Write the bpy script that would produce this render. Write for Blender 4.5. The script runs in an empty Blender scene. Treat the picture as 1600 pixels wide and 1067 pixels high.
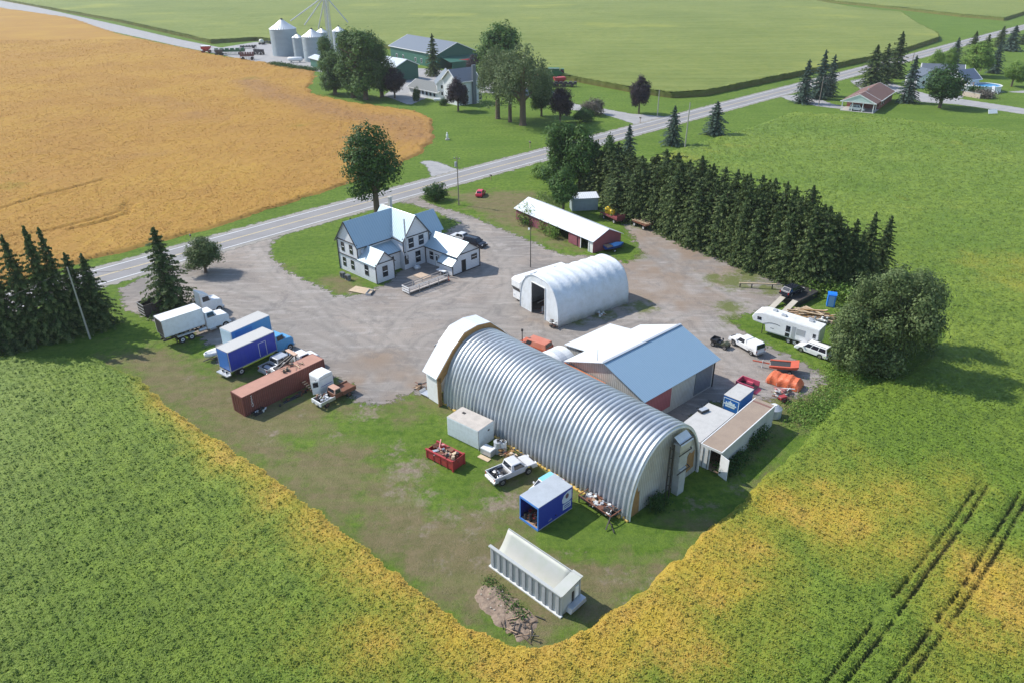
import bpy, bmesh, math, random
import numpy as np
from mathutils import Vector, Matrix
C = bpy.data.collections.new('scene'); bpy.context.scene.collection.children.link(C)
S = bpy.context.scene
# ---------------------------------------------------------------- camera, sky, sun, exposure
FPX, PITCH, ROLL, CH = 1150.0, 0.4881051, -0.0094705, 49.781
cd = bpy.data.cameras.new('camera'); cam = bpy.data.objects.new('camera', cd); C.objects.link(cam)
cd.sensor_width = 36; cd.lens = 36 * FPX / 1600; cd.clip_start = .5; cd.clip_end = 6000
cam.matrix_world = Matrix.Translation((0, 0, CH)) @ Matrix.Rotation(math.pi/2 - PITCH, 4, 'X') @ Matrix.Rotation(ROLL, 4, 'Z')
S.camera = cam
SUN_AZ, SUN_EL = math.radians(156), math.radians(44)      # direction towards the sun, from +x anticlockwise
w = bpy.data.worlds.new('World'); S.world = w; w.use_nodes = True
nt = w.node_tree; sky = nt.nodes.new('ShaderNodeTexSky'); sky.sky_type = 'NISHITA'; sky.sun_disc = False
sky.sun_elevation = SUN_EL; sky.sun_rotation = math.pi/2 - SUN_AZ; sky.altitude = 100; sky.air_density = 1.2; sky.dust_density = .6; sky.ozone_density = 2
nt.links.new(sky.outputs[0], nt.nodes['Background'].inputs[0]); nt.nodes['Background'].inputs[1].default_value = .15
sl = bpy.data.lights.new('sun', 'SUN'); sl.energy = 4.0; sl.angle = math.radians(.5); sl.color = (1, .95, .86)
so = bpy.data.objects.new('sun', sl); C.objects.link(so)
sd = Vector((math.cos(SUN_AZ)*math.cos(SUN_EL), math.sin(SUN_AZ)*math.cos(SUN_EL), math.sin(SUN_EL)))
so.rotation_euler = sd.to_track_quat('Z', 'Y').to_euler(); so.location = (0, 0, 80)
S.view_settings.view_transform = 'Standard'; S.view_settings.look = 'None'; S.view_settings.exposure = .56; S.view_settings.gamma = 1
S.cycles.max_bounces = 5; S.cycles.transparent_max_bounces = 6

def G(px, py, z=0.0):
    "the point at height z that the survey photograph shows at px, py"
    a, b = px-800, py-533.5; c, s = math.cos(ROLL), math.sin(ROLL)
    X, Y = (c*a+s*b)/FPX, (-s*a+c*b)/FPX
    dy = math.cos(PITCH)-Y*math.sin(PITCH); dz = -math.sin(PITCH)-Y*math.cos(PITCH)
    t = (z-CH)/dz
    return Vector((X*t, dy*t, z))
def P(v):
    x, y, z = v[0], v[1], v[2]-CH
    d = y*math.cos(PITCH)-z*math.sin(PITCH); u = y*math.sin(PITCH)+z*math.cos(PITCH)
    X, Y = x/d*FPX, -u/d*FPX; c, s = math.cos(ROLL), math.sin(ROLL)
    return 800+c*X-s*Y, 533.5+s*X+c*Y
def HT(b, ty):
    g = G(*b); lo, hi = 0, 80
    for _ in range(30):
        m = (lo+hi)/2
        if P((g.x, g.y, m))[1] > ty: lo = m
        else: hi = m
    return m
def MPP(b):  # metres per pixel sideways at ground pixel b
    return (G(b[0]+1, b[1])-G(b[0], b[1])).length
def YAW(a, b, z=0):
    v = G(*b, z)-G(*a, z); return math.atan2(v.y, v.x)
def YW(a, b): return math.atan2(b[1]-a[1], b[0]-a[0])
D = math.radians
# ---------------------------------------------------------------- noise and distance fields (numpy)
def vnoise(x, y, sc, seed=0, octv=2):
    out = 0; amp = 1; tot = 0
    for o in range(octv):
        r = np.random.RandomState(seed*7+o); L = r.rand(256, 256)
        u, v = x/sc+37.3*o+500, y/sc+11.7*o+500
        i, j = np.floor(u).astype(int), np.floor(v).astype(int); f, g = u-i, v-j
        f = f*f*(3-2*f); g = g*g*(3-2*g); i0, i1, j0, j1 = i % 256, (i+1) % 256, j % 256, (j+1) % 256
        out = out+amp*((L[i0, j0]*(1-f)+L[i1, j0]*f)*(1-g)+(L[i0, j1]*(1-f)+L[i1, j1]*f)*g)
        tot += amp; amp *= .5; sc = sc/2.1
    return out/tot
def sdf(x, y, poly):
    "signed distance, positive inside"
    d = np.full(x.shape, 1e18); ins = np.zeros(x.shape, bool); n = len(poly)
    for i in range(n):
        ax, ay = poly[i][0], poly[i][1]; bx, by = poly[(i+1) % n][0], poly[(i+1) % n][1]
        ex, ey = bx-ax, by-ay; wx, wy = x-ax, y-ay
        t = np.clip((wx*ex+wy*ey)/(ex*ex+ey*ey+1e-12), 0, 1)
        d = np.minimum(d, (wx-ex*t)**2+(wy-ey*t)**2)
        c = ((ay > y) != (by > y)); 
        with np.errstate(divide='ignore', invalid='ignore'): ins ^= c & (x < (bx-ax)*(y-ay)/((by-ay) if by != ay else 1e-12)+ax)
    return np.where(ins, 1, -1)*np.sqrt(d)
def pdist(x, y, line):
    d = np.full(x.shape, 1e18)
    for i in range(len(line)-1):
        ax, ay = line[i][0], line[i][1]; ex, ey = line[i+1][0]-ax, line[i+1][1]-ay; wx, wy = x-ax, y-ay
        t = np.clip((wx*ex+wy*ey)/(ex*ex+ey*ey+1e-12), 0, 1); d = np.minimum(d, (wx-ex*t)**2+(wy-ey*t)**2)
    return np.sqrt(d)
def sm(x, a, b):
    t = np.clip((x-a)/(b-a), 0, 1); return t*t*(3-2*t)
# ---------------------------------------------------------------- materials
MATS = {}
class N:
    def __init__(s, name):
        s.m = bpy.data.materials.new(name); s.m.use_nodes = True; s.t = s.m.node_tree; s.b = s.t.nodes['Principled BSDF']; s.o = s.t.nodes['Material Output']
    def new(s, ty, **k):
        n = s.t.nodes.new('ShaderNode'+ty)
        for a, v in k.items():
            if a[0] == '_': n.inputs[a[1:]].default_value = v
            else: setattr(n, a, v)
        return n
    def ln(s, a, b): s.t.links.new(a, b)
    def pos(s): return s.new('NewGeometry').outputs['Position']
    def obj(s): return s.new('TexCoord').outputs['Object']
    def noise(s, scale, detail=4, vec=None, rough=.55, dist=0, map_=None):
        n = s.new('TexNoise', _Scale=scale, _Detail=detail, _Roughness=rough, _Distortion=dist)
        v = vec or s.pos()
        if map_:
            m = s.new('Mapping'); m.inputs['Scale'].default_value = map_[0]; m.inputs['Rotation'].default_value = (0, 0, map_[1]); s.ln(v, m.inputs[0]); v = m.outputs[0]
        s.ln(v, n.inputs['Vector']); return n.outputs['Fac']
    def rng(s, v, a, b, c=0, d=1):
        n = s.new('MapRange'); s.ln(v, n.inputs[0])
        for i, q in enumerate((a, b, c, d)): n.inputs[i+1].default_value = q
        return n.outputs[0]
    def mix(s, f, a, b, mode='MIX'):
        n = s.new('Mix', data_type='RGBA', blend_type=mode)
        for k, v in ((0, f), (6, a), (7, b)):
            if hasattr(v, 'links'): s.ln(v, n.inputs[k])
            else: n.inputs[k].default_value = v if k == 0 else (*v, 1)
        return n.outputs[2]
    def math(s, op, a, b=0):
        n = s.new('Math', operation=op)
        for k, v in ((0, a), (1, b)):
            if hasattr(v, 'links'): s.ln(v, n.inputs[k])
            else: n.inputs[k].default_value = v
        return n.outputs[0]
    def attr(s, name): return s.new('Attribute', attribute_name=name).outputs['Fac']
    def col(s, c): s.ln(c, s.b.inputs['Base Color'])
    def bump(s, h, d=.1, st=1):
        n = s.new('Bump', _Distance=d, _Strength=st); s.ln(h, n.inputs['Height']); s.ln(n.outputs[0], s.b.inputs['Normal'])
    def alpha(s, a):
        t = s.new('BsdfTransparent'); m = s.new('MixShader'); s.ln(a, m.inputs[0]); s.ln(t.outputs[0], m.inputs[1]); s.ln(s.b.outputs[0], m.inputs[2]); s.ln(m.outputs[0], s.o.inputs[0])
def paint(name, c, rough=.5, metal=0, dirt=.25, dc=None, sc=1.2, spec=.5, bump=0, bs=20):
    "painted or bare surface with dirt and fading"
    if name in MATS: return MATS[name]
    n = N(name); v = n.obj(); dc = dc or tuple(x*.45+.03 for x in c)
    f = n.rng(n.noise(sc, 6, v, .65), .42, .75, 0, dirt); f2 = n.rng(n.noise(sc*9, 4, v, .6), .5, .8, 0, dirt*.7)
    n.col(n.mix(f2, n.mix(f, c, dc), dc)); n.b.inputs['Roughness'].default_value = rough; n.b.inputs['Metallic'].default_value = metal; n.b.inputs['Specular IOR Level'].default_value = spec
    if bump: n.bump(n.noise(bs, 3, v), bump)
    MATS[name] = n.m; return n.m
def striped(name, c, c2, axis='X', pitch=.3, rough=.5, metal=0, dirt=.25, depth=.02, dc=None, duty=.5):
    "ribbed or boarded sheet: a bump and faint colour change every pitch metres along an object axis"
    if name in MATS: return MATS[name]
    n = N(name); v = n.obj(); sp = n.new('SeparateXYZ'); n.ln(v, sp.inputs[0])
    q = n.math('PINGPONG', sp.outputs[axis], pitch/2); h = n.rng(q, pitch*.5*duty*.7, pitch*.5*duty*1.2)
    dc = dc or tuple(x*.5 for x in c)
    f = n.rng(n.noise(.8, 6, v, .65), .42, .75, 0, dirt)
    n.col(n.mix(f, n.mix(h, c2, c), dc)); n.bump(h, depth, 1); n.b.inputs['Roughness'].default_value = rough; n.b.inputs['Metallic'].default_value = metal
    MATS[name] = n.m; return n.m
white = paint('white_paint', (.74, .74, .74), .35, dirt=.35, dc=(.46, .43, .38), sc=1.8)
dirtywhite = paint('dirty_white', (.66, .67, .66), .6, dirt=.5, dc=(.38, .35, .3))
silver = paint('silver_paint', (.48, .5, .53), .35, .35, .3, dc=(.3, .28, .25), sc=1.6)
glass = paint('dark_glass', (.015, .02, .028), .08, 0, .1, spec=.8)
rubber = paint('tyre_rubber', (.018, .018, .019), .85, 0, .4, dc=(.07, .06, .05))
blackp = paint('black_paint', (.02, .021, .025), .35)
darkmetal = paint('dark_metal', (.05, .05, .052), .6, .4, .5, dc=(.1, .07, .05))
chrome = paint('pale_metal', (.6, .6, .6), .35, .7, .3)
rust = paint('rusty_steel', (.2, .08, .045), .8, .2, .6, dc=(.08, .05, .04))
redp = paint('red_paint', (.36, .03, .035), .5, 0, .5, dc=(.2, .07, .05))
wood = paint('weathered_wood', (.36, .24, .15), .85, 0, .6, dc=(.2, .15, .11), sc=3)
paleplank = paint('pale_wood', (.55, .42, .28), .85, 0, .5, dc=(.32, .25, .18), sc=2)
lamp = paint('red_lens', (.35, .015, .01), .25); hlamp = paint('clear_lens', (.7, .72, .74), .15, .3, .05)
concrete = paint('concrete', (.42, .4, .37), .9, 0, .5, bump=.01)
# ---------------------------------------------------------------- meshes
class MB:
    def __init__(s): s.v = []; s.f = []; s.m = []; s.mats = []
    def mi(s, m):
        if m not in s.mats: s.mats.append(m)
        return s.mats.index(m)
    def add(s, vs, fs, m):
        o = len(s.v); s.v += [tuple(q) for q in vs]; i = s.mi(m)
        for f in fs: s.f.append(tuple(o+k for k in f)); s.m.append(i)
        return s
    def bx(s, x0, x1, y0, y1, z0, z1, m, T=None):
        vs = [(x, y, z) for z in (z0, z1) for y in (y0, y1) for x in (x0, x1)]
        if T is not None: vs = [T @ Vector(q) for q in vs]
        return s.add(vs, [(0, 2, 3, 1), (4, 5, 7, 6), (0, 1, 5, 4), (2, 6, 7, 3), (0, 4, 6, 2), (1, 3, 7, 5)], m)
    def bar(s, a, b, w, h, m, up=(0, 0, 1)):
        a, b = Vector(a), Vector(b); d = (b-a); L = d.length
        if L < 1e-6: return s
        d /= L; u = Vector(up)
        if abs(d.dot(u)) > .99: u = Vector((1, 0, 0))
        r = d.cross(u).normalized(); u = r.cross(d)
        vs = [p+r*i*w/2+u*j*h/2 for p in (a, b) for i, j in ((-1, -1), (1, -1), (1, 1), (-1, 1))]
        return s.add(vs, [(0, 1, 2, 3), (7, 6, 5, 4), (0, 4, 5, 1), (1, 5, 6, 2), (2, 6, 7, 3), (3, 7, 4, 0)], m)
    def cyl(s, a, b, r0, m, r1=None, n=14, cap=True):
        a, b = Vector(a), Vector(b); r1 = r0 if r1 is None else r1; d = (b-a).normalized()
        u = Vector((0, 0, 1)) if abs(d.z) < .9 else Vector((1, 0, 0)); r = d.cross(u).normalized(); u = r.cross(d)
        vs = [p+(r*math.cos(t)+u*math.sin(t))*q for p, q in ((a, r0), (b, r1)) for t in [2*math.pi*i/n for i in range(n)]]
        fs = [(i, (i+1) % n, n+(i+1) % n, n+i) for i in range(n)]
        if cap: fs += [tuple(range(n))[::-1], tuple(range(n, 2*n))]
        return s.add(vs, fs, m)
    def prism(s, pts, y0, y1, m, ax='y', cap=True):
        n = len(pts)
        g = {'y': lambda p, q: (p[0], q, p[1]), 'x': lambda p, q: (q, p[0], p[1]), 'z': lambda p, q: (p[0], p[1], q)}[ax]
        vs = [g(p, y0) for p in pts]+[g(p, y1) for p in pts]
        fs = [(i, (i+1) % n, n+(i+1) % n, n+i) for i in range(n)]
        if cap: fs += [tuple(range(n))[::-1], tuple(range(n, 2*n))]
        return s.add(vs, fs, m)
    def rings(s, R, m, cap=True, closed=True):
        n = len(R[0]); vs = [p for r in R for p in r]; fs = []
        for k in range(len(R)-1):
            for i in range(n if closed else n-1): fs.append((k*n+i, k*n+(i+1) % n, (k+1)*n+(i+1) % n, (k+1)*n+i))
        if cap and closed: fs += [tuple(range(n))[::-1], tuple((len(R)-1)*n+i for i in range(n))]
        return s.add(vs, fs, m)
    def quad(s, a, b, c, d, m): return s.add([a, b, c, d], [(0, 1, 2, 3)], m)
    def slab(s, a, b, c, d, th, m):
        "a quad given thickness below its own face"
        a, b, c, d = map(Vector, (a, b, c, d)); n = (b-a).cross(d-a).normalized()*th
        return s.add([a, b, c, d, a-n, b-n, c-n, d-n], [(0, 1, 2, 3), (7, 6, 5, 4), (0, 4, 5, 1), (1, 5, 6, 2), (2, 6, 7, 3), (3, 7, 4, 0)], m)
    def build(s, name, parent=None, smooth=False, bevel=0, loc=None, rz=None, label=None, fix=True):
        me = bpy.data.meshes.new(name); me.from_pydata(s.v, [], s.f)
        for m in s.mats: me.materials.append(m)
        me.polygons.foreach_set('material_index', s.m)
        if fix:
            b = bmesh.new(); b.from_mesh(me); bmesh.ops.recalc_face_normals(b, faces=b.faces); b.to_mesh(me); b.free()
        if smooth: me.polygons.foreach_set('use_smooth', [True]*len(me.polygons))
        o = bpy.data.objects.new(name, me); C.objects.link(o)
        if parent: o.parent = parent
        if loc is not None: o.location = loc
        if rz is not None: o.rotation_euler = (0, 0, rz)
        if bevel:
            q = o.modifiers.new('bevel', 'BEVEL'); q.width = bevel; q.segments = 2; q.limit_method = 'ANGLE'; q.angle_limit = D(35)
        if label: o['label'] = label
        return o
def thing(name, label, cat, loc=(0, 0, 0), rz=0, group=None):
    o = bpy.data.objects.new(name, None); C.objects.link(o); o.location = loc; o.rotation_euler = (0, 0, rz); o.empty_display_size = .5
    o['label'] = label; o['category'] = cat
    if group: o['group'] = group
    return o
def tag(o, label, cat, group=None):
    o['label'] = label; o['category'] = cat
    if group: o['group'] = group
    return o
def dup(root, loc, rz=None, label=None, scale=None):
    r = root.copy(); C.objects.link(r); r.location = loc
    if rz is not None: r.rotation_euler = (0, 0, rz)
    if scale is not None: r.scale = scale if hasattr(scale, '__len__') else (scale,)*3
    if label: r['label'] = label
    for ch in list(root.children):
        c = ch.copy(); C.objects.link(c); c.parent = r
        for g in ch.children:
            d = g.copy(); C.objects.link(d); d.parent = c
    return r
def npmesh(name, V, F, mat, attrs=None, parent=None, smooth=False, mats=None, mi=None):
    "V (n,3), F (m,4) arrays"
    me = bpy.data.meshes.new(name); me.vertices.add(len(V)); me.vertices.foreach_set('co', np.asarray(V, np.float32).ravel())
    k = F.shape[1]; me.loops.add(F.size); me.loops.foreach_set('vertex_index', F.astype(np.int32).ravel())
    me.polygons.add(len(F)); me.polygons.foreach_set('loop_start', np.arange(0, F.size, k, dtype=np.int32))
    for a, v in (attrs or {}).items():
        at = me.attributes.new(a, 'FLOAT', 'POINT'); at.data.foreach_set('value', np.asarray(v, np.float32))
    for m in (mats or [mat]): me.materials.append(m)
    if mi is not None: me.polygons.foreach_set('material_index', mi.astype(np.int32))
    if smooth: me.polygons.foreach_set('use_smooth', np.ones(len(F), bool))
    me.update(calc_edges=True); me.validate()
    o = bpy.data.objects.new(name, me); C.objects.link(o)
    if parent: o.parent = parent
    return o
def textmesh(body, size, m, name, parent, T, ext=.004, font=None):
    cu = bpy.data.curves.new(name, 'FONT'); cu.body = body; cu.size = size; cu.extrude = ext; cu.align_x = 'CENTER'; cu.align_y = 'CENTER'
    t = bpy.data.objects.new('tmp', cu); C.objects.link(t); dg = bpy.context.evaluated_depsgraph_get(); dg.update()
    me = bpy.data.meshes.new_from_object(t.evaluated_get(dg)); bpy.data.objects.remove(t); me.materials.clear(); me.materials.append(m)
    o = bpy.data.objects.new(name, me); C.objects.link(o); o.parent = parent; o.matrix_local = T; return o
# ================================================================ ground, road, fields
def px(pts): return [tuple(G(*p)[:2]) for p in pts]
SOY = px([(-300,1250),(-300,700),(-60,575),(0,559),(60,560),(157,562),(180,575),(215,590),(250,625),(300,662),(345,692),(400,728),(450,765),(510,808),(560,845),(600,880),(640,912),(688,951),(732,983),(767,998),(805,1008),(847,1011),(895,992),(927,973),(1000,922),(1050,880),(1096,838),(1147,799),(1176,760),(1215,730),(1251,700),(1293,642),(1340,608),(1400,590),(1450,560),(1480,520),(1440,470),(1380,440),(1290,420),(1200,393),(1100,360),(1010,318),(965,285),(985,262),(1025,245),(1100,222),(1175,200),(1237,177),(1300,180),(1327,179),(1434,191),(1600,210),(2000,250),(2100,700),(1950,1250)])
ORANGE = px([(-700,70),(0,13),(105,28),(186,55),(280,75),(342,88),(430,101),(490,112),(492,125),(482,137),(487,147),(542,160),(592,167),(650,175),(668,184),(677,191),(677,208),(673,224),(657,240),(621,259),(590,272),(556,285),(500,302),(444,322),(400,335),(300,366),(163,401),(0,450),(-700,660)])
CORN1 = px([(-900,-30),(0,1),(190,36),(280,57),(330,69),(400,64),(470,72),(600,76),(720,100),(800,118),(887,126),(985,145),(1050,154),(1100,151),(1175,135),(1247,120),(1353,97),(1410,83),(1465,65),(1464,58),(1431,41),(1406,23),(1337,17),(1265,3),(1235,-6),(1150,-30),(800,-42),(0,-42),(-900,-42)])
CORN2 = px([(1269,2),(1340,9),(1406,16),(1500,27),(1569,33),(1600,23),(1900,-20),(1600,-38),(1300,-38),(1150,-25)])
GRAVEL = px([(188,452),(194,483),(225,492),(262,512),(300,520),(335,545),(338,566),(362,560),(420,545),(480,566),(545,600),(556,628),(600,632),(640,615),(680,610),(720,600),(1000,705),(1120,625),(1230,622),(1262,614),(1290,597),(1279,580),(1240,560),(1197,540),(1152,512),(1144,498),(1185,485),(1225,470),(1230,445),(1190,428),(1133,400),(1080,382),(1033,360),(1000,345),(975,352),(992,376),(1003,396),(977,413),(954,401),(900,400),(878,399),(833,379),(780,356.5),(725,335),(680,322),(659,313),(656,303),(700,289),(600,313),(646,320),(683,332),(719,349),(700,361),(660,385),(630,420),(600,445),(560,462),(527,463),(499,448),(451,426),(424,402),(424,382),(440,366),(500,345),(380,376),(250,420)])
# the four small bays of other surface
def gy(pts): return px(pts)
ENTR = gy([(657,253),(674,251),(690,256),(716,266),(700,274),(674,276),(668,262)])
FARMYARD = gy([(-300,-15),(0,-1),(186,40),(280,62),(345,75),(400,66),(470,74),(600,90),(640,106),(720,112),(735,122),(700,140),(640,165),(600,150),(640,116),(560,112),(500,113),(420,103),(345,86),(280,73),(186,52),(0,12),(-300,2)])
FARMDRIVE = gy([(745,128),(840,130),(897,163),(940,170),(985,178),(1045,183),(1000,200),(985,192),(930,175),(880,172),(820,150),(745,145)])
DRV_R = gy([(1215,150),(1262,148),(1300,163),(1325,168),(1368,170),(1366,160),(1335,155),(1324,172),(1280,167),(1235,158)])
DRV_S = gy([(1328,127),(1360,120),(1400,133),(1450,148),(1480,152),(1600,142),(1700,150),(1700,157),(1600,146),(1520,141),(1500,155),(1600,170),(1720,178),(1720,196),(1600,179),(1498,164),(1440,160),(1395,142),(1345,140)])
XR = lambda a, b, s: np.arange(a, b, s)
def yspace(y0, y1, s0, g):
    out = [y0]
    while out[-1] < y1: out.append(out[-1]+s0*max(1, (out[-1]/60)**g))
    return np.array(out)
def grid(xs, ys, keep=None, fn=None):
    X, Y = np.meshgrid(xs, ys); idx = np.arange(X.size).reshape(X.shape)
    F = np.stack([idx[:-1, :-1], idx[:-1, 1:], idx[1:, 1:], idx[1:, :-1]], -1).reshape(-1, 4)
    return X.ravel(), Y.ravel(), F
def compact(V, F, A, keepv):
    F = F[keepv[F].any(1)]; used = np.zeros(len(V), bool); used[F.ravel()] = True; mp = np.cumsum(used)-1
    return V[used], mp[F], {k: a[used] for k, a in A.items()}
# --- material of the mown ground
n = N('mown_grass'); p = n.pos()
g1 = n.mix(n.rng(n.noise(.09, 4), .35, .65), (.1, .165, .022), (.14, .21, .03)); g1 = n.mix(n.rng(n.noise(1.1, 5, rough=.7), .4, .65), g1, (.06, .115, .016))
dry = n.mix(n.rng(n.noise(.7, 5, rough=.7), .35, .7), (.2, .158, .088), (.125, .122, .05))
f = n.rng(n.math('ADD', n.attr('dry'), n.rng(n.noise(.33, 6, rough=.7), .3, .7, -.36, .36)), .18, .62)
c = n.mix(f, g1, dry)
bare = n.mix(n.rng(n.noise(2.5, 5, rough=.7), .35, .65), (.19, .145, .105), (.3, .245, .185))
f = n.rng(n.math('ADD', n.attr('bare'), n.rng(n.noise(.8, 6, rough=.75), .3, .7, -.5, .5)), .36, .8); c = n.mix(f, c, bare)
st = n.noise(1, 3, map_=((.04, .75, 1), .75)); c = n.mix(n.rng(st, .45, .6, 0, .22), c, (.16, .22, .05))
c = n.mix(n.rng(n.noise(5, 4, rough=.8), .5, .75, 0, .5), c, (.045, .075, .014))
n.col(c); n.b.inputs['Roughness'].default_value = .95; n.b.inputs['Specular IOR Level'].default_value = .1; n.bump(n.noise(3.5, 6, rough=.8), .25, .8); GRASSM = n.m
xs = np.concatenate([np.arange(-1500, -120, 20.), np.arange(-120, 120, 1.), np.arange(120, 1500, 20.)]); ys = np.concatenate([np.arange(-60, 30, 6.), np.arange(30, 230, 1.), np.arange(230, 2600, 20.)])
X, Y, F = grid(xs, ys)
DRY = [px(q) for q in ([(150,560),(260,540),(330,590),(560,640),(640,660),(560,780),(560,845),(450,765),(250,625)], [(560,845),(560,700),(700,780),(900,850),(1000,880),(1090,800),(1200,740),(1170,790),(1000,930),(860,1010),(760,1000)], [(700,300),(830,300),(900,395),(780,350)], [(600,640),(680,640),(760,790),(600,760)])]
d = np.maximum(np.max([sm(sdf(X, Y, q), -5, 5) for q in DRY], 0)*.8, (.5)*sm(sdf(X, Y, px([(150,540),(600,600),(1260,560),(1340,600),(1000,960),(850,1020),(600,900)])), -4, 6))
GREENB = [(640,690,4),(720,690,5),(560,670,4),(900,835,3.5),(800,960,2),(1085,765,5),(1005,835,2.5),(930,805,3.5),(470,690,3),(700,760,4)]
for gx, gyy, r in GREENB: q = G(gx, gyy); d = d-.55*np.exp(-((X-q.x)**2+(Y-q.y)**2)/r**2)
for gx, gyy, r in [(527,440,4),(440,420,2.5),(545,452,2)]: q = G(gx, gyy); d = d+.55*np.exp(-((X-q.x)**2+(Y-q.y)**2)/r**2)
d = np.maximum(d, 0); bareS = np.zeros_like(X)
for gx, gyy, r, a in [(640,735,3.2,.75),(660,780,2.4,.6),(620,700,2,.5),(655,830,1.4,.7),(770,790,1.6,.9),(800,780,1.6,.9),(745,805,1.5,.6),(420,680,1.8,.6),(740,830,1.8,.5),(575,645,2.2,.75),(990,940,1.6,.6),(1015,915,1.5,.6),(1260,612,2.5,.7),(1190,545,2,.3),(335,560,1.6,.6),(1150,430,2.6,.3),(560,455,2,.9),(590,458,1.6,.9),(1170,440,3,.35),(700,810,2,.55),(620,770,2.2,.6),(880,880,2,.45),(760,880,2,.5),(690,880,2,.4),(530,680,2,.45),(470,650,1.6,.4),(360,620,2,.35),(300,590,2,.35),(960,900,2,.5),(1090,790,2.5,.5),(1150,760,2,.5)]:
    q = G(gx, gyy); bareS = np.maximum(bareS, a*np.exp(-((X-q.x)**2+(Y-q.y)**2)/r**2))
V = np.stack([X, Y, np.zeros_like(X)], 1)
o = npmesh('ground', V, F, GRASSM, {'dry': d, 'bare': bareS}); o['kind'] = 'structure'
# --- sheets with ragged edges
def sheet(name, polys, z, step, mat, feather=1.5, extra=None, kind='structure'):
    P_ = [q for pl in polys for q in pl]; x0, x1 = min(q[0] for q in P_)-3, max(q[0] for q in P_)+3; y0, y1 = min(q[1] for q in P_)-3, max(q[1] for q in P_)+3
    X, Y, F = grid(np.arange(x0, x1, step), np.arange(y0, y1, step)); s = np.max([sdf(X, Y, q) for q in polys], 0)
    A = {'sd': s}; 
    if extra: A.update(extra(X, Y))
    V = np.stack([X, Y, np.full_like(X, z)], 1); V, F, A = compact(V, F, A, s > -feather)
    o = npmesh(name, V, F, mat, A); o['kind'] = kind; return o
def edge(n, scale=.8, amp=1.6, soft=.35, bias=0):
    e = n.math('ADD', n.attr('sd'), n.rng(n.noise(scale, 6, rough=.7), .25, .75, -amp, amp)); return n.rng(e, -soft+bias, soft+bias)
n = N('yard_gravel')
c = n.mix(n.rng(n.noise(.07, 5, rough=.6, dist=.6), .38, .62), (.285, .24, .205), (.195, .175, .16))
tr = n.noise(1, 4, dist=2.2, rough=.6, map_=((.09, .5, 1), .75)); c = n.mix(n.rng(tr, .5, .66, 0, .55), c, (.4, .37, .345))
tr = n.noise(1, 4, dist=2.5, rough=.6, map_=((.5, .1, 1), -.9)); c = n.mix(n.rng(tr, .55, .7, 0, .4), c, (.2, .18, .17))
c = n.mix(n.rng(n.attr('worn'), 0, 1, 0, .4), c, (.36, .33, .3)); c = n.mix(n.rng(n.attr('rut'), 0, 1, 0, .42), c, (.16, .145, .13)); c = n.mix(n.rng(n.noise(.5, 6, rough=.75), .54, .7, 0, .6), c, (.16, .145, .135)); c = n.mix(n.attr('mud'), c, (.24, .175, .125))
c = n.mix(n.rng(n.noise(.22, 7, rough=.75, dist=1.2), .52, .62, 0, .5), c, (.15, .138, .13)); c = n.mix(n.rng(n.noise(7, 5, rough=.8), .5, .75, 0, .6), c, (.13, .125, .12)); c = n.mix(n.rng(n.noise(11, 3, rough=.8), .6, .8, 0, .6), c, (.48, .46, .43))
wd = n.rng(n.math('ADD', n.attr('weed'), n.rng(n.noise(.6, 6, rough=.75), .3, .7, -.5, .5)), .35, .8, 0, .9); c = n.mix(wd, c, (.11, .13, .035)); n.col(c)
n.b.inputs['Roughness'].default_value = .95; n.b.inputs['Specular IOR Level'].default_value = .2; n.bump(n.noise(4, 6, rough=.8), .12, .8); n.alpha(edge(n)); GRAVM = n.m
def mud(X, Y):
    m = np.zeros_like(X); wd = np.zeros_like(X)
    for gx, gyy, rx in [(1080,400,10),(1030,420,9),(1130,408,7),(1180,425,5),(1010,370,5),(960,450,5),(1040,470,8),(1090,440,8),(1000,400,7),(620,600,5),(590,560,4),(850,500,3),(560,600,3),(1000,440,6)]:
        q = G(gx, gyy); m = np.maximum(m, .85*np.exp(-((X-q.x)**2+(Y-q.y)**2)/rx**2))
    m *= sm(vnoise(X, Y, 3, 5), .25, .7)
    for gx, gyy, rx in [(1145,440,4.5),(1170,430,4),(1120,436,3),(1200,452,3),(1140,480,3),(1150,500,3),(1000,480,3),(940,490,2.5),(1010,352,4),(990,400,3),(900,500,2.5)]:
        q = G(gx, gyy); wd = np.maximum(wd, np.exp(-((X-q.x)**2+(Y-q.y)**2)/rx**2))
    tr = np.zeros_like(X); wn = np.zeros_like(X)
    for pl in WHEELT:
        dd = pdist(X, Y, smooth_line(px(pl))); k_ = sm(vnoise(X, Y, 2.2, len(pl)+17), .25, .6); tr = np.maximum(tr, k_*np.exp(-((dd-.85)/.3)**2)); wn = np.maximum(wn, np.exp(-(dd/2.6)**2))
    return {'mud': m, 'weed': wd*.9, 'rut': tr, 'worn': wn}
WHEELT = [[(270,440),(340,440),(430,470),(540,520),(640,570)], [(400,385),(430,430),(500,480),(620,500),(740,480),(830,500),(930,545)], [(420,372),(470,450),(560,560),(600,600)], [(690,335),(770,380),(800,440),(770,500),(690,520)], [(640,590),(650,530),(740,505),(900,520),(1010,500),(1070,440),(1050,400),(1000,370)], [(1030,520),(1080,490),(1100,520),(1150,570),(1200,600)], [(980,380),(1040,430),(1090,480),(1130,520),(1190,560)], [(300,460),(420,500),(520,540),(600,580)], [(1180,480),(1120,460),(1070,410),(1010,385)], [(560,590),(600,540),(640,480),(720,460),(790,400)], [(450,400),(520,470),(640,540),(660,600)]]
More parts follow.
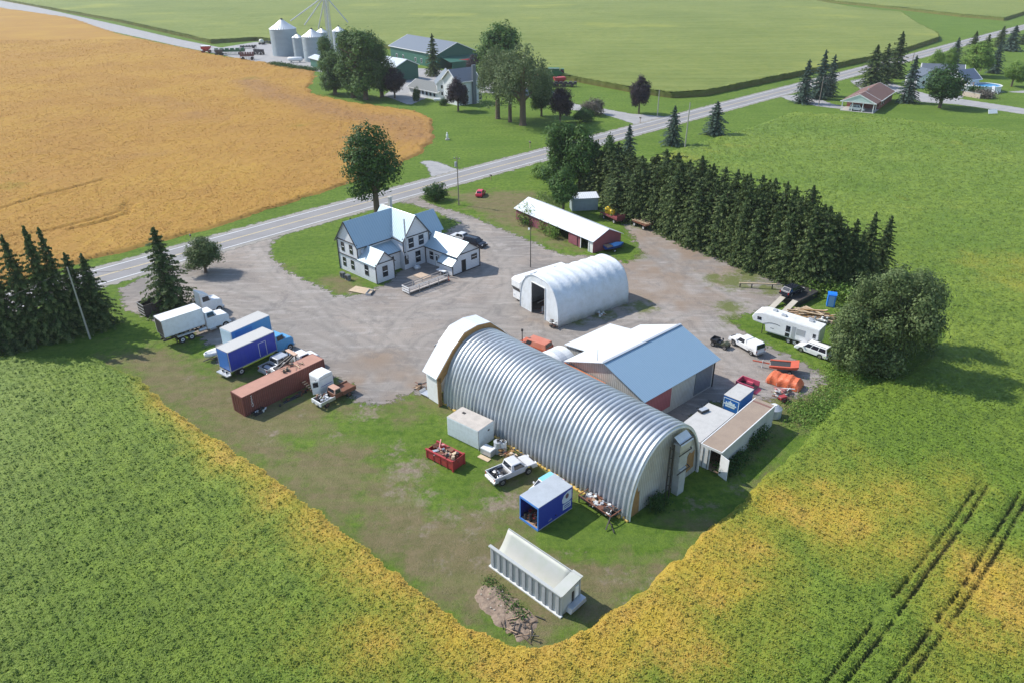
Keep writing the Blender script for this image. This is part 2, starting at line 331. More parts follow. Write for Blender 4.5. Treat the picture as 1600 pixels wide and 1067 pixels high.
def smooth_line(p_):
    p_ = np.array(p_)
    for _ in range(3):
        q = np.empty((2*len(p_)-2+0, 2)); q[0::2] = p_[:-1]*.75+p_[1:]*.25; q[1::2] = p_[:-1]*.25+p_[1:]*.75; p_ = np.vstack([p_[:1], q, p_[-1:]])
    return [tuple(v) for v in p_]
sheet('gravel_yard', [GRAVEL], .014, .35, GRAVM, extra=mud)
n = N('driveway_gravel'); c = n.mix(n.rng(n.noise(.3, 5, rough=.7), .35, .65), (.25, .245, .25), (.33, .32, .31)); n.col(n.mix(n.rng(n.noise(3, 4), .5, .75, 0, .4), c, (.17, .165, .16)))
n.b.inputs['Roughness'].default_value = .95; n.alpha(edge(n, .4, .8, .3)); DRVM = n.m
sheet('farm_lane', [FARMYARD], .014, 1.6, DRVM); sheet('driveway', [FARMDRIVE, ENTR, DRV_R, DRV_S], .014, 1.0, DRVM)
# --- county road: asphalt, shoulders, painted lines, swept along one centre line
far_ = [(0,468),(180,419),(256.5,398),(345.7,368.7),(444.5,340),(500,324.8),(668.7,277),(820,242.4),(930,212),(1040,184),(1090,170),(1175,146),(1242,130),(1348,105.5),(1441,80.6),(1540.6,55.6),(1600,39)]
near_ = [(0,497),(180,443.6),(347,391),(521,340),(584,319.8),(657,299.5),(744.6,274.2),(820,254.5),(1000,214),(1100,187.5),(1132,180),(1242,148),(1348,119),(1600,51)]
fw, nw = [G(*q) for q in far_], [G(*q) for q in near_]
def resamp(pts, ts, order=4):
    a = np.array([(q.x, q.y) for q in pts]); return a
fa, na = resamp(fw, 0), resamp(nw, 0); pf = np.polyfit(fa[:, 0], fa[:, 1], 3); pn = np.polyfit(na[:, 0], na[:, 1], 3)
cx = np.linspace(-160, 620, 300)
fy = np.interp(cx, fa[:, 0], fa[:, 1]); 
pc = np.polyfit(np.concatenate([fa[:, 0], na[:, 0]]), np.concatenate([fa[:, 1], na[:, 1]]), 4)
cy = np.polyval(pc, cx)
sl_ = (fa[-1, 1]-fa[-3, 1])/(fa[-1, 0]-fa[-3, 0]); x1_ = fa[-1, 0]; m_ = cx > x1_; cy[m_] = np.polyval(pc, x1_)+np.polyval(np.polyder(pc), x1_)*(cx[m_]-x1_)
x0_ = fa[0, 0]; m_ = cx < x0_; cy[m_] = np.polyval(pc, x0_)+np.polyval(np.polyder(pc), x0_)*(cx[m_]-x0_)
tx, ty = np.gradient(cx), np.gradient(cy); L_ = np.hypot(tx, ty); nx_, ny_ = -ty/L_, tx/L_
def strip(name, o0, o1, z, mat, nsub=1, attrs=False, parent=None):
    os_ = np.linspace(o0, o1, nsub+1); V = np.concatenate([np.stack([cx+nx_*q, cy+ny_*q, np.full_like(cx, z)], 1) for q in os_]); k = len(cx)
    F = np.concatenate([np.stack([np.arange(k-1)+j*k, np.arange(1, k)+j*k, np.arange(1, k)+(j+1)*k, np.arange(k-1)+(j+1)*k], 1)[:, ::-1] for j in range(nsub)])
    A = {'sd': np.concatenate([np.full_like(cx, min(q-o0, o1-q)) for q in os_])} if attrs else None
    if A: A['sd'] = A['sd']-.9
    o = npmesh(name, V, F, mat, A, parent); o['kind'] = 'structure'; return o
print('road width world', [round(float(np.interp(q, fa[:,0], fa[:,1])-np.interp(q, na[:,0], na[:,1])),1) for q in (-60,-20,20,80,150)])
n = N('asphalt'); c = n.mix(n.rng(n.noise(.15, 4), .3, .7), (.21, .2, .2), (.26, .25, .25)); c = n.mix(n.rng(n.noise(9, 4, rough=.8), .45, .75, 0, .4), c, (.13, .125, .12)); c = n.mix(n.rng(n.noise(1, 3, map_=((.05, .9, 1), .8)), .5, .65, 0, .35), c, (.17, .165, .165)); n.col(c); n.b.inputs['Roughness'].default_value = .85; ASPH = n.m
n = N('road_shoulder'); c = n.mix(n.rng(n.noise(.5, 5), .3, .7), (.3, .275, .24), (.22, .21, .19)); n.col(c); n.b.inputs['Roughness'].default_value = .95; n.alpha(edge(n, .7, .9, .3)); SHOU = n.m
n = N('white_line'); n.col(n.mix(n.rng(n.noise(2.5, 5, rough=.7), .5, .7, 0, .5), (.75, .75, .74), (.35, .35, .34))); WL = n.m
n = N('yellow_line'); n.col(n.mix(n.rng(n.noise(2.5, 5, rough=.7), .45, .7, 0, .7), (.62, .47, .2), (.3, .27, .22))); YL = n.m
strip('road_shoulder', -6.2, 6.2, .02, SHOU, 8, True); strip('road', -4.1, 4.1, .03, ASPH, 2)
strip('road_edge_line', 3.42, 3.6, .036, WL); strip('road_edge_line', -3.6, -3.42, .036, WL)
strip('road_centre_line', .07, .2, .036, YL); strip('road_centre_line', -.2, -.07, .036, YL)
# --- crops: leafy canopies with real height
def leaves(pts, size, rs, up=.75, asp=.7, tint=None, bias=None):
    "random leaf quads at pts (n,3)"
    n = len(pts); nrm = rs.normal(size=(n, 3)); nrm[:, 2] = np.abs(nrm[:, 2])+up if bias is None else nrm[:, 2]; nrm = nrm if bias is None else nrm*.55+bias; nrm /= np.linalg.norm(nrm, axis=1)[:, None]
    a = rs.normal(size=(n, 3)); u = np.cross(nrm, a); u /= np.linalg.norm(u, axis=1)[:, None]; v = np.cross(nrm, u)
    s = size*rs.uniform(.6, 1.4, n)[:, None]; u = u*s; v = v*s*asp
    V = np.stack([pts-u, pts-v*.9, pts+u, pts+v*.9], 1).reshape(-1, 3); F = np.arange(4*n).reshape(-1, 4)
    T = np.repeat(rs.rand(n) if tint is None else tint, 4); return V, F, T
def merge(parts):
    Vs, Fs, As, o = [], [], {}, 0
    for V, F, A in parts:
        Vs.append(V); Fs.append(F+o); o += len(V)
        for k, a in A.items(): As.setdefault(k, []).append(a)
    return np.concatenate(Vs), np.concatenate(Fs), {k: np.concatenate(v) for k, v in As.items()}
YEL = [(600,1000,5,.8),(800,1040,5,1),(860,1040,4,1),(940,1010,5,1.1),(1010,970,5,1.1),(1050,1010,5,.9),(1100,900,6,.9),(1160,850,5,.85),(1230,800,5,.9),(1300,810,6,.95),(1290,745,4,.5),(1330,870,4,.6),(1380,790,6,.7),(1400,860,5,.7),(1480,760,6,.45),(1560,930,6,1),(1590,970,4,1),(1540,1000,4,.8),(1350,720,5,.4),(1270,690,4,.2),(1170,960,6,.5),(1150,1040,6,.4),(480,1000,4,.4),(400,880,4,.3),(1300,970,5,.3),(1570,420,9,.5),(1590,450,7,.5),(1300,230,14,.25),(1150,235,10,.35),(1060,250,8,.45),(1500,230,14,.25),(1330,185,12,.3),(1450,330,10,.25),(1480,1050,4,.5)]
TRK = [px(q) for q in ([(1527,762),(1480,830),(1425,900),(1365,975),(1310,1045),(1280,1085)], [(1541,766),(1500,830),(1447,900),(1395,975),(1340,1045),(1305,1090)], [(1592,775),(1555,835),(1507,915),(1455,985),(1405,1050),(1375,1090)], [(1606,780),(1572,840),(1528,915),(1480,985),(1430,1050),(1398,1095)])]
EDGE_L = px([(185,578),(215,590),(250,625),(300,662),(345,692),(400,728),(450,765),(510,808),(560,845),(600,880),(640,912),(688,951),(732,983),(767,998),(805,1008),(847,1011),(895,992),(927,973),(1000,922),(1050,880),(1096,838)])
def yellow(X, Y):
    q0, q1 = G(185, 578), G(760, 1000); t_ = np.clip(((X-q0.x)*(q1.x-q0.x)+(Y-q0.y)*(q1.y-q0.y))/((q1.x-q0.x)**2+(q1.y-q0.y)**2), 0, 1)
    v = 1.05*sm(t_, -.25, .3)*np.exp(-(pdist(X, Y, EDGE_L)/(1.2+5.5*t_+1.5*vnoise(X, Y, 5, 91)))**2)
    for a, b, r, s in YEL: q = G(a, b); v = np.maximum(v, 1.12*s*np.exp(-((X-q.x)**2+(Y-q.y)**2)/(r*1.3)**2))
    return v
n = N('soybean_leaves'); t = n.attr('tint'); yy = n.attr('yel')
f = n.rng(n.math('ADD', yy, n.math('ADD', n.rng(n.noise(.16, 6, rough=.7), .25, .75, -.3, .3), n.math('ADD', n.rng(n.noise(2.6, 4, rough=.8), .25, .75, -.16, .16), n.rng(t, 0, 1, -.12, .12)))), .26, 1.12)
g = n.mix(n.rng(n.noise(.05, 4), .35, .65), (.2, .31, .03), (.29, .385, .05)); g = n.mix(n.attr('pale'), g, (.33, .42, .13)); g = n.mix(n.rng(n.noise(.8, 5, rough=.7), .4, .7), g, (.13, .21, .025))
yg = n.mix(n.rng(f, .05, .55), g, (.37, .37, .045)); c = n.mix(n.rng(f, .5, .95), yg, n.mix(n.rng(n.noise(.3, 4), .35, .65), (.66, .43, .085), (.62, .46, .06)))
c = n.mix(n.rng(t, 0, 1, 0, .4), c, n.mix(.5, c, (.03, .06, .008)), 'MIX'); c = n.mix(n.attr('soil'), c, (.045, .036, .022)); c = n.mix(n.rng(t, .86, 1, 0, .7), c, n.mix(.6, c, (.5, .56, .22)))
n.col(c); n.b.inputs['Roughness'].default_value = .6; n.b.inputs['Specular IOR Level'].default_value = .3
n.bump(n.noise(3, 5, rough=.8), .2, 1)
def transl(n, c, f):
    tb_ = n.new('BsdfTranslucent'); n.ln(c, tb_.inputs[0]); m = n.new('MixShader'); m.inputs[0].default_value = f; n.ln(n.b.outputs[0], m.inputs[1]); n.ln(tb_.outputs[0], m.inputs[2]); n.ln(m.outputs[0], n.o.inputs[0])
transl(n, c, .25); SOYM = n.m
# near and right-hand soybean field
xs = np.arange(-130, 330, .7); ys = yspace(26, 300, .34, 1.0)
xs = np.concatenate([np.arange(-130, -62, .9), np.arange(-62, 75, .36), np.arange(75, 330, 1.1)])
X, Y, F = grid(xs, ys); s = sdf(X, Y, SOY)+(vnoise(X, Y, 1.3, 3)-.5)*1.0
tk = np.min([pdist(X, Y, q) for q in TRK], 0)
top = .62+.3*(vnoise(X, Y, 1.0, 4)-.5)+.3*(vnoise(X, Y, .5, 8)-.5); rows = .1*np.sin((X*.72+Y*.69)*2*math.pi/.76)
Z = (top+rows*(Y < 110))*sm(s, -.1, .9)-.05; Z = Z*(1-.92*(1-sm(tk, .08, .34))*sm(vnoise(X, Y, 1.5, 61), .1, .4)*sm(200-Y*1.9, 0, 40)); soil = .75*(1-sm(Z, .05, .3))*(tk < .6)  # wheel gaps mixed dark: bare soil plus shade between plants put into colour
Ye = yellow(X, Y); pale = sm(-X*.8-Y*.35, 10, 45)*.8
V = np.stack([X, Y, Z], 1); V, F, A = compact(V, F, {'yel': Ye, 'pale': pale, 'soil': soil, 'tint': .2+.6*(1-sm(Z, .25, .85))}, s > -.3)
rs = np.random.RandomState(5); nl = 1300000
ly = 30+rs.rand(nl)**2.0*250; lx = rs.uniform(-1, 1, nl)*(ly*.8+22)
ls = sdf(lx, ly, SOY)+(vnoise(lx, ly, 1.3, 3)-.5)*1.0; ltk = np.min([pdist(lx, ly, q) for q in TRK], 0); inview = True
k = (ls > .15) & (ltk > .2) & inview; lx, ly, ls = lx[k], ly[k], ls[k]
lz = (.62+.3*(vnoise(lx, ly, 1.0, 4)-.5)+.3*(vnoise(lx, ly, .5, 8)-.5)+.1*np.sin((lx*.72+ly*.69)*2*math.pi/.76))*sm(ls, -.1, .9)-.05+rs.uniform(-.06, .12, len(lx))
LV, LF, LT = leaves(np.stack([lx, ly, lz], 1), .06+.055*(ly[:, None]/90), rs, 2.0)
V, F, A = merge([(V, F, A), (LV, LF, {'yel': np.repeat(yellow(lx, ly), 4), 'pale': np.repeat(sm(-lx*.8-ly*.35, 10, 45)*.8, 4), 'soil': np.zeros(len(LV)), 'tint': LT*.95})])
print('soy', len(V)); o = npmesh('soybean_field', V, F, SOYM, A); o['kind'] = 'stuff'; o['label'] = 'green and yellowing soybean crop wrapped round the yard'; 
# ripe field beyond the road
n = N('ripe_crop'); c = n.mix(n.rng(n.noise(.05, 5, dist=.5), .35, .65), (.5, .3, .07), (.45, .26, .075)); c = n.mix(n.rng(n.noise(.02, 4), .5, .62, 0, .6), c, (.55, .35, .08))
c = n.mix(n.rng(n.math('ADD', n.attr('band'), n.rng(n.noise(.08, 5, rough=.7), .25, .75, -.3, .3)), .2, .9, 0, .75), c, (.34, .2, .12)); c = n.mix(n.math('MULTIPLY', n.attr('ring'), .5), c, (.36, .2, .1)); dr = n.noise(1, 2, map_=((1.1, .03, 1), .52)); c = n.mix(n.rng(dr, .45, .6, 0, .3), c, (.42, .24, .09)); c = n.mix(n.rng(n.noise(.6, 6, rough=.75), .4, .7, 0, .8), c, (.48, .26, .08)); c = n.mix(n.rng(n.math('ADD', n.attr('grn'), n.rng(n.noise(.06, 5, rough=.7), .25, .75, -.4, .4)), .5, .8, 0, .6), c, (.2, .21, .04))
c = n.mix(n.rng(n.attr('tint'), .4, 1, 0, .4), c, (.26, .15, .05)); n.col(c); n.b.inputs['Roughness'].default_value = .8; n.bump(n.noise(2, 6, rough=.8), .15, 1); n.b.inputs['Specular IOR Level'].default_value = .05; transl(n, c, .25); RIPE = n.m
xs = np.concatenate([np.arange(-700, -170, 3.), np.arange(-170, -15, .55)]); ys = np.concatenate([np.arange(95, 330, .7), np.arange(330, 900, 3.)])
X, Y, F = grid(xs, ys); s = sdf(X, Y, ORANGE)+(vnoise(X, Y, 3, 13)-.5)*3
TR2 = [px(q) for q in ([(0,375),(80,363),(150,345),(190,332),(198,320)], [(0,330),(60,310),(140,290),(160,284)], [(110,362),(160,350),(200,336),(205,322)])]
tk = np.min([pdist(X, Y, q) for q in TR2], 0)
Z = (.55+.32*(vnoise(X, Y, 1.4, 14)-.5)+.15*(vnoise(X, Y, 14, 15)-.5))*sm(s, 0, .9)*(1-.8*(1-sm(tk, .3, .8)))-.05
def bandring(X, Y):
    s0_ = sdf(X, Y, ORANGE); band = np.zeros_like(X)
    for pl, w_, a_ in (([(390,128),(430,150),(480,162),(560,185),(620,190),(650,215)], 9, .9), ([(440,100),(480,115)], 5, .5), ([(150,140),(260,160),(330,190)], 10, .4), ([(60,240),(180,250),(300,235)], 6, .3)): band = np.maximum(band, a_*np.exp(-(pdist(X, Y, px(pl))/w_)**2))
    qe = G(676, 200); ring = (np.sin(s0_*2*np.pi/3.2)*.5+.5)*np.exp(-((X-qe.x)**2+(Y-qe.y)**2)/45**2)*(s0_ < 30); return band, ring
band, ring = bandring(X, Y); grn = np.zeros_like(X)
for a, b, r, v in [(395,125,10,.7),(420,130,9,.5),(470,200,8,.6),(30,290,8,.7),(15,275,6,.6),(630,200,6,.5),(600,190,5,.4),(90,300,12,.3),(300,70,12,.4),(500,180,8,.3),(370,205,6,.5)]: q = G(a, b); grn = np.maximum(grn, v*np.exp(-((X-q.x)**2+(Y-q.y)**2)/(r*1.3)**2))
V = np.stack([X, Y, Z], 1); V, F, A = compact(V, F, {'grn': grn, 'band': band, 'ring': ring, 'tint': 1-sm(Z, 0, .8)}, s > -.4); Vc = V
nl = 260000; ly = 100+rs.rand(nl)**1.6*420; lx = -rs.rand(nl)*(ly*.8+15); ls = sdf(lx, ly, ORANGE); k = (ls > .4); lx, ly = lx[k], ly[k]
LV, LF, LT = leaves(np.stack([lx, ly, .5+.32*(vnoise(lx, ly, 1.4, 14)-.5)+rs.uniform(0, .1, len(lx))], 1), .09+.09*(ly[:, None]/200), rs, 2.5)
V, F, A = merge([(V, F, A), (LV, LF, {'grn': np.zeros(len(LV)), 'band': np.repeat(bandring(lx, ly)[0], 4), 'ring': np.repeat(bandring(lx, ly)[1], 4), 'tint': LT*.6})])
o = npmesh('ripe_field', V, F, RIPE, A); o['kind'] = 'stuff'; o['label'] = 'ripe golden brown crop beyond the road'
# corn
n = N('corn_leaves'); c = n.mix(n.rng(n.noise(.012, 5, dist=.5), .35, .65), (.15, .18, .04), (.2, .225, .055)); c = n.mix(n.rng(n.noise(.3, 5, rough=.7), .42, .7, 0, .75), c, (.11, .16, .035))
c = n.mix(n.rng(n.noise(1, 3, map_=((.02, .35, 1), .35)), .45, .6, 0, .35), c, (.24, .28, .09)); c = n.mix(n.rng(n.noise(.01, 3), .58, .7, 0, .5), c, (.3, .31, .06))
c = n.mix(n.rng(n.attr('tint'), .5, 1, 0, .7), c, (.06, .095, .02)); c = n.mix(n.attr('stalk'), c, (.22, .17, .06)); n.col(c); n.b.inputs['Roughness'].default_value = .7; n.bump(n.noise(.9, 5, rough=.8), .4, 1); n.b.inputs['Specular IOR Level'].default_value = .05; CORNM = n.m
def corn(name, poly, x0, x1, y0, y1, st, label, seed, wall):
    X, Y, F = grid(np.arange(x0, x1, st), yspace(y0, y1, st*.3, .9)); s = sdf(X, Y, poly); e_ = .05
    gx_, gy_ = (sdf(X+e_, Y, poly)-s)/e_, (sdf(X, Y+e_, poly)-s)/e_; out = (s < 0) & (s > -4*st)
    X2, Y2 = np.where(out, X-gx_*s, X), np.where(out, Y-gy_*s, Y)
    Z = 2.3+.6*(vnoise(X, Y, 2.2, seed)-.5)+.5*(vnoise(X, Y, 12, seed+1)-.5)
    V = np.stack([X2, Y2, Z], 1); V, F, A = compact(V, F, {'tint': .15+.5*vnoise(X, Y, 2.5, seed+2), 'stalk': np.zeros_like(X)}, s > 0)
    ax_, ay_ = [], []
    for i in range(wall[0], wall[1]):
        a, b = np.array(poly[i]), np.array(poly[(i+1) % len(poly)]); k = max(1, int(np.linalg.norm(b-a)/1.2)); q = a+(b-a)*np.linspace(0, 1, k, endpoint=False)[:, None]; ax_ += list(q[:, 0]); ay_ += list(q[:, 1])
    ax_, ay_ = np.array(ax_), np.array(ay_); k = len(ax_); rw_ = np.random.RandomState(seed+5); jx, jy = rw_.normal(size=k)*.25, rw_.normal(size=k)*.25
    WV = np.concatenate([np.stack([ax_+jx*.4, ay_+jy*.4, np.full(k, -.05)], 1), np.stack([ax_+jx, ay_+jy, 2.15+rw_.uniform(-.3, .35, k)], 1)]); WF = np.stack([np.arange(k-1), np.arange(1, k), np.arange(1, k)+k, np.arange(k-1)+k], 1)
    V, F, A = merge([(V, F, A), (WV, WF, {'tint': np.concatenate([np.full(k, 1.), np.full(k, .7)]), 'stalk': np.concatenate([np.full(k, .6), np.zeros(k)])})])  # shade of the field edge put into the wall's dark tint; brown is stalk
    r = np.random.RandomState(seed); pts = []
    for i in range(wall[0], wall[1]):
        a, b = np.array(poly[i]), np.array(poly[(i+1) % len(poly)]); L = np.linalg.norm(b-a); k = int(L*9)
        if L > 400: continue
        t = r.rand(k)[:, None]; q = a+(b-a)*t+r.normal(size=(k, 2))*.3; pts.append(np.column_stack([q, r.uniform(.1, 2.7, k)]))
    pts = np.concatenate(pts); LV, LF, LT = leaves(pts, .24, r, -.6, .35)
    hh = np.repeat(pts[:, 2], 4)
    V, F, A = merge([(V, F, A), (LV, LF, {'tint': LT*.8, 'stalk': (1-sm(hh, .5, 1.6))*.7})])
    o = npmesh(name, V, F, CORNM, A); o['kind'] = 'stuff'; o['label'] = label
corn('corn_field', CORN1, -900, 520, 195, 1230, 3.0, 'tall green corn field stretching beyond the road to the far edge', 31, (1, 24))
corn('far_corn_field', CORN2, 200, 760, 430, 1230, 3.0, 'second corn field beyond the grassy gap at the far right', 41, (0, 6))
# ================================================================ buildings of the yard
galv = paint('galvanised_steel', (.52, .55, .58), .5, .6, .5, dc=(.3, .3, .3), sc=.35)
roofm = striped('white_metal_roof', (.66, .69, .72), (.55, .58, .62), 'X', .45, .4, 0, .18, .03, dc=(.45, .47, .48), duty=.3)
roofy = striped('ribbed_metal_roof', (.66, .69, .72), (.55, .58, .62), 'Y', .45, .4, 0, .18, .03, dc=(.45, .47, .48), duty=.3)
sideX = striped('white_board_siding', (.62, .63, .66), (.5, .51, .54), 'Z', .28, .6, 0, .2, .012, duty=.25)
tinX = striped('old_ribbed_sheet', (.5, .5, .47), (.36, .36, .35), 'X', .3, .6, .2, .55, .03, dc=(.3, .26, .2))
tinY = striped('old_ribbed_sheet_end', (.5, .5, .47), (.36, .36, .35), 'Y', .3, .6, .2, .55, .03, dc=(.3, .26, .2))
darktrim = paint('dark_trim', (.035, .028, .03), .6)
osb = paint('bare_brown_board', (.3, .17, .06), .9, 0, .6, dc=(.14, .08, .04), sc=2)
foam = paint('yellow_foam', (.62, .42, .1), .9, 0, .6, dc=(.3, .2, .08), sc=4, bump=.05)
tarpw = paint('white_tarp', (.64, .67, .7), .45, 0, .5, dc=(.42, .42, .38), sc=.7, bump=.06, bs=2.5)
rustroof = paint('rusty_sheet_roof', (.55, .16, .04), .7, 0, .6, dc=(.3, .12, .06), sc=2)
maroon = striped('maroon_siding', (.26, .08, .1), (.2, .06, .08), 'Y', .3, .8, 0, .4, .015)
maroonx = striped('maroon_siding_front', (.34, .1, .11), (.25, .075, .085), 'X', .3, .8, 0, .5, .015)
asphshing = paint('grey_shingles', (.1, .105, .11), .9, 0, .4, bump=.03)
shw = paint('interior_shade', (.02, .018, .016), .95)  # near-black fill: shade inside openings given as a colour
def B(name, label, cat, b, group=None):
    "thing whose local x runs along its length, y across, from a base corner"
    return thing(name, label, cat, (b[0], b[1], b[6] if len(b) > 6 else 0), D(b[2]), group)
def gable_roof(mb, x0, x1, y0, y1, ze, zr, over, th, m, axis='x'):
    ym = (y0+y1)/2; k = (zr-ze)/(ym-y0); ya, yb = y0-over, y1+over; za = ze-over*k
    if axis == 'x':
        mb.slab((x0, ya, za+th), (x1, ya, za+th), (x1, ym, zr+th), (x0, ym, zr+th), th, m); mb.slab((x0, ym, zr+th), (x1, ym, zr+th), (x1, yb, za+th), (x0, yb, za+th), th, m)
    else:
        mb.slab((ya, x1, za+th), (ya, x0, za+th), (ym, x0, zr+th), (ym, x1, zr+th), th, m); mb.slab((ym, x1, zr+th), (ym, x0, zr+th), (yb, x0, za+th), (yb, x1, za+th), th, m)
def win(parent, T, w, h, name='window', fr=None, gl=None, dep=.05, bars=True):
    "window in local frame T: x along the wall, z up, +y outwards"
    m = MB(); f = fr or darktrim; t = .09
    for a in ((-w/2-t, w/2+t, -t, 0), (-w/2-t, w/2+t, h, h+t), (-w/2-t, -w/2, 0, h), (w/2, w/2+t, 0, h)): m.bx(a[0], a[1], 0, dep, a[2], a[3], f, T)
    o = m.build(name, parent); g = MB(); g.bx(-w/2, w/2, 0, dep*.4, 0, h, gl or glass, T); g.build('pane', o)
    if bars: s_ = MB(); s_.bx(-w/2, w/2, dep*.42, dep*.8, h*.46, h*.54, white, T); s_.build('sash', o)
    return o
def wallT(x, y, z, ang): return Matrix.Translation((x, y, z)) @ Matrix.Rotation(ang, 4, 'Z')
# ---------------- arched steel hut
qh = B('arched_steel_hut', 'long silver arched hut of ribbed steel with a boarded gable end', 'hut', (19.8, 63.5, 132.4)); QL, QW, QH = 29.65, 11.4, 8.0
def arch(t, w=QW, h=QH, k=.93):
    c, s = math.cos(t), math.sin(t); return (w/2-w/2*(abs(c)**k)*(1 if c > 0 else -1), h*(abs(s)**k))
per = QL/48; xs_ = []
for i in range(48):
    for a, hh in ((0, 0), (.1, .24), (.34, .24), (.62, 0)): xs_.append(((i+a)*per, hh))
xs_.append((QL, 0)); nT = 44; V = []; F = []
for x, hh in xs_:
    for j in range(nT+1):
        t = math.pi*j/nT; y, z = arch(t); V.append((x, y-hh*math.cos(t)*1, z+hh*math.sin(t)))
for i in range(len(xs_)-1):
    for j in range(nT): a = i*(nT+1)+j; F.append((a, a+1, a+nT+2, a+nT+1))
mb = MB(); mb.add(V, F, galv); sh = mb.build('arch_roof', qh, fix=False)
q = sh.modifiers.new('solid', 'SOLIDIFY'); q.thickness = .03; q.offset = -1
mb = MB(); N_ = 40
pts = [arch(math.pi*j/N_, QW-.1, QH-.06) for j in range(N_+1)]
mb.prism([(p_[0]+.05, p_[1]) for p_ in pts], .25, .33, tinY, 'x'); mb.build('end_wall', qh); mb = MB(); mb.prism([(p_[0]+.05, p_[1]) for p_ in pts], QL-.3, QL-.22, tinY, 'x'); mb.build('end_wall', qh)
mb = MB()   # bare board where sheets are missing, right and left of the end
mb.prism([(9.7, .02), (11.25, .02), (11.2, 1.6), (11.0, 2.9), (10.7, 3.7), (10.45, 3.2), (10.2, 3.4), (10.0, 2.6), (9.8, 2.8)], .2, .246, osb, 'x'); mb.build('bare_boards', qh); mb = MB(); mb.prism([(.55, .9), (2.4, .6), (2.5, 2.4), (2.2, 2.9), (1.9, 2.6), (1.5, 3.2), (1.1, 2.9), (.62, 3.1)], .2, .246, osb, 'x'); mb.build('bare_boards', qh)
mb = MB(); rr = random.Random(3)
for k in range(64):
    x = k*QL/64+rr.uniform(-.1, .1); mb.bx(x, x+rr.uniform(.3, .5), QW+.02, QW+rr.uniform(.25, .5), 0, rr.uniform(.1, .3), foam, None)
mb.bx(0, QL, QW-.05, QW+.2, 0, .12, concrete); mb.bx(0, QL, -.2, .05, 0, .12, concrete); mb.build('base_foam', qh, bevel=.05)
mb = MB()   # pale rim round the end arch
for j in range(N_):
    a, b = arch(math.pi*j/N_, QW+.2, QH+.1), arch(math.pi*(j+1)/N_, QW+.2, QH+.1); c_, d_ = arch(math.pi*j/N_, QW-.1, QH-.1), arch(math.pi*(j+1)/N_, QW-.1, QH-.1)
    for (xa, xb) in ((-.12, .06),):
        vs = [(xa, a[0]-.12, a[1]), (xa, b[0]-.12, b[1]), (xa, d_[0]+.05, d_[1]), (xa, c_[0]+.05, c_[1])]; vs += [(xb, *q_[1:]) for q_ in vs]; mb.add(vs, [(0, 1, 2, 3), (7, 6, 5, 4), (0, 4, 5, 1), (2, 6, 7, 3)], dirtywhite)
mb.build('end_rim', qh)
# dust collector box standing against the end wall
tw = thing('dust_collector', 'tall dented white metal box tower with black pipes against the hut end', 'machine', tuple(qh.matrix_basis @ Vector((0, 0, 0))), D(132.4))
tw.location = Vector((19.8, 63.5, 0)); mb = MB(); dcm = paint('dull_grey_sheet', (.4, .42, .42), .6, .1, .6, dc=(.2, .2, .18)); mb.bx(-1.0, -.16, 3.8, 4.9, 0, 3.3, dcm); mb.bx(-.85, -.16, 3.6, 5.0, 3.302, 5.6, dcm); mb.build('lower_box', tw, bevel=.06)
mb = MB(); mb.bx(-1.0, -.16, 3.5, 5.3, 5.62, 6.5, silver); mb.slab((-1.15, 3.4, 6.55), (-1.15, 5.4, 6.55), (-.16, 5.4, 7.2), (-.16, 3.4, 7.2), .06, dirtywhite); mb.build('hood', tw, bevel=.04)
mb = MB()
for z in (3.1, 5.4, 6.8): mb.bar((-1.08, 3.4, z), (-1.08, 5.5, z), .08, .08, darkmetal); mb.bar((-1.08, 3.4, z), (-.2, 3.1, z), .08, .08, darkmetal)
for y in (5.7, 6.3): mb.cyl((-.5, y, 0), (-.5, y, 6.6), .09, darkmetal, n=8)
for z in (1.5, 2.6, 3.7, 4.9, 6): mb.bar((-.5, 5.55, z), (-.5, 6.4, z+.5), .07, .07, darkmetal)
mb.build('pipework', tw)
# porch at the far end
pr = MB(); 
prof_o = [(-1.0, 3.9), (1.8, 6.9), (3.7, 8.6), (5.77, 8.9), (7.9, 8.6), (9.8, 7.0), (12.5, 3.9)]; prof_i = [(-.75, 3.75), (2.0, 6.6), (3.8, 8.25), (5.77, 8.55), (7.8, 8.25), (9.6, 6.7), (12.25, 3.75)]
pc_ = thing('gambrel_porch', 'white metal gambrel porch framed in bare brown timber over the hut doorway', 'porch', (19.8, 63.5, 0), D(132.4))
for a in range(6):
    pr.slab((QL-.3, prof_o[a+1][0], prof_o[a+1][1]), (QL-.3, prof_o[a][0], prof_o[a][1]), (QL+2.5, prof_o[a][0], prof_o[a][1]), (QL+2.5, prof_o[a+1][0], prof_o[a+1][1]), -.07, roofm)
pr.build('roof', pc_)
mb = MB()
for a in range(6):
    o0, o1, i0, i1 = prof_o[a], prof_o[a+1], (prof_i[a][0]+(.35 if a < 3 else -.35 if a > 3 else 0), prof_i[a][1]-.55), (prof_i[a+1][0]+(.35 if a < 2 else -.35 if a > 2 else 0), prof_i[a+1][1]-.55)
    vs = [(QL-.42, *o0), (QL-.42, *o1), (QL-.42, *i1), (QL-.42, *i0), (QL-.31, *o0), (QL-.31, *o1), (QL-.31, *i1), (QL-.31, *i0)]
    mb.add(vs, [(0, 1, 2, 3), (7, 6, 5, 4), (0, 4, 5, 1), (2, 6, 7, 3)], osb)
mb.bx(QL-.42, QL-.31, 11.9, 12.45, 0, 4.0, osb); mb.bx(QL-.42, QL-.31, -.9, -.4, 0, 4.0, osb); mb.build('timber_frame', pc_)
mb = MB(); mb.bx(QL-.2, QL+2.2, 12.1, 12.2, .1, 3.75, white); mb.build('side_wall', pc_); mb = MB(); mb.bx(QL-.2, QL+2.2, -.75, -.65, .1, 3.75, white); mb.build('side_wall', pc_)
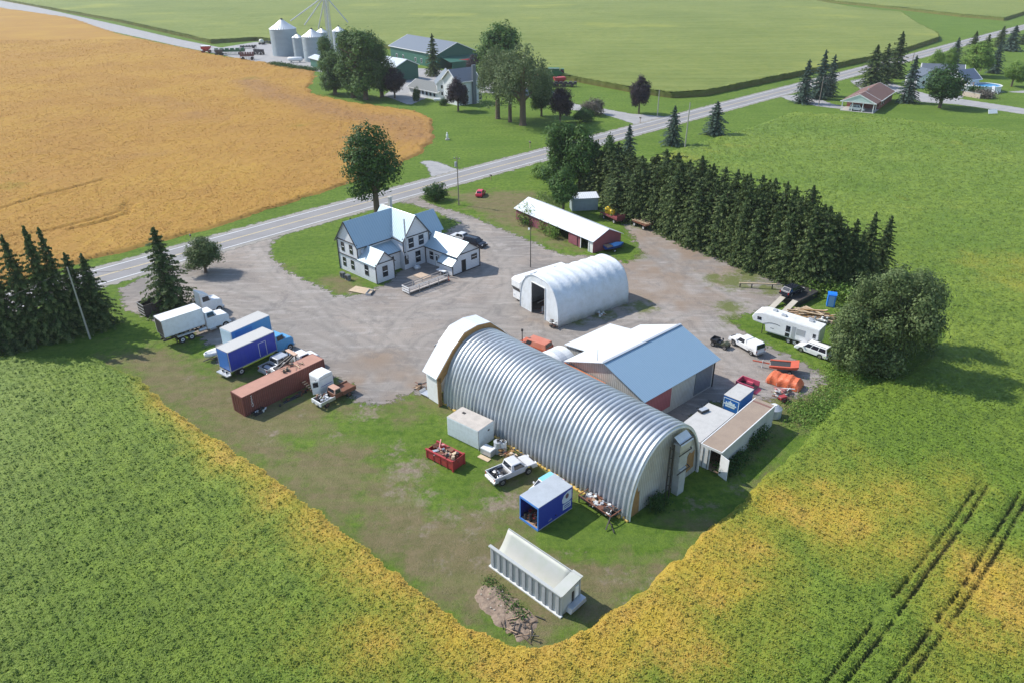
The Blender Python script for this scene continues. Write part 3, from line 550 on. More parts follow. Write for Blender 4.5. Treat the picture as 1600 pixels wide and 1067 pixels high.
mb = MB(); mb.bx(QL+2.0, QL+2.1, 4.2, 11.9, .1, 3.9, white); mb.build('front_wall', pc_); mb = MB(); mb.bx(QL+2.0, QL+2.1, -.6, 1.0, .1, 3.9, white); mb.build('front_wall', pc_)
# ---------------- pole barn
bl = B('pole_barn', 'big pole barn with a metal roof coloured sunlit white one side and sky reflection blue the other', 'barn', (15.1, 71.5, 41.4)); bL, bW, bH, bR = 14.15, 12.15, 4.19, 6.5
skyroof = striped('sky_tinted_metal_roof', (.26, .38, .49), (.21, .32, .42), 'X', .3, .4, .2, .1, .02, dc=(.35, .47, .55), duty=.3)  # same metal as the other slope; sky reflection put in as blue base
mb = MB(); mb.bx(.1, bL-.1, .1, .2, 0, bH, tinX); mb.bx(.1, bL-.1, bW-.2, bW-.1, 0, bH, tinX)
mb.prism([(.1, 0), (bW-.1, 0), (bW-.1, bH), (bW/2, bR-.04), (.1, bH)], .1, .2, tinY, 'x'); mb.prism([(.1, 0), (bW-.1, 0), (bW-.1, bH), (bW/2, bR-.04), (.1, bH)], bL-.2, bL-.1, tinY, 'x'); mb.build('wall', bl)
mb = MB(); k = (bR-bH)/(bW/2); ov = .45
mb.slab((-.4, -ov, bH-ov*k+.08), (bL+.4, -ov, bH-ov*k+.08), (bL+.4, bW/2, bR+.08), (-.4, bW/2, bR+.08), .08, skyroof); mb.build('roof', bl, label='ribbed roof slope with the sky reflection coloured in blue')
mb = MB(); mb.slab((-.4, bW/2, bR+.08), (bL+.4, bW/2, bR+.08), (bL+.4, bW+ov, bH-ov*k+.08), (-.4, bW+ov, bH-ov*k+.08), .08, roofm); mb.build('roof', bl, label='ribbed roof slope coloured white as in full sun')
mb = MB(); mb.bar((-.4, bW/2, bR+.14), (bL+.4, bW/2, bR+.14), .35, .05, silver); mb.build('ridge_cap', bl)
mb = MB(); mb.bx(.4, 5.3, .03, .098, .9, bH-.35, maroonx); mb.build('door', bl, label='dull red sliding door panel')
mb = MB(); mb.bx(10.2, bL-.5, .04, .098, .3, bH-.5, striped('dark_ribbed_sheet', (.2, .22, .25), (.14, .16, .18), 'X', .3, .6, .3, .4, .03)); mb.build('door', bl, label='grey metal sliding door')
mb = MB(); mb.bar((.06, .3, 2.1), (.06, bW-.4, 2.1), .05, .08, darkmetal); mb.bar((.06, .5, 3.2), (.06, 4, 3.2), .05, .05, darkmetal); mb.build('door_track', bl)
mb = MB(); mb.cyl((.3, 7.6, bR-.6), (.3, 7.6, bR+1.0), .03, darkmetal, n=6); mb.build('aerial', bl)
mb = MB(); mb.bar((bL+.05, .1, 0), (bL+.05, .1, bH-.1), .12, .12, darkmetal); mb.build('downpipe', bl)
# lean-to behind
lt = B('lean_to_shed', 'low white metal lean-to roof on the far side of the big barn', 'shed', (15.1, 71.5, 41.4)); mb = MB()
x0, x1, y0, y1 = 4.4, 13.6, bW+.6, 17.2; mb.slab((x0, y0, 3.55), (x1, y0, 3.55), (x1, y1, 2.9), (x0, y1, 2.9), .1, roofm); mb.build('roof', lt)
mb = MB(); mb.bx(x0+.2, x0+.3, y0, y1-.3, 0, 2.8, tinY); mb.bx(x0+.2, x1-.2, y1-.35, y1-.25, 0, 2.8, tinX); mb.bx(x1-.3, x1-.2, y0, y1-.3, 0, 2.8, tinY); mb.build('wall', lt)
# patched white arched annex between hut and barn
_T = Matrix.Translation((15.1, 71.5, 0)) @ Matrix.Rotation(D(41.4), 4, 'Z')
ax = thing('arched_annex', 'patched white arched roof squeezed between the steel hut and the barn', 'annex', tuple(_T @ Vector((-.4, 15.3, 0))), D(41.4)); mb = MB()
patches = [paint('faded_sheet', (.42, .44, .47), .6, 0, .4), dirtywhite, white, paint('faded_sheet_pale', (.52, .54, .57), .6, 0, .5), dirtywhite]
aw, ah = 5.6, 3.9
for i, (xa, xb) in enumerate([(-3.2, -1.3), (-1.3, .1), (.1, .7), (.7, 1.8), (1.8, 3.0)]):
    lift = .07 if i == 2 else .02*(i % 2); R = []
    for x in (xa, xb): R.append([(x, -aw/2*math.cos(math.pi*j/20), (ah+lift)*math.sin(math.pi*j/20)**.7) for j in range(21)])
    mb.rings(R, patches[i], closed=False)
s_ = mb.build('arch_roof', ax); q = s_.modifiers.new('solid', 'SOLIDIFY'); q.thickness = .06; q.offset = 0
mb = MB(); mb.prism([(-aw/2*math.cos(math.pi*j/20)*.97, .97*ah*math.sin(math.pi*j/20)**.7) for j in range(21)], 2.8, 2.9, tinY, 'x'); mb.build('end_wall', ax)
rs_ = thing('rusty_lean_to', 'low flat shed with an orange rusted roof edge between hut and barn gable', 'shed', (15.1, 71.5, 0), D(41.4)); mb = MB()
mb.slab((-3.9, 5.9, 3.45), (-.9, 5.9, 3.7), (-.9, 12.4, 3.7), (-3.9, 12.4, 3.45), .12, patches[3]); mb.build('roof', rs_)
mb = MB(); mb.slab((-1.3, 5.75, 3.75), (-.08, 5.75, 3.82), (-.08, 12.6, 3.82), (-1.3, 12.6, 3.75), .05, rustroof); mb.slab((-3.6, 7.6, 3.56), (-1.3, 7.6, 3.74), (-1.3, 8.1, 3.74), (-3.6, 8.1, 3.56), .04, rustroof); mb.build('rusty_edge', rs_)
mb = MB(); mb.slab((-3.4, 8.4, 3.6), (-1.4, 8.4, 3.76), (-1.4, 9.8, 3.76), (-3.4, 9.8, 3.6), .05, white); mb.build('patch_sheet', rs_)
mb = MB(); mb.bx(-3.8, -.12, 6.0, 6.1, 0, 3.3, rust); mb.build('wall', rs_)
# ---------------- white fabric shelter
fs = B('fabric_shelter', 'white tarpaulin arch shelter with one dark open doorway', 'shelter', (6.9, 97.9, 36)); fL, fW, fH = 14.4, 9.6, 6.5
def farch(t, w=fW, h=fH): 
    c, s = math.cos(t), math.sin(t); return (w/2-w/2*math.copysign(abs(c)**.75, c), h*(abs(s)**.72))
R = []; 
for i in range(57):
    x = fL*i/56; rib = abs(math.sin(math.pi*i/7)) ; R.append([(x, fW/2+(farch(math.pi*j/24)[0]-fW/2)*(1-.018*rib), farch(math.pi*j/24)[1]*(1-.022*rib)+.03*math.sin(i*1.7+j)) for j in range(25)])
mb = MB(); mb.rings(R, tarpw, closed=False); s_ = mb.build('cover', fs, smooth=True); q = s_.modifiers.new('solid', 'SOLIDIFY'); q.thickness = .05
# near end wall with doorway y 3.2..6.3
pts = [farch(math.pi*j/24) for j in range(25)]
def endface(mb, x, ya, yb, z0=0):
    P_ = [p_ for p_ in pts if ya < p_[0] < yb]
    def zat(y):
        for a, b in zip(pts, pts[1:]):
            if a[0] <= y <= b[0]: return a[1]+(b[1]-a[1])*(y-a[0])/max(b[0]-a[0], 1e-6)
        return 0
    poly = [(ya, z0)]+[(yb, z0), (yb, zat(yb)-.03)]+[(p_[0], p_[1]-.03) for p_ in reversed(P_)]+[(ya, zat(ya)-.03)]
    mb.prism(poly, x, x+.06, tarpw, 'x')
mb = MB(); endface(mb, .1, .05, 3.3); endface(mb, .1, 6.6, fW-.05); endface(mb, .1, 3.3, 6.6, 5.2); mb.build('end_wall', fs); mb = MB(); endface(mb, fL-.16, .05, fW-.05); mb.build('end_wall', fs)
mb = MB(); mb.bar((.05, 3.3, 0), (.05, 3.3, 5.2), .1, .12, dirtywhite); mb.bar((.05, 6.6, 0), (.05, 6.6, 5.2), .1, .12, dirtywhite); mb.bar((.05, 3.3, 5.2), (.05, 6.6, 5.2), .12, .1, dirtywhite); mb.build('door_frame', fs)
# ---------------- long maroon shed
ms = thing('long_shed', 'long low maroon shed with white metal roof and open bays', 'shed', tuple(G(926.3, 396)), 0)
yaw = YAW((926.3, 396), (835, 341)); ms.rotation_euler = (0, 0, YAW((926.3,396),(972,383))); yy_ = YAW((926.3,396),(972,383))
# local x across gable (to the right), local y along the length
mW = (G(972, 383)-G(926.3, 396)).length*.94; mL = 24.5; mE, mR = 2.45, 4.0
mb = MB(); mb.prism([(0, 0), (mW, 0), (mW, mE), (mW/2, mR), (0, mE)], 0, .1, maroonx); mb.prism([(0, 0), (mW, 0), (mW, mE), (mW/2, mR), (0, mE)], mL-.1, mL, maroonx)
mb.bx(mW-.1, mW, .1, mL-.1, 0, mE, maroon)
for a, b in ((.1, 1.2), (3.6, 4.7), (6.3, 7.2), (12.5, mL-.1)): mb.bx(0, .1, a, b, 0, mE, dirtywhite if a < 1 else maroon)
mb.bx(0, .1, 1.2, 12.5, mE-.35, mE, maroon); mb.bx(3.4, 3.5, .1, mL-.1, 0, mE+.5, shw); mb.build('wall', ms)
mb = MB(); gable_roof(mb, -.4, mL+.3, 0, mW, mE, mR, .4, .08, roofy, 'y'); mb.build('roof', ms)
mb = MB(); mb.bx(-.12, -.04, 4.5, 6.3, .1, 2.2, maroon); mb.build('door', ms, label='open maroon plank door')
mb = MB(); mb.bx(-.1, -.03, 3.4, 3.6, 0, 2.2, white); mb.build('post', ms); mb = MB(); mb.bx(-.1, -.03, 1.1, 1.3, 0, 2.3, white); mb.build('post', ms)
# ---------------- grey metal container-like shed beyond
gs = B('metal_shed', 'pale grey metal shed with ribbed blue-white roof by the trees', 'shed', (13.2, 153.2, 8)); mb = MB(); mb.bx(0, 5.7, 0, 2.6, 0, 2.5, paint('pale_blue_sheet', (.36, .42, .46), .5, .2, .4)); mb.build('wall', gs)
mb = MB(); mb.slab((-.2, -.2, 2.75), (5.9, -.2, 2.75), (5.9, 2.8, 3.25), (-.2, 2.8, 3.25), .1, roofm); mb.build('roof', gs)
mb = MB(); mb.bx(0.2, 5.5, .05, 2.55, 2.5, 2.6, silver); mb.build('roof_frame', gs)
# ================================================================ farmhouse
H = dict(a=5.8, ze=5.74, zr=9.36, v1=7.23, v2=13.07, uc=9.14, ue=10.56, ve=3.77, zee=3.44, zer=5.34, w1=12.1, w3=17.51, we=17.48, wze=3.41, wzr=5.19, l1=10.98, lz=1.9)
# local x = v (along the main ridge), local y = -u  -> use y negative towards the yard
hs = thing('farmhouse', 'white two storey farmhouse with dark trim and a blue-white metal roof', 'house', (-30.39, 122.12, 0), D(-43.63+90))
def hp(v, u, z): return (v, -u, z)
def wall(mb, a, b, z0, z1, m=sideX, th=.12):
    "vertical wall between (v,u) a and b"
    A, B_ = Vector((a[0], -a[1], 0)), Vector((b[0], -b[1], 0)); mb.bar((A.x, A.y, (z0+z1)/2), (B_.x, B_.y, (z0+z1)/2), th, z1-z0, m)
def hprism_v(mb, pts, v0, v1, m): mb.prism([(-u, z) for u, z in pts], v0, v1, m, 'x')      # section in u,z swept along v
def hprism_u(mb, pts, u0, u1, m): mb.prism([(v, z) for v, z in pts], -u0, -u1, m, 'y')      # section in v,z swept along u
vm = (H['v1']+H['v2'])/2
mb = MB(); hprism_v(mb, [(0, 0), (H['a'], 0), (H['a'], H['ze']), (H['a']/2, H['zr']-.1), (0, H['ze'])], 0, H['v1']+.2, sideX)
hprism_u(mb, [(H['v1'], 0), (H['v2'], 0), (H['v2'], H['ze']), (vm, H['zr']-.1), (H['v1'], H['ze'])], .55, H['uc'], sideX)
hprism_u(mb, [(.003, 0), (H['ve'], 0), (H['ve'], H['zee']), (H['ve']/2, H['zer']-.06), (.003, H['zee'])], H['a']-.1, H['ue'], sideX)
mb.bx(H['ve'], H['v1']+.1, -7.9, -H['a']+.1, 0, 3.5, sideX)
hprism_u(mb, [(H['w1'], 0), (H['w3'], 0), (H['w3'], H['wze']), ((H['w1']+H['w3'])/2, H['wzr']-.05), (H['w1'], H['wze'])], H['uc']-1.4, H['we'], sideX)
mb.prism([(H['l1'], 0), (H['w1']+.05, 0), (H['w1']+.05, 2.75), (H['l1'], H['lz'])], -14.0, -H['we']+.003, sideX)
hprism_v(mb, [(3.8, 0), (8.4, 0), (8.4, 5.3), (6.1, 8.0), (3.8, 5.3)], H['v2']-.1, 16.8, sideX)
mb.build('wall', hs)
mb = MB(); th = .1
def rf(a, b, c, d, m=roofm): mb.slab(hp(*a), hp(*b), hp(*c), hp(*d), th, m)
e = .35; k1 = (H['zr']-H['ze'])/(H['a']/2); ua, zc_ = H['a']/2, H['zr']
rx = striped('steel_house_roof', (.36, .47, .54), (.3, .4, .47), 'X', .5, .4, .15, .15, .02, dc=(.5, .55, .58), duty=.25); ry = striped('steel_house_roof_cross', (.36, .47, .54), (.3, .4, .47), 'Y', .5, .4, .15, .15, .02, dc=(.5, .55, .58), duty=.25)
# main wing slopes (valley into cross wing at v1..vm)
rf((-e, H['a']+e, H['ze']-e*k1), (H['v1']+.1, H['a']+e, H['ze']-e*k1), (vm, ua, zc_), (-e, ua, zc_), rx)
rf((-e, ua, zc_), (vm, ua, zc_), (H['v1'], -e, H['ze']-e*k1), (-e, -e, H['ze']-e*k1), rx)
k2 = (H['zr']-H['ze'])/(vm-H['v1'])
rf((H['v1']-e, H['uc']+e, H['ze']-e*k2), (vm, H['uc']+e, zc_), (vm, ua-.2, zc_), (H['v1']-.0, H['a']+.2, H['ze']), ry)
rf((vm, H['uc']+e, zc_+.003), (H['v2']+e, H['uc']+e, H['ze']-e*k2), (H['v2']+e, .3, H['ze']-e*k2), (vm, .3, zc_+.003), ry)
rf((vm, ua, zc_), (vm, -.2, zc_), (H['v1']-e, -.2, H['ze']-e*k2), (H['v1']-e, 1.5, H['ze']-e*k2), ry)
# small gable extension
ve2 = H['ve']/2; k3 = (H['zer']-H['zee'])/ve2; e3 = .25
rf((-e3, H['ue']+e3, H['zee']-e3*k3), (ve2, H['ue']+e3, H['zer']), (ve2, H['a']-.1, H['zer']), (-e3, H['a']-.1, H['zee']-e3*k3), ry)
rf((ve2, H['ue']+e3, H['zer']), (H['ve']+e3, H['ue']+e3, H['zee']-e3*k3), (H['ve']+e3, H['a']-.1, H['zee']-e3*k3), (ve2, H['a']-.1, H['zer']), ry)
rf((ve2+.6, 8.3, 3.45), (H['v1']+.3, 8.3, 3.45), (H['v1']+.3, H['a']+.01, 4.7), (ve2+.6, H['a']+.01, 4.7), rx)
# right wing
wm = (H['w1']+H['w3'])/2; k4 = (H['wzr']-H['wze'])/(wm-H['w1']); e4 = .3
rf((H['w1']-e4, H['we']+e4, H['wze']-e4*k4), (wm, H['we']+e4, H['wzr']), (wm, H['uc']-1.4, H['wzr']), (H['w1']-e4, H['uc']+.01, H['wze']-e4*k4), ry)
rf((wm, H['we']+e4, H['wzr']), (H['w3']+e4, H['we']+e4, H['wze']-e4*k4), (H['w3']+e4, H['uc']-1.4, H['wze']-e4*k4), (wm, H['uc']-1.4, H['wzr']), ry)
rf((H['l1']-.25, H['we']+.15, H['lz']-.1), (H['w1']-.05, H['we']+.15, 2.85), (H['w1']-.05, 13.8, 2.85), (H['l1']-.25, 13.8, H['lz']-.1), ry)
# rear right wing
k5 = (8.21-5.3)/2.3
rf((H['v2']-.6, 8.75, 8.21-2.65*k5), (17.1, 8.75, 8.21-2.65*k5), (17.1, 6.1, 8.21), (H['v2']-.6, 6.1, 8.21), rx); rf((H['v2']-.6, 6.1, 8.21), (17.1, 6.1, 8.21), (17.1, 3.5, 8.21-2.6*k5), (H['v2']-.6, 3.5, 8.21-2.6*k5), rx)
# rear dormer
rf((2.4, .1, 6.2), (3.6, .1, 7.6), (3.6, 2.2, 8.7), (2.4, 2.2, 8.0), rx); rf((3.6, .1, 7.6), (4.8, .1, 6.2), (4.8, 2.2, 8.0), (3.6, 2.2, 8.7), rx)
mb.build('roof', hs)
# dark trim boards
mb = MB(); t = .13
def tb(a, b): mb.bar(hp(*a), hp(*b), t, t, darktrim)
tb((-e, H['a']+e, H['ze']-e*k1-.1), (-e, ua, zc_-.08)); tb((-e, ua, zc_-.08), (-e, -e, H['ze']-e*k1-.1)); tb((-e, H['a']+e, H['ze']-e*k1-.1), (H['v1']+.1, H['a']+e, H['ze']-e*k1-.1))
tb((H['v1']-e, H['uc']+e, H['ze']-e*k2-.1), (vm, H['uc']+e, zc_-.08)); tb((vm, H['uc']+e, zc_-.08), (H['v2']+e, H['uc']+e, H['ze']-e*k2-.1)); tb((H['v1']-e, H['uc']+e, H['ze']-e*k2-.1), (H['v1']-.1, H['a']+.3, H['ze']-e*k2))
tb((-.08, 0, H['ze']), (-.08, H['a'], H['ze'])); tb((-.08, 0, 3.1), (-.08, H['ue'], 3.1)); tb((-.08, 0, 0), (-.08, 0, H['ze'])); tb((-.08, H['a'], 3.1), (-.08, H['a'], H['ze'])); tb((-.05, H['ue']+.05, 0), (-.05, H['ue']+.05, H['zee']))
tb((0, H['ue']+.07, H['zee']), (H['ve'], H['ue']+.07, H['zee'])); tb((-e3, H['ue']+e3, H['zee']-e3*k3-.08), (ve2, H['ue']+e3, H['zer']-.08)); tb((ve2, H['ue']+e3, H['zer']-.08), (H['ve']+e3, H['ue']+e3, H['zee']-e3*k3-.08)); tb((H['ve']+.05, H['ue'], 0), (H['ve']+.05, H['ue'], H['zee']))
tb((H['v1'], H['uc']+.07, H['ze']), (H['v2'], H['uc']+.07, H['ze'])); tb((H['v1'], H['uc']+.07, 3.2), (H['w1'], H['uc']+.07, 3.2)); tb((H['v1']-.05, H['uc']+.05, 3.3), (H['v1']-.05, H['uc']+.05, H['ze'])); tb((H['v2']+.02, H['uc']+.05, 3.6), (H['v2']+.02, H['uc']+.05, H['ze']))
tb((H['ve']+.2, 8.32, 3.32), (H['v1']+.2, 8.32, 3.32))
tb((H['w1'], H['we']+.07, H['wze']), (H['w3'], H['we']+.07, H['wze'])); tb((H['w1']-e4, H['we']+e4, H['wze']-e4*k4-.08), (wm, H['we']+e4, H['wzr']-.08)); tb((wm, H['we']+e4, H['wzr']-.08), (H['w3']+e4, H['we']+e4, H['wze']-e4*k4-.08)); tb((H['w1']-e4, H['we']+e4, H['wze']-e4*k4-.1), (H['w1']-e4, H['uc'], H['wze']-e4*k4-.1))
tb((H['w3']+.02, H['we']+.05, 0), (H['w3']+.02, H['we']+.05, H['wze'])); tb((H['w1']+.02, H['we']+.05, 2.5), (H['w1']+.02, H['we']+.05, H['wze'])); tb((H['l1'], H['we']+.05, 0), (H['l1'], H['we']+.05, H['lz'])); tb((H['l1']-.25, H['we']+.15, H['lz']-.2), (H['l1']-.25, 13.8, H['lz']-.2)); tb((H['l1'], H['we']+.06, H['lz']+.02), (H['w1'], H['we']+.06, 2.75)); tb((H['l1'], H['we']+.06, .08), (H['w3'], H['we']+.06, .08)); tb((H['w1']-.06, H['uc']+.1, 0), (H['w1']-.06, H['uc']+.1, 3.1))
mb.build('trim', hs)
# windows: left gable wall faces -v ; front walls face +u (local -y)
def WL_(u, z, w=.75, h=1.45): win(hs, wallT(0, -u, z, math.pi/2), w, h)
def WF(v, u, z, w=.8, h=1.45): win(hs, wallT(v, -u, z, math.pi), w, h)
for u, z in ((1.5, 3.75), (3.9, 3.75), (1.5, .95), (3.9, .95)): WL_(u, z)
WL_(7.9, .95, .85, 1.7); WF(H['ve']/2, H['ue'], .9, .9, 1.75)
WF(vm-1.15, H['uc'], 3.75, .95, 1.6); WF(vm+1.15, H['uc'], 3.75, .95, 1.6); WF(vm+.2, H['uc'], .7, .95, 1.9); WF(5.4, 7.9, .9, .9, 1.6); WF(7.75, H['uc'], 1.0, .6, 1.5)
WF(H['w1']+4.1, H['we'], 1.75, 1.2, .8)
dm = MB(); T = wallT(H['w1']+1.55, -H['we'], .1, math.pi); dm.bx(-.5, .5, 0, .06, 0, 2.15, darktrim, T); dm.bx(-.38, .3, .062, .09, 0, 2.0, shw, T); dm.build('door', hs, label='doorway with its shaded inside drawn as a dark panel')  # dark panel on the wall stands for the unlit opening
dm = MB(); T = wallT(H['w1'], -12.3, .1, math.pi/2); dm.bx(-.5, .5, 0, .06, 0, 2.2, darktrim, T); dm.bx(-.42, .42, .062, .09, .04, 2.1, white, T); dm.bx(-.25, .25, .092, .1, 1.0, 1.9, glass, T); dm.build('door', hs, label='white door with glass pane')
win(hs, wallT(H['w1'], -10.8, 1.1, math.pi/2), .8, 1.3)
mb = MB(); mb.cyl(hp(7.5, 9.6, 2.2), hp(7.5, 9.6, 9.4), .14, silver, n=10); mb.bx(7.3, 7.7, -9.5, -9.15, 1.2, 2.4, darkmetal); mb.build('stove_pipe', hs)
mb = MB(); mb.cyl(hp(1.7, 2.2, 8.4), hp(1.7, 2.2, 9.35), .12, darkmetal, n=10); mb.build('roof_vent', hs)
mb = MB(); mb.bx(vm+1.2, vm+1.7, -.9, -.4, 7, 10.4, concrete); mb.bx(vm+1.1, vm+1.8, -1.0, -.3, 10.4, 10.6, concrete); mb.build('chimney', hs)
for q_ in (.8, 1.9):
    mb = MB(); mb.cyl(hp(q_, 6.0, 4.35), hp(q_, 6.15, 4.45), .08, silver, r1=.42, n=16); mb.bar(hp(q_, 5.85, 4.3), hp(q_, 6.1, 4.4), .06, .06, darkmetal); mb.build('dish_aerial', hs)
# ================================================================ vehicles
def wheel(par, x, y, r, w, rim=None, side=1, z=None):
    z = r if z is None else z; m = MB()
    prof = [(-w/2, r*.82), (-w/2+.03, r*.97), (-w*.2, r), (w*.2, r), (w/2-.03, r*.97), (w/2, r*.82), (w/2, r*.55), (-w/2, r*.55)]
    n_ = 20; R = [[(x+p_[1]*math.cos(2*math.pi*i/n_), y+p_[0], z+p_[1]*math.sin(2*math.pi*i/n_)) for p_ in prof] for i in range(n_)]; R.append(R[0])
    m.rings(R, rubber, cap=False); o = m.build('wheel', par, smooth=False)
    m = MB(); m.cyl((x, y-w*.42, z), (x, y+w*.38, z), r*.56, rim or chrome, n=16); m.cyl((x, y+side*w*.3, z), (x, y+side*w*.52, z), r*.2, darkmetal, n=10); m.build('rim', o); return o
def lower(L, zb, segs, wx, r, W, m, par, name='body', bev=.05, z0=None):
    "side profile with wheel arches, segs = top outline from the rear to the nose"
    pts = [(-L/2, zb)]+segs+[(L/2, zb)]
    for x in sorted(wx, reverse=True):
        for i in range(9): a = math.pi*i/8; pts.append((x+r*math.cos(a), zb+max(0, (r*math.sin(a)))))
    mb = MB(); mb.prism(pts, -W/2, W/2, m); return mb.build(name, par, bevel=bev)
def cabin(par, xb0, xb1, xt0, xt1, zb, zt, wb, wt, m, name='cab', wins=((.08, .48), (.52, .92)), front=True, rear=True, sidewins=True, gm=None):
    gm = gm or glass; V = [(x, y, z) for (x, y, z) in ((xb0, -wb, zb), (xb1, -wb, zb), (xb1, wb, zb), (xb0, wb, zb), (xt0, -wt, zt), (xt1, -wt, zt), (xt1, wt, zt), (xt0, wt, zt))]
    mb = MB(); mb.add(V, [(0, 1, 2, 3), (4, 5, 6, 7), (0, 1, 5, 4), (1, 2, 6, 5), (2, 3, 7, 6), (3, 0, 4, 7)], m); c = mb.build(name, par, bevel=.06); V = [Vector(q) for q in V]
    def pane(a, b, c_, d, nm, u0=.06, u1=.94, v0=.1, v1=.86):
        f = lambda u, v: a.lerp(b, u).lerp(d.lerp(c_, u), v); nrm = (b-a).cross(d-a).normalized(); q = [f(u0, v0), f(u1, v0), f(u1, v1), f(u0, v1)]
        g = MB(); g.add([p_+nrm*.014 for p_ in q]+[p_-nrm*.02 for p_ in q], [(0, 1, 2, 3), (7, 6, 5, 4), (0, 4, 5, 1), (1, 5, 6, 2), (2, 6, 7, 3), (3, 7, 4, 0)], gm); g.build(nm, c)
    if front: pane(V[1], V[2], V[6], V[5], 'windscreen')
    if rear: pane(V[3], V[0], V[4], V[7], 'rear_window', .1, .9, .2, .85)
    if sidewins:
        for u0, u1 in wins: pane(V[0], V[1], V[5], V[4], 'side_window', u0, u1, .08, .86); pane(V[2], V[3], V[7], V[6], 'side_window', 1-u1, 1-u0, .08, .86)
    return c
def bits(par, L, W, zh, zt, bum=chrome, zb=.42):
    for s in (-1, 1):
        m = MB(); m.bx(L/2-.06, L/2+.02, s*W*.36-.16, s*W*.36+.16, zh-.1, zh+.1, hlamp); m.build('headlight', par)
        m = MB(); m.bx(-L/2-.02, -L/2+.05, s*(W/2-.14)-.08, s*(W/2-.14)+.08, zt-.18, zt+.14, lamp); m.build('tail_light', par)
    m = MB(); m.bx(L/2-.05, L/2+.13, -W/2+.03, W/2-.03, zb, zb+.22, bum); m.build('bumper', par); m = MB(); m.bx(-L/2-.15, -L/2+.03, -W/2+.03, W/2-.03, zb, zb+.2, bum); m.build('bumper', par)
    m = MB(); m.bx(L/2-.03, L/2+.015, -W*.24, W*.24, zh-.12, zh+.12, darkmetal); m.build('grille', par)
def mirrors(par, x, y, z, m=blackp):
    for s in (-1, 1): q = MB(); q.bx(x-.06, x+.06, s*(y+.04)-.02 if s > 0 else s*(y+.2), s*(y+.2) if s > 0 else s*(y+.04)+.02, z, z+.2, m); q.build('mirror', par)
def axpos(rear, front, side, half, wb):
    "place by the wheel contacts of the visible side: side +1 left, -1 right"
    a, b = G(*rear), G(*front); yaw = math.atan2(b.y-a.y, b.x-a.x); n_ = Vector((-math.sin(yaw), math.cos(yaw), 0)); c = (a+b)/2-n_*side*half
    return (c.x, c.y, 0), yaw
def pickup(name, label, loc, yaw, m, L=5.5, W=1.95, wb=3.4, cabL=1.75, crew=False, cap=None, load=None, k=1.0, rim=None, lift=0):
    t = thing(name, label, 'pickup truck', loc, yaw); r = .4; zb = .5+lift; hood = 1.12+lift; belt = 1.16+lift; bed0 = .78+lift; xr, xf = -wb/2-.05, wb/2-.05; cf = xf-.42; cabL = 2.35 if crew else cabL; cr = cf-cabL-.1
    lower(L, zb, [(-L/2, bed0), (cr, bed0), (cr, belt), (cf, belt), (cf+.25, hood), (L/2-.25, hood-.06), (L/2, hood-.25)], (xr, xf), r+.09, W, m, t)
    cabin(t, cr+.02, cf+.2, cr+.2, cf-.5, belt-.02, 1.83+lift, W/2-.04, W/2-.2, m, wins=((.06, .48), (.54, .9)) if crew else ((.2, .86),), rear=not cap)
    mb = MB(); 
    for s in (-1, 1): mb.bx(-L/2, cr, s*(W/2-.09) if s > 0 else -W/2, W/2 if s > 0 else -(W/2-.09), bed0-.002, belt, m)
    mb.bx(-L/2, -L/2+.09, -W/2+.092, W/2-.092, bed0-.002, belt-.02, m); mb.build('bed', t)
    mb = MB(); mb.bx(-L/2+.1, cr-.01, -W/2+.1, W/2-.1, bed0+.004, bed0+.03, blackp)
    for s in (-1, 1): mb.bx(xr-.4, xr+.4, s*(W/2-.2)-.1, s*(W/2-.2)+.1, bed0+.03, bed0+.25, blackp)
    mb.build('bed_liner', t)
    if load:
        mb = MB(); rr = random.Random(9)
        for i in range(6): a = (rr.uniform(-L/2+.2, cr-.3), rr.uniform(-.6, .6), bed0+.1+.05*i); mb.bar(a, (rr.uniform(-L/2+.2, cr-.2), rr.uniform(-.6, .6), bed0+.25+.05*i), .14, .1, darkmetal)
        mb.build('load', t)
    if cap:
        mb = MB(); V = [(-L/2+.02, -W/2+.02, belt+.002), (cr-.02, -W/2+.02, belt+.002), (cr-.02, W/2-.02, belt+.002), (-L/2+.02, W/2-.02, belt+.002), (-L/2+.18, -W/2+.16, 1.86), (cr-.02, -W/2+.16, 1.86), (cr-.02, W/2-.16, 1.86), (-L/2+.18, W/2-.16, 1.86)]
        mb.add(V, [(0, 1, 2, 3), (4, 5, 6, 7), (0, 1, 5, 4), (1, 2, 6, 5), (2, 3, 7, 6), (3, 0, 4, 7)], m); c = mb.build('bed_cap', t, bevel=.06)
        mb = MB(); mb.slab((-L/2-.002, .8, 1.24), (-L/2-.002, -.8, 1.24), (-L/2+.14, -.72, 1.8), (-L/2+.14, .72, 1.8), .02, glass); mb.build('rear_window', c)
    for x, s in ((xr, 1), (xr, -1), (xf, 1), (xf, -1)): wheel(t, x, s*(W/2-.13), r, .25, rim, s)
    bits(t, L, W, hood-.22, belt-.2, zb=.45+lift); mirrors(t, cf-.15, W/2, belt+.05, m); return t
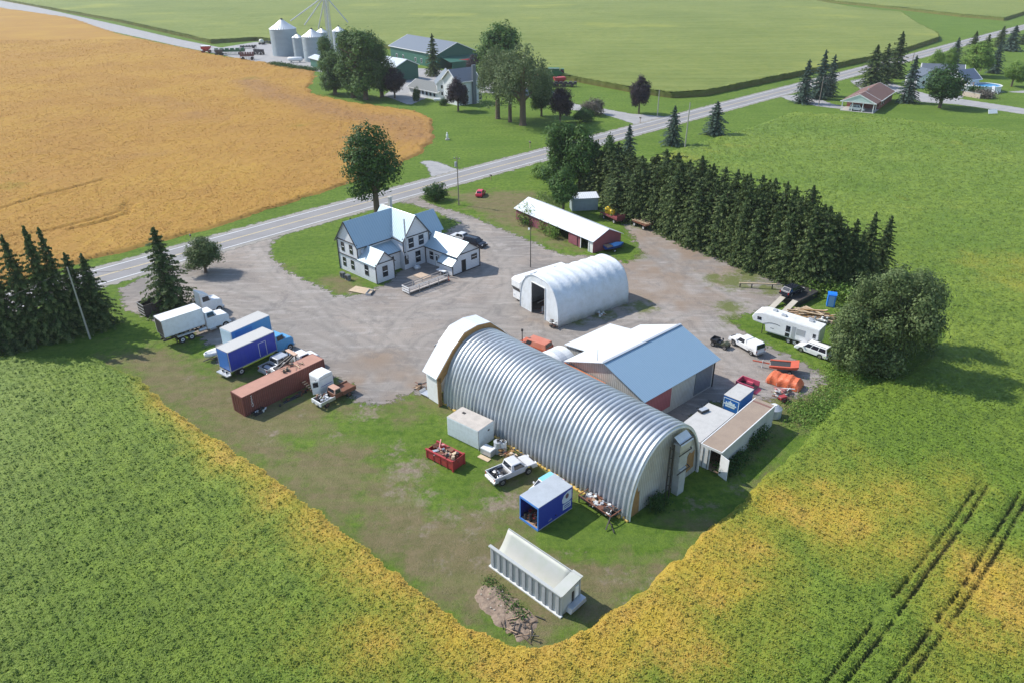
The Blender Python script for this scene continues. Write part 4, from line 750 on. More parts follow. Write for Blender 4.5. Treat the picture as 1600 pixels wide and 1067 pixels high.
def wagon(name, label, cat, loc, yaw, m, L=4.5, W=1.8, wb=2.6, H=1.6, kind='suv', rim=None, roofm_=None):
    t = thing(name, label, cat, loc, yaw); r = .34 if kind != 'sedan' else .31; k_ = H/1.7; hood = .98*k_; belt = 1.0*k_; xr, xf = -wb/2, wb/2; cf = xf-.25
    rear = {'suv': -L/2+.05, 'hatch': -L/2+.1, 'sedan': -L/2+1.0}[kind]
    lower(L, .3, [(-L/2, belt-.1), (-L/2+.05, belt), (cf, belt), (L/2-.3, hood-.12), (L/2, hood-.3)], (xr, xf), r+.07, W, m, t)
    cabin(t, rear, cf+.25, rear+(.22 if kind == 'suv' else .6), cf-.45, belt-.02, H, W/2-.04, W/2-.2, m, 'greenhouse', wins=((.05, .34), (.37, .66), (.69, .93)) if kind == 'suv' else ((.1, .5), (.53, .92)))
    for x, s in ((xr, 1), (xr, -1), (xf, 1), (xf, -1)): wheel(t, x, s*(W/2-.1), r, .2, rim, s)
    bits(t, L, W, hood-.28, belt-.15, m, .32); mirrors(t, cf-.05, W/2, belt+.02, m)
    if kind == 'suv':
        for s in (-1, 1): q = MB(); q.bar((rear+.4, s*(W/2-.3), H+.04), (cf-.6, s*(W/2-.3), H+.04), .04, .05, darkmetal); q.build('roof_rack', t)
    return t
blueT = striped('blue_paint', (.025, .045, .36), (.015, .03, .26), 'X', .6, .45, 0, .3, .004, dc=(.09, .11, .3), duty=.06); cyanT = paint('sky_blue_paint', (.08, .3, .55), .4, dirt=.2); tealc = paint('turquoise_paint', (.2, .52, .62), .45, dirt=.25, dc=(.3, .45, .5))
greytop = paint('pale_grey_roof', (.44, .43, .41), .7, 0, .4, dc=(.4, .38, .36))
def boxbody(par, L, W, z0, z1, sm_, tm, y0=0, x0=0, name='cargo_box', trim=silver, rear=None):
    mb = MB(); mb.bx(x0, x0+L, -W/2, W/2, z0, z1-.06, sm_); mb.bx(x0-.01, x0+L+.01, -W/2-.01, W/2+.01, z1-.058, z1, tm); o = mb.build(name, par)
    mb = MB()
    for s in (-1, 1):
        mb.bx(x0-.02, x0+L+.02, s*(W/2+.012)-.02, s*(W/2+.012)+.02, z1-.1, z1+.012, trim); mb.bx(x0-.02, x0+L+.02, s*(W/2+.012)-.02, s*(W/2+.012)+.02, z0-.05, z0+.1, trim)
        for x in (x0, x0+L): mb.bx(x-.03, x+.03, s*(W/2+.004)-.04, s*(W/2+.004)+.04, z0+.102, z1-.102, trim)
    mb.build('edge_trim', o)
    if rear: mb = MB(); mb.bx(x0-.045, x0-.002, -W/2+.12, W/2-.12, z0+.12, z1-.16, rear); mb.build('rear_door', o)
    return o
def tractorcab(t, x0, m, W=2.3, hoodL=1.6, zf=1.0, zr=2.9, day=True, hz=2.0, face=1):
    "conventional truck cab from x0 forward"
    cabL = 1.6; mb = MB(); mb.prism([(x0, zf-.35), (x0+cabL+hoodL, zf-.35), (x0+cabL+hoodL, hz-.35), (x0+cabL+hoodL-.25, hz-.05), (x0+cabL, hz+.12), (x0, hz+.12)], -W/2+.12, W/2-.12, m); o = mb.build('cab_body', t, bevel=.08)
    cabin(t, x0, x0+cabL+.05, x0+.06, x0+cabL-.25, hz+.1, zr, W/2-.13, W/2-.22, m, 'cab', wins=((.18, .88),), rear=False)
    for s in (-1, 1):
        q = MB(); xx = x0+cabL+hoodL-.75; R = []
        for i in range(9): a = math.pi*i/8; R.append((xx+.68*math.cos(a), .55+.68*math.sin(a)))
        for i in range(8, -1, -1): a = math.pi*i/8; R.append((xx+.56*math.cos(a), .55+.56*math.sin(a)))
        q.prism(R, s*(W/2-.22)-.2, s*(W/2-.22)+.2, m); q.build('fender', t); wheel(t, xx, s*(W/2-.2), .5, .28, None, s)
        q = MB(); q.bx(x0+cabL+hoodL-.05, x0+cabL+hoodL+.03, s*.75-.14, s*.75+.14, hz-.75, hz-.5, hlamp); q.build('headlight', t)
        q = MB(); q.bx(x0+.3, x0+1.2, s*(W/2-.05)-.18, s*(W/2-.05)+.18, .5, .68, chrome); q.build('step', t)
    q = MB(); q.bx(x0+cabL+hoodL-.02, x0+cabL+hoodL+.02, -.55, .55, .9, hz-.4, darkmetal); q.build('grille', t)
    q = MB(); q.bx(x0+cabL+hoodL, x0+cabL+hoodL+.2, -W/2+.1, W/2-.1, .45, .8, chrome); q.build('bumper', t); mirrors(t, x0+cabL-.1, W/2-.1, hz+.3, chrome)
def chassis(t, x0, x1, z=.85):
    mb = MB(); [mb.bx(x0, x1, s*.42-.05, s*.42+.05, z-.15, z+.12, darkmetal) for s in (-1, 1)]; [mb.bx(x-.05, x+.05, -.37, .37, z-.1, z+.08, darkmetal) for x in np.arange(x0+.3, x1, 1.2)]; return mb.build('frame', t)
def duals(t, x, W, r=.5):
    for s in (-1, 1): wheel(t, x, s*(W/2-.22), r, .42, white, s)
def mudflap(t, x, W):
    for s in (-1, 1): q = MB(); q.bx(x-.02, x+.02, s*(W/2-.25)-.25, s*(W/2-.25)+.25, .25, .85, blackp); q.build('mud_flap', t)
# -- white day-cab truck with white box on its bare tandem frame
a, b = G(286.4, 535.4), G(356.5, 507); yw = D(45.5); n_ = Vector((-math.sin(yw), math.cos(yw), 0)); loc = a+n_*1.1
t = thing('box_truck', 'white day cab truck with a short white box over a bare tandem rear', 'truck', (loc.x, loc.y, 0), yw)
chassis(t, -2.4, 6.9, .95); duals(t, 0, 2.5); duals(t, 1.35, 2.5)
boxbody(t, 5.9, 2.5, 1.75, 4.3, white, white, x0=-2.3, rear=darkmetal, trim=dirtywhite); tractorcab(t, 3.9, white, 2.4, 1.9, 1.0, 3.25, hz=2.25)
mb = MB(); mb.bx(-.6, 1.9, -1.28, -.8, 1.08, 1.2, dirtywhite); mb.build('mudguard', t); mb = MB(); mb.cyl((2.6, -1.0, .95), (3.7, -1.0, .95), .28, chrome); mb.build('fuel_tank', t); mudflap(t, -.75, 2.5)
mb = MB(); [mb.bx(x, x+.1, -1.0, 1.0, 1.1, 1.73, darkmetal) for x in (-2.2, -1, .4, 1.8, 3.1)]; mb.build('subframe', t)
g = G(336, 490); t = thing('white_tractor_unit', 'second white truck tractor parked tight behind the white box truck', 'truck', (g.x-2.6, g.y-1.2, 0), D(47)); chassis(t, -2.5, 4, .95); duals(t, -1.6, 2.5); duals(t, -.3, 2.5); tractorcab(t, .9, white, 2.4, 1.7, 1.0, 3.3, hz=2.2)
mb = MB(); mb.prism([(.88, 3.32), (2.3, 3.32), (1.0, 4.0), (.88, 4.0)], -.95, .95, white); mb.build('roof_fairing', t, bevel=.08); mb = MB(); mb.cyl((.8, -1.05, .9), (.8, -1.05, 4.0), .09, chrome, n=10); mb.build('exhaust', t)
# -- light blue and grey box trailer
t = thing('box_trailer', 'pale box trailer with sky blue side between the white and deep blue trucks', 'trailer', (-38.78, 90.41, 0), D(54.5)); t.location = Vector((-38.78, 90.41, 0))+Matrix.Rotation(D(54.5), 3, 'Z') @ Vector((0, 1.24, 0))
o = boxbody(t, 6.5, 2.46, 1.0, 3.6, cyanT, greytop, trim=dirtywhite); mb = MB(); mb.bx(-.06, -.003, -1.2, 1.2, 1.0, 3.5, paint('pale_blue_door', (.5, .62, .7), .5)); mb.build('rear_door', o); chassis(t, .2, 6, .8); duals(t, 1.2, 2.46); 
mb = MB(); mb.bx(-1.2, -.08, -1.15, 1.15, .72, .84, dirtywhite); mb.build('rear_platform', t); mb = MB(); [mb.cyl((5.4, s*.9, 0), (5.4, s*.9, .9), .06, darkmetal, n=8) for s in (-1, 1)]; mb.build('landing_legs', t)
mb = MB(); mb.bx(.6, 3.4, -1.245, -1.236, 1.35, 3.2, paint('mid_blue_panel', (.06, .22, .5), .4)); mb.build('side_panel', o)
# -- white boat hull beside the blue truck
g = G(334, 566); t = thing('small_boat', 'small white boat hull half hidden left of the deep blue truck', 'boat', (g.x-.2, g.y+1.3, .35), D(232)); t.scale = (.72, .85, .9); mb = MB(); R = []
for x, w_, z0, z1 in ((-2.1, .8, .1, .75), (-1, .95, 0, .78), (.4, .95, 0, .85), (1.4, .65, .08, .95), (2.1, .12, .45, 1.05)): R.append([(x, -w_, z1), (x, -w_*.85, (z0+z1)*.45), (x, 0, z0), (x, w_*.85, (z0+z1)*.45), (x, w_, z1), (x, w_*.7, z1-.04), (x, -w_*.7, z1-.04)])
mb.rings(R, white); mb.build('hull', t, smooth=True); mb = MB(); mb.rings([[(x, -w_, z), (x, 0, z+.2), (x, w_, z), (x, 0, z-.02)] for x, w_, z in ((-1.9, .7, .78), (0, .85, .84), (1.3, .55, .94), (1.9, .15, 1.02))], dirtywhite); mb.build('cover', t)
mb = MB(); mb.bar((-2, -.5, -.2), (2.6, 0, -.1), .08, .08, darkmetal); mb.bar((-2, .5, -.2), (2.6, 0, -.1), .08, .08, darkmetal); mb.build('cradle', t)
# -- deep blue box truck with sky blue cab
t = thing('box_truck', 'deep blue box truck with sky blue cab and rear step', 'truck', tuple(Vector((-37.0, 83.9, 0))+Matrix.Rotation(D(53.3), 3, 'Z') @ Vector((0, 1.25, 0))), D(53.3))
o = boxbody(t, 7.35, 2.5, 1.1, 3.98, blueT, greytop, trim=silver, rear=paint('blue_roll_door', (.04, .16, .5), .4)); mb = MB()
for (x0, x1, z0, z1) in ((4.6, 4.66, 1.3, 3.3), (5.74, 5.8, 1.3, 3.3), (4.66, 5.74, 3.24, 3.3)): mb.bx(x0, x1, -1.275, -1.252, z0, z1, dirtywhite)
mb.build('side_door', o); chassis(t, -.3, 10, .9); duals(t, 1.5, 2.5); tractorcab(t, 7.5, cyanT, 2.3, 1.3, 1.0, 2.9, hz=2.0); mb = MB(); mb.bx(-.7, -.06, -1.2, 1.2, .55, .7, silver); mb.bx(-.12, -.06, -1.2, 1.2, .7, 1.05, silver); mb.build('rear_step', t); mudflap(t, .8, 2.5)
mb = MB(); mb.cyl((7.45, -1.0, .8), (7.45, -1.0, 4.5), .05, chrome, n=8); mb.build('exhaust', t)
# -- silver crew pickup beside it
loc, yw = axpos((430, 585), (463, 568), -1, .95, 3.5); pickup('pickup_truck', 'silver crew cab pickup between the blue box truck and the red container', (loc[0], loc[1], 0), D(53), silver, L=5.7, W=2.0, wb=3.6, crew=True)
# -- shipping container
contR = striped('red_oxide_container', (.21, .065, .052), (.15, .045, .036), 'X', .28, .65, .1, .45, .05, dc=(.14, .07, .05)); contT = paint('faded_red_roof', (.42, .22, .16), .8, .1, .6, dc=(.3, .16, .12), sc=1)
t = B('shipping_container', 'long rusty red shipping container with white lettering near its end', 'container', (-32.5, 74.9, 50.2)); cL, cW, cH = 12.19, 2.44, 2.72
mb = MB(); mb.bx(.06, cL-.06, .03, cW-.03, .1, cH-.04, contR); mb.build('wall', t); mb = MB(); mb.bx(.05, cL-.05, .05, cW-.05, cH-.038, cH, contT); mb.build('roof', t); mb = MB()
for x in (0, cL-.14):
    for y in (0, cW-.14): mb.bx(x, x+.14, y, y+.14, 0, cH+.01, contR)
for y in (0, cW-.08): mb.bx(.14, cL-.14, y, y+.08, 0, .16, contR); mb.bx(.14, cL-.14, y, y+.08, cH-.08, cH+.008, contR)
for x in (0, cL-.08): mb.bx(x, x+.08, .14, cW-.14, 0, .16, contR); mb.bx(x, x+.08, .14, cW-.14, cH-.08, cH+.008, contR)
mb.build('corner_frame', t)
for y in (.16, 1.24):
    mb = MB(); mb.bx(.0, .05, y, y+1.04, .18, cH-.1, contR); d_ = mb.build('door', t); mb = MB(); [mb.cyl((-.03, y+q, .15), (-.03, y+q, cH-.1), .025, rust, n=8) for q in (.25, .75)]; mb.build('locking_bar', d_)
for i in range(5):
    T = Matrix.Translation((1.25, .018, 2.3-.32*i)) @ Matrix.Rotation(math.pi/2, 4, 'X'); textmesh('YSCAU'[i], .42, white, 'lettering', t, T, .008)
# things lying on the container roof
def junk(name, label, cat, loc, rz, n_, size, mats, seed, h=.3, flat=False):
    "heap of bent bars, sheets and drums"
    r = random.Random(seed); mb = MB()
    for i in range(n_):
        m = r.choice(mats); x, y, z = r.uniform(-1, 1)*size[0], r.uniform(-1, 1)*size[1], r.uniform(.05, h); a = r.uniform(0, math.pi); l = r.uniform(.3, 1)*min(size)*1.3
        k = r.random()
        if k < .5: mb.bar((x-l*math.cos(a), y-l*math.sin(a), z+r.uniform(-.05, h*.4)), (x+l*math.cos(a), y+l*math.sin(a), z), r.uniform(.04, .12), r.uniform(.03, .1), m)
        elif k < .8: T = Matrix.Translation((x, y, z)) @ Matrix.Rotation(a, 4, 'Z') @ Matrix.Rotation(r.uniform(-.5, .5), 4, 'X'); mb.bx(-l*.5, l*.5, -l*.3, l*.3, -.02, .03+r.uniform(0, .12), m, T)
        else: mb.cyl((x, y, 0), (x+.1*r.random(), y, .2+r.random()*h), r.uniform(.08, .2), m, n=10)
    if cat == 'scrap' and name == 'scrap_heap': mb.rings([[(size[0]*q*math.cos(2*math.pi*i/10)*(.8+.2*math.sin(i*2.3)), size[1]*q*math.sin(2*math.pi*i/10), z) for i in range(10)] for q, z in ((1.0, 0), (.6, h*.35), (.1, h*.5))], mats[-1])
    return tag(mb.build(name, loc=loc, rz=rz), label, cat)
# -- tow truck seen over the container's far end
g = G(452, 588); t = thing('tow_truck', 'white and black tow truck with folded boom behind the red container', 'tow truck', (g.x+.6, g.y+1.2, 0), D(47)); chassis(t, -3, 3.2, .9); duals(t, -1.6, 2.3); lower(2.6, .7, [(-1.3, 1.5), (1.3, 1.5)], (-.1,), .6, 2.3, white, t, 'rear_body').location = (-1.7, 0, 0)
tractorcab(t, .4, white, 2.1, 1.4, .9, 2.5, hz=1.75)
mb = MB(); [mb.bar((-2.8, s*.35, 1.6), (-.1, s*.2, 2.6), .16, .18, darkmetal) for s in (-1, 1)]; mb.bar((-.2, -.9, 1.5), (-.2, -.9, 2.95), .12, .12, darkmetal); mb.bar((-.2, .9, 1.5), (-.2, .9, 2.95), .12, .12, darkmetal); mb.build('boom', t)
mb = MB(); mb.bx(-.45, .1, -1.1, 1.1, 2.96, 3.15, paint('tan_light_bar', (.55, .36, .25), .5)); mb.build('light_bar', t, bevel=.05)
mb = MB(); mb.bx(-2.9, -.4, -.5, .5, 1.52, 1.75, darkmetal); mb.cyl((-1, -.4, 1.9), (-1, .4, 1.9), .22, darkmetal); mb.bx(-3.4, -2.9, -.8, .8, .8, 1.0, blackp); mb.build('winch', t)
junk('roof_scrap', 'brown scrap lying on the far part of the container roof', 'scrap', tuple(Matrix.Translation((-32.5, 74.9, 2.75)) @ Matrix.Rotation(D(50.2), 4, 'Z') @ Vector((8.3, 1.3, 0))), D(50.2), 16, (1.6, .6), [rust, wood, darkmetal, paleplank], 4, .25)
junk('scrap_heap', 'dark scrap and a spare tyre at the foot of the container near its door', 'scrap', tuple(Matrix.Translation((-32.5, 74.9, 0)) @ Matrix.Rotation(D(50.2), 4, 'Z') @ Vector((1.6, -.6, 0))), D(50.2), 34, (.8, .3), [blackp, darkmetal, dirtywhite, rubber], 8, .4)
junk('scrap_heap', 'low reddish scrap in the grass along the container side', 'scrap', tuple(Matrix.Translation((-32.5, 74.9, 0)) @ Matrix.Rotation(D(50.2), 4, 'Z') @ Vector((6.4, -.9, 0))), D(50.2), 22, (2.4, .4), [rust, darkmetal, redp, blackp], 9, .3)
# -- white cabin box and old flatbed truck
whb = thing('truck_cabin', 'small white windowed cabin box standing beside the red container', 'cabin', tuple(G(505, 610)), D(52)); mb = MB(); mb.bx(-1.1, 1.1, -.95, .95, .35, 2.55, white); mb.prism([(-1.1, 2.55), (1.1, 2.55), (1.0, 2.75), (0, 2.85), (-1.0, 2.75)], -.98, .98, white); mb.build('shell', whb, bevel=.05)
mb = MB(); mb.bx(-1.118, -1.102, -.7, -.2, 1.5, 2.2, glass); mb.build('window', whb); mb = MB(); mb.bx(-.9, .9, -.965, -.952, 1.3, 1.36, blueT); mb.bx(-.9, .9, -.965, -.952, 2.3, 2.36, silver); mb.build('side_stripe', whb); T = Matrix.Translation((-1.1, -.95, 0)) @ Matrix.Rotation(D(150), 4, 'Z'); mb = MB(); mb.bx(0, .95, -.03, .03, .5, 2.4, white, T); dr = mb.build('door', whb); mb = MB(); mb.bx(.15, .8, -.045, .045, 1.5, 2.2, glass, T); mb.build('window', dr)
for s in (-1, 1): q = MB(); q.bx(-1, 1, s*.7-.1, s*.7+.1, 0, .348, darkmetal); q.build('skid', whb)
sk = thing('steel_ladder', 'rusty steel ladder leaning down beside the white cabin box', 'ladder', tuple(G(486, 612)), D(-38)); mb = MB(); [mb.bar((-2.0, s*.3, 1.3), (1.8, s*.3, .1), .07, .07, rust) for s in (-1, 1)]; mb.build('rail', sk); 
mb = MB(); [mb.bar((-2+.38*i, -.3, 1.3-.12*i), (-2+.38*i, .3, 1.3-.12*i), .14, .05, paleplank) for i in range(11)]; mb.build('rungs', sk)
a, b = G(501, 634), G(545, 612); yw = YW(a, b); t = thing('old_flatbed', 'stripped rusty flatbed truck with open engine bay and scrap on its deck', 'truck', tuple((a+b)/2), yw); chassis(t, -2.8, 2.5, .6)
mb = MB(); mb.bx(.6, 2.7, -.85, .85, .85, 1.0, rust); mb.bx(.6, 2.7, .85, .95, .6, 1.15, rust); mb.bx(.6, 2.7, -.95, -.85, .6, 1.15, rust); mb.build('flat_deck', t)
mb = MB(); mb.bx(-.5, .6, -.85, .85, .6, 1.15, rust); mb.build('cab_floor', t); cabin(t, -.5, .62, -.3, .55, 1.14, 1.75, .85, .7, paint('tan_cab', (.5, .28, .2), .6, dirt=.5), 'cab', wins=((.15, .85),))
mb = MB(); mb.bx(-2.6, -.5, -.95, -.82, .6, 1.0, chrome); mb.bx(-2.6, -.5, .82, .95, .6, 1.0, chrome); mb.bx(-2.75, -2.6, -.95, .95, .5, 1.0, dirtywhite); mb.build('front_panels', t)
mb = MB(); rr = random.Random(6)
for i in range(16): x, y = rr.uniform(-2.5, -.6), rr.uniform(-.7, .7); (mb.cyl((x, y, .7), (x, y, .9+rr.random()*.35), .12+.15*rr.random(), rr.choice([white, darkmetal, chrome, rubber]), n=10) if i % 2 else mb.bar((x, y, 1.0), (x+.5, y+.3, 1.1), .08, .08, rr.choice([rust, chrome])))
mb.build('engine_parts', t)
for x in (-1.8, 1.6):
    for s in (-1, 1): wheel(t, x, s*.85, .36, .22, rust, s)
# -- near silver pickup by the hut
loc, yw = axpos((786, 757.5), (826, 740), -1, .85, 3.4); pickup('pickup_truck', 'silver regular cab pickup with open black bed parked beside the steel hut', loc, yw, paint('light_silver_paint', (.6, .6, .61), .35, .2, .15), L=5.4, W=1.95, wb=3.35, load=True, lift=.12)
# -- blue open box
t = B('storage_box', 'royal blue box body with grey roof open at one end on the grass', 'storage box', (2.4, 54.5, 42.7)); L_b, W_b, H_b = 4.75, 2.6, 2.9; rb = paint('royal_blue', (.02, .04, .3), .45, dirt=.15, dc=(.05, .08, .3)); lb = paint('light_blue_frame', (.06, .2, .55), .5)
mb = MB(); mb.bx(0, L_b, 0, .06, .12, H_b-.06, rb); mb.build('side_wall', t); mb = MB(); mb.bx(0, L_b, W_b-.06, W_b, .12, H_b-.06, rb); mb.build('side_wall', t); mb = MB(); mb.bx(L_b-.06, L_b, .06, W_b-.06, .12, H_b-.06, rb); mb.build('end_wall', t); mb = MB(); mb.bx(-.02, L_b+.02, -.02, W_b+.02, H_b-.058, H_b, paint('pale_blue_roof', (.4, .43, .46), .5, .1, .3)); mb.build('roof', t, bevel=.03)
mb = MB(); mb.bx(0, L_b-.06, .06, W_b-.06, .06, .12, wood); mb.build('floor', t); mb = MB(); mb.bx(-.06, 0, 0, .12, .1, H_b-.06, lb); mb.bx(-.06, 0, W_b-.12, W_b, .1, H_b-.06, lb); mb.bx(-.06, 0, .12, W_b-.12, H_b-.25, H_b-.06, lb); mb.bx(-.1, 0, 0, W_b, 0, .2, lb); mb.bx(0, L_b, -.03, 0, .05, .14, silver); mb.build('door_frame', t)
junk('stored_parts', 'dark engine parts heaped inside the open blue box', 'scrap', tuple(Matrix.Translation((2.4, 54.5, .13)) @ Matrix.Rotation(D(42.7), 4, 'Z') @ Vector((1.3, 1.3, 0))), D(42.7), 30, (1.1, .9), [darkmetal, rust, chrome, blackp, redp], 21, 1.1)
# mark on the side: white rounded badge with a dark figure and lines of lettering (plain shapes, kept generic)
mb = MB(); Z = lambda pts, y, m: mb.prism(pts, -y-.004, -y, m)
circ = lambda cx_, cz, r_, n_=18, sx=1: [(cx_+r_*sx*math.cos(2*math.pi*i/n_), cz+r_*math.sin(2*math.pi*i/n_)) for i in range(n_)]
pal = paint('badge_white', (.5, .56, .66), .5); Z([(3.3, 1.5), (3.25, 1.95), (3.5, 2.4), (4.1, 2.65), (4.6, 2.62), (4.62, 1.55), (4.3, 1.35), (3.6, 1.35)], .003, pal); Z(circ(3.95, 2.12, .3, sx=.8), .009, paint('badge_dark', (.12, .06, .09), .5)); Z([(3.4, .55), (3.4, 1.25), (4.55, 1.25), (4.55, .55)], .003, pal); Z([(3.55, .72), (3.55, .82), (4.4, .82), (4.4, .72)], .009, rb); Z([(3.55, .95), (3.55, 1.08), (4.4, 1.08), (4.4, .95)], .009, rb); mb.build('emblem', t)
# -- turquoise car behind the box
a = G(855, 768); wagon('parked_car', 'small white car with turquoise roof behind the royal blue box', 'car', (a.x-.1, a.y+.2, 0), D(222), white, L=3.9, W=1.65, wb=2.4, H=1.5, kind='hatch')
q = C.objects[-1]; 
mb = MB(); T_ = Matrix.Translation((a.x-.1, a.y+.2, 0)) @ Matrix.Rotation(D(222), 4, 'Z'); rt = MB(); rt.bx(-1.2, .55, -.66, .66, 1.5, 1.54, tealc); cr_ = [o for o in C.objects if o.get('label', '').startswith('small white car with')][0]; rt.build('roof_panel', cr_, bevel=.02); rt = MB(); rt.bx(1.1, 1.85, -.7, .7, .78, .81, tealc); rt.build('bonnet_panel', cr_)
# -- red dump body with scrap
t = B('dump_body', 'red steel dump body heaped with scrap lying in the grass', 'dump body', (-9.67, 66.37, -38.5)); dL, dW, dH = 4.1, 1.8, 1.25; mb = MB()
mb.bx(0, dL, 0, .08, .15, dH, redp); mb.bx(0, dL, dW-.08, dW, .15, dH, redp); mb.bx(0, .08, .08, dW-.08, .15, dH*.9, redp); mb.bx(dL-.08, dL, .08, dW-.08, .1, dH+.1, redp); mb.bx(.08, dL-.08, .08, dW-.08, .15, .25, redp); mb.build('tub', t, bevel=.02)
mb = MB(); [mb.bx(x, x+.1, -.06, 0, .1, dH-.1, redp) for x in (.1, 1.1, 2.1, 3.1, 3.95)]; mb.bx(0, dL+.05, -.1, .12, dH, dH+.1, redp); mb.bx(0, dL+.05, dW-.12, dW+.1, dH, dH+.1, redp); mb.build('ribs', t); mb = MB(); mb.bx(dL-.15, dL+.05, -.1, .08, 0, dH+.2, redp); mb.bx(dL-.15, dL+.05, dW-.08, dW+.1, 0, dH+.2, redp); mb.build('tailgate_post', t)
junk('scrap_load', 'tangled scrap with pink sheets heaped in the red dump body', 'scrap', tuple(Matrix.Translation((-9.67, 66.37, .8)) @ Matrix.Rotation(D(-38.5), 4, 'Z') @ Vector((2.0, .9, 0))), D(-38.5), 40, (1.7, .65), [darkmetal, paleplank, chrome, rust, paint('faded_pink', (.6, .25, .23), .6, dirt=.5)], 31, .75)
# -- white insulated box
t = B('storage_box', 'dirty white insulated box body beside the ribbed hut', 'storage box', (-7.6, 70.7, -38.9)); mb = MB(); mb.bx(0, 4.81, 0, 2.7, .08, 2.56, paint('scuffed_white', (.6, .66, .68), .55, dirt=.6, dc=(.42, .45, .44), sc=2.5)); mb.build('shell', t, bevel=.07); mb = MB(); mb.bx(.03, 4.78, .03, 2.67, 2.562, 2.6, paint('dusty_roof', (.48, .43, .38), .8, 0, .5)); mb.build('roof', t)
mb = MB(); mb.bx(4.815, 4.84, 1.6, 1.9, 1.75, 1.95, darkmetal); mb.build('latch', t); mb = MB(); mb.bx(4.78, 4.85, -.04, .04, 0, 2.6, silver); mb.build('corner_strip', t); mb = MB(); mb.bx(.9, 1.3, 1.6, 1.9, 2.6, 2.66, darkmetal); mb.build('vent', t)
# barrels and crate next to it
for i, (x_, y_, r_, h_, m_, lab) in enumerate([(778, 706, .45, 1.5, silver, 'dented grey metal drum nearest the white box'), (786, 705, .42, 1.35, dirtywhite, 'pale drum beside the grey drum at the hut wall')]):
    g = G(x_, y_); mb = MB(); mb.cyl((0, 0, 0), (0, 0, h_), r_, m_, n=18); [mb.cyl((0, 0, z), (0, 0, z+.05), r_+.02, m_, n=18) for z in (0, h_*.5, h_-.06)]; tt = thing('steel_drum', lab, 'drum', tuple(g), 0, 'drums by the hut wall'); mb.build('barrel', tt); mb = MB(); rr = random.Random(i); [mb.bar((rr.uniform(-.3, .3), rr.uniform(-.3, .3), h_), (rr.uniform(-.4, .4), rr.uniform(-.4, .4), h_+.35), .06, .06, darkmetal) for _ in range(7)]; mb.build('contents', tt)
g = G(763, 709); tt = thing('metal_crate', 'low grey metal crate in front of the drums', 'crate', tuple(g), D(-38)); mb = MB(); mb.bx(-.75, .75, -.5, .5, .1, .85, silver); mb.build('box', tt, bevel=.04); mb = MB(); mb.bx(-.7, .7, -.45, .45, .852, .9, dirtywhite); mb.build('lid', tt); mb = MB(); mb.bx(-.6, .9, -1.2, -.6, .03, .1, paleplank); mb.build('plank', tt)
junk('scrap_heap', 'greasy scrap and wood at the hut foot ahead of the silver pickup', 'scrap', tuple(G(797, 712)), D(-40), 34, (1.4, .6), [darkmetal, rust, paleplank, chrome, osb], 33, .7)
junk('scrap_heap', 'rusty bits under the front porch corner of the hut', 'scrap', tuple(G(655, 606)), D(30), 16, (.7, .5), [rust, darkmetal, wood], 34, .5)
g = G(668, 617); tt = thing('snow_blade', 'grey steel blade trailer parked against the porch side wall', 'implement', tuple(g), D(140)); mb = MB(); mb.prism([(-.9, .15), (.9, .15), (1.0, .55), (.9, .6), (.75, .3), (-.75, .3)], -.5, .5, silver); mb.build('pan', tt, bevel=.02); mb = MB(); mb.bar((-.9, 0, .3), (-2.0, 0, .45), .1, .1, darkmetal); mb.build('drawbar', tt)
g = G(690, 547); tt = thing('steel_skip', 'small black open topped bin on the gravel behind the porch', 'bin', tuple(g), D(45)); mb = MB(); [mb.bx(a_, b_, c_, d_, 0, .9, darkmetal) for a_, b_, c_, d_ in ((-.8, -.74, -.5, .5), (.74, .8, -.5, .5), (-.74, .74, -.5, -.44), (-.74, .74, .44, .5))]; mb.bx(-.74, .74, -.44, .44, .05, .1, rust); mb.build('tub', tt); mb = MB(); mb.bx(-.85, .85, .5, .56, .9, .96, dirtywhite); mb.build('rim', tt)
# -- steel rack of scrap beside the hut
a, b = G(912, 778), G(962, 812); tt = thing('scrap_rack', 'rusty steel frame holding mixed scrap beside the hut wall', 'rack', tuple((a+b)/2), YW(a, b)); mb = MB(); hL = (b-a).length/2
for s in (-.85, .95): mb.bar((-hL, s, .95), (hL, s, .95), .09, .09, rust)
for x in (-hL, 0, hL): mb.bar((x, -.85, .9), (x, .95, .9), .08, .08, rust)
mb.bar((hL, -.85, .9), (hL+.4, -1.9, .15), .1, .1, darkmetal); [mb.bar((x, s, 0), (x, s, .9), .1, .1, darkmetal) for x in (-hL+.1, hL-.1) for s in (-.8, .9)]; mb.bar((hL, -.8, .15), (hL+1.2, -1.6, .15), .08, .08, darkmetal); mb.build('frame', tt)
mb = MB(); mb.bx(-hL+.1, hL-.1, -.75, .85, .55, .6, darkmetal); mb.build('tray', tt)
junk('scrap_load', 'mixed white and red scrap lying in the steel rack', 'scrap', ((a.x+b.x)/2, (a.y+b.y)/2, .6), YW(a, b), 80, (hL*.8, .6), [silver, rust, darkmetal, wood, rust, dirtywhite, darkmetal], 41, .3)
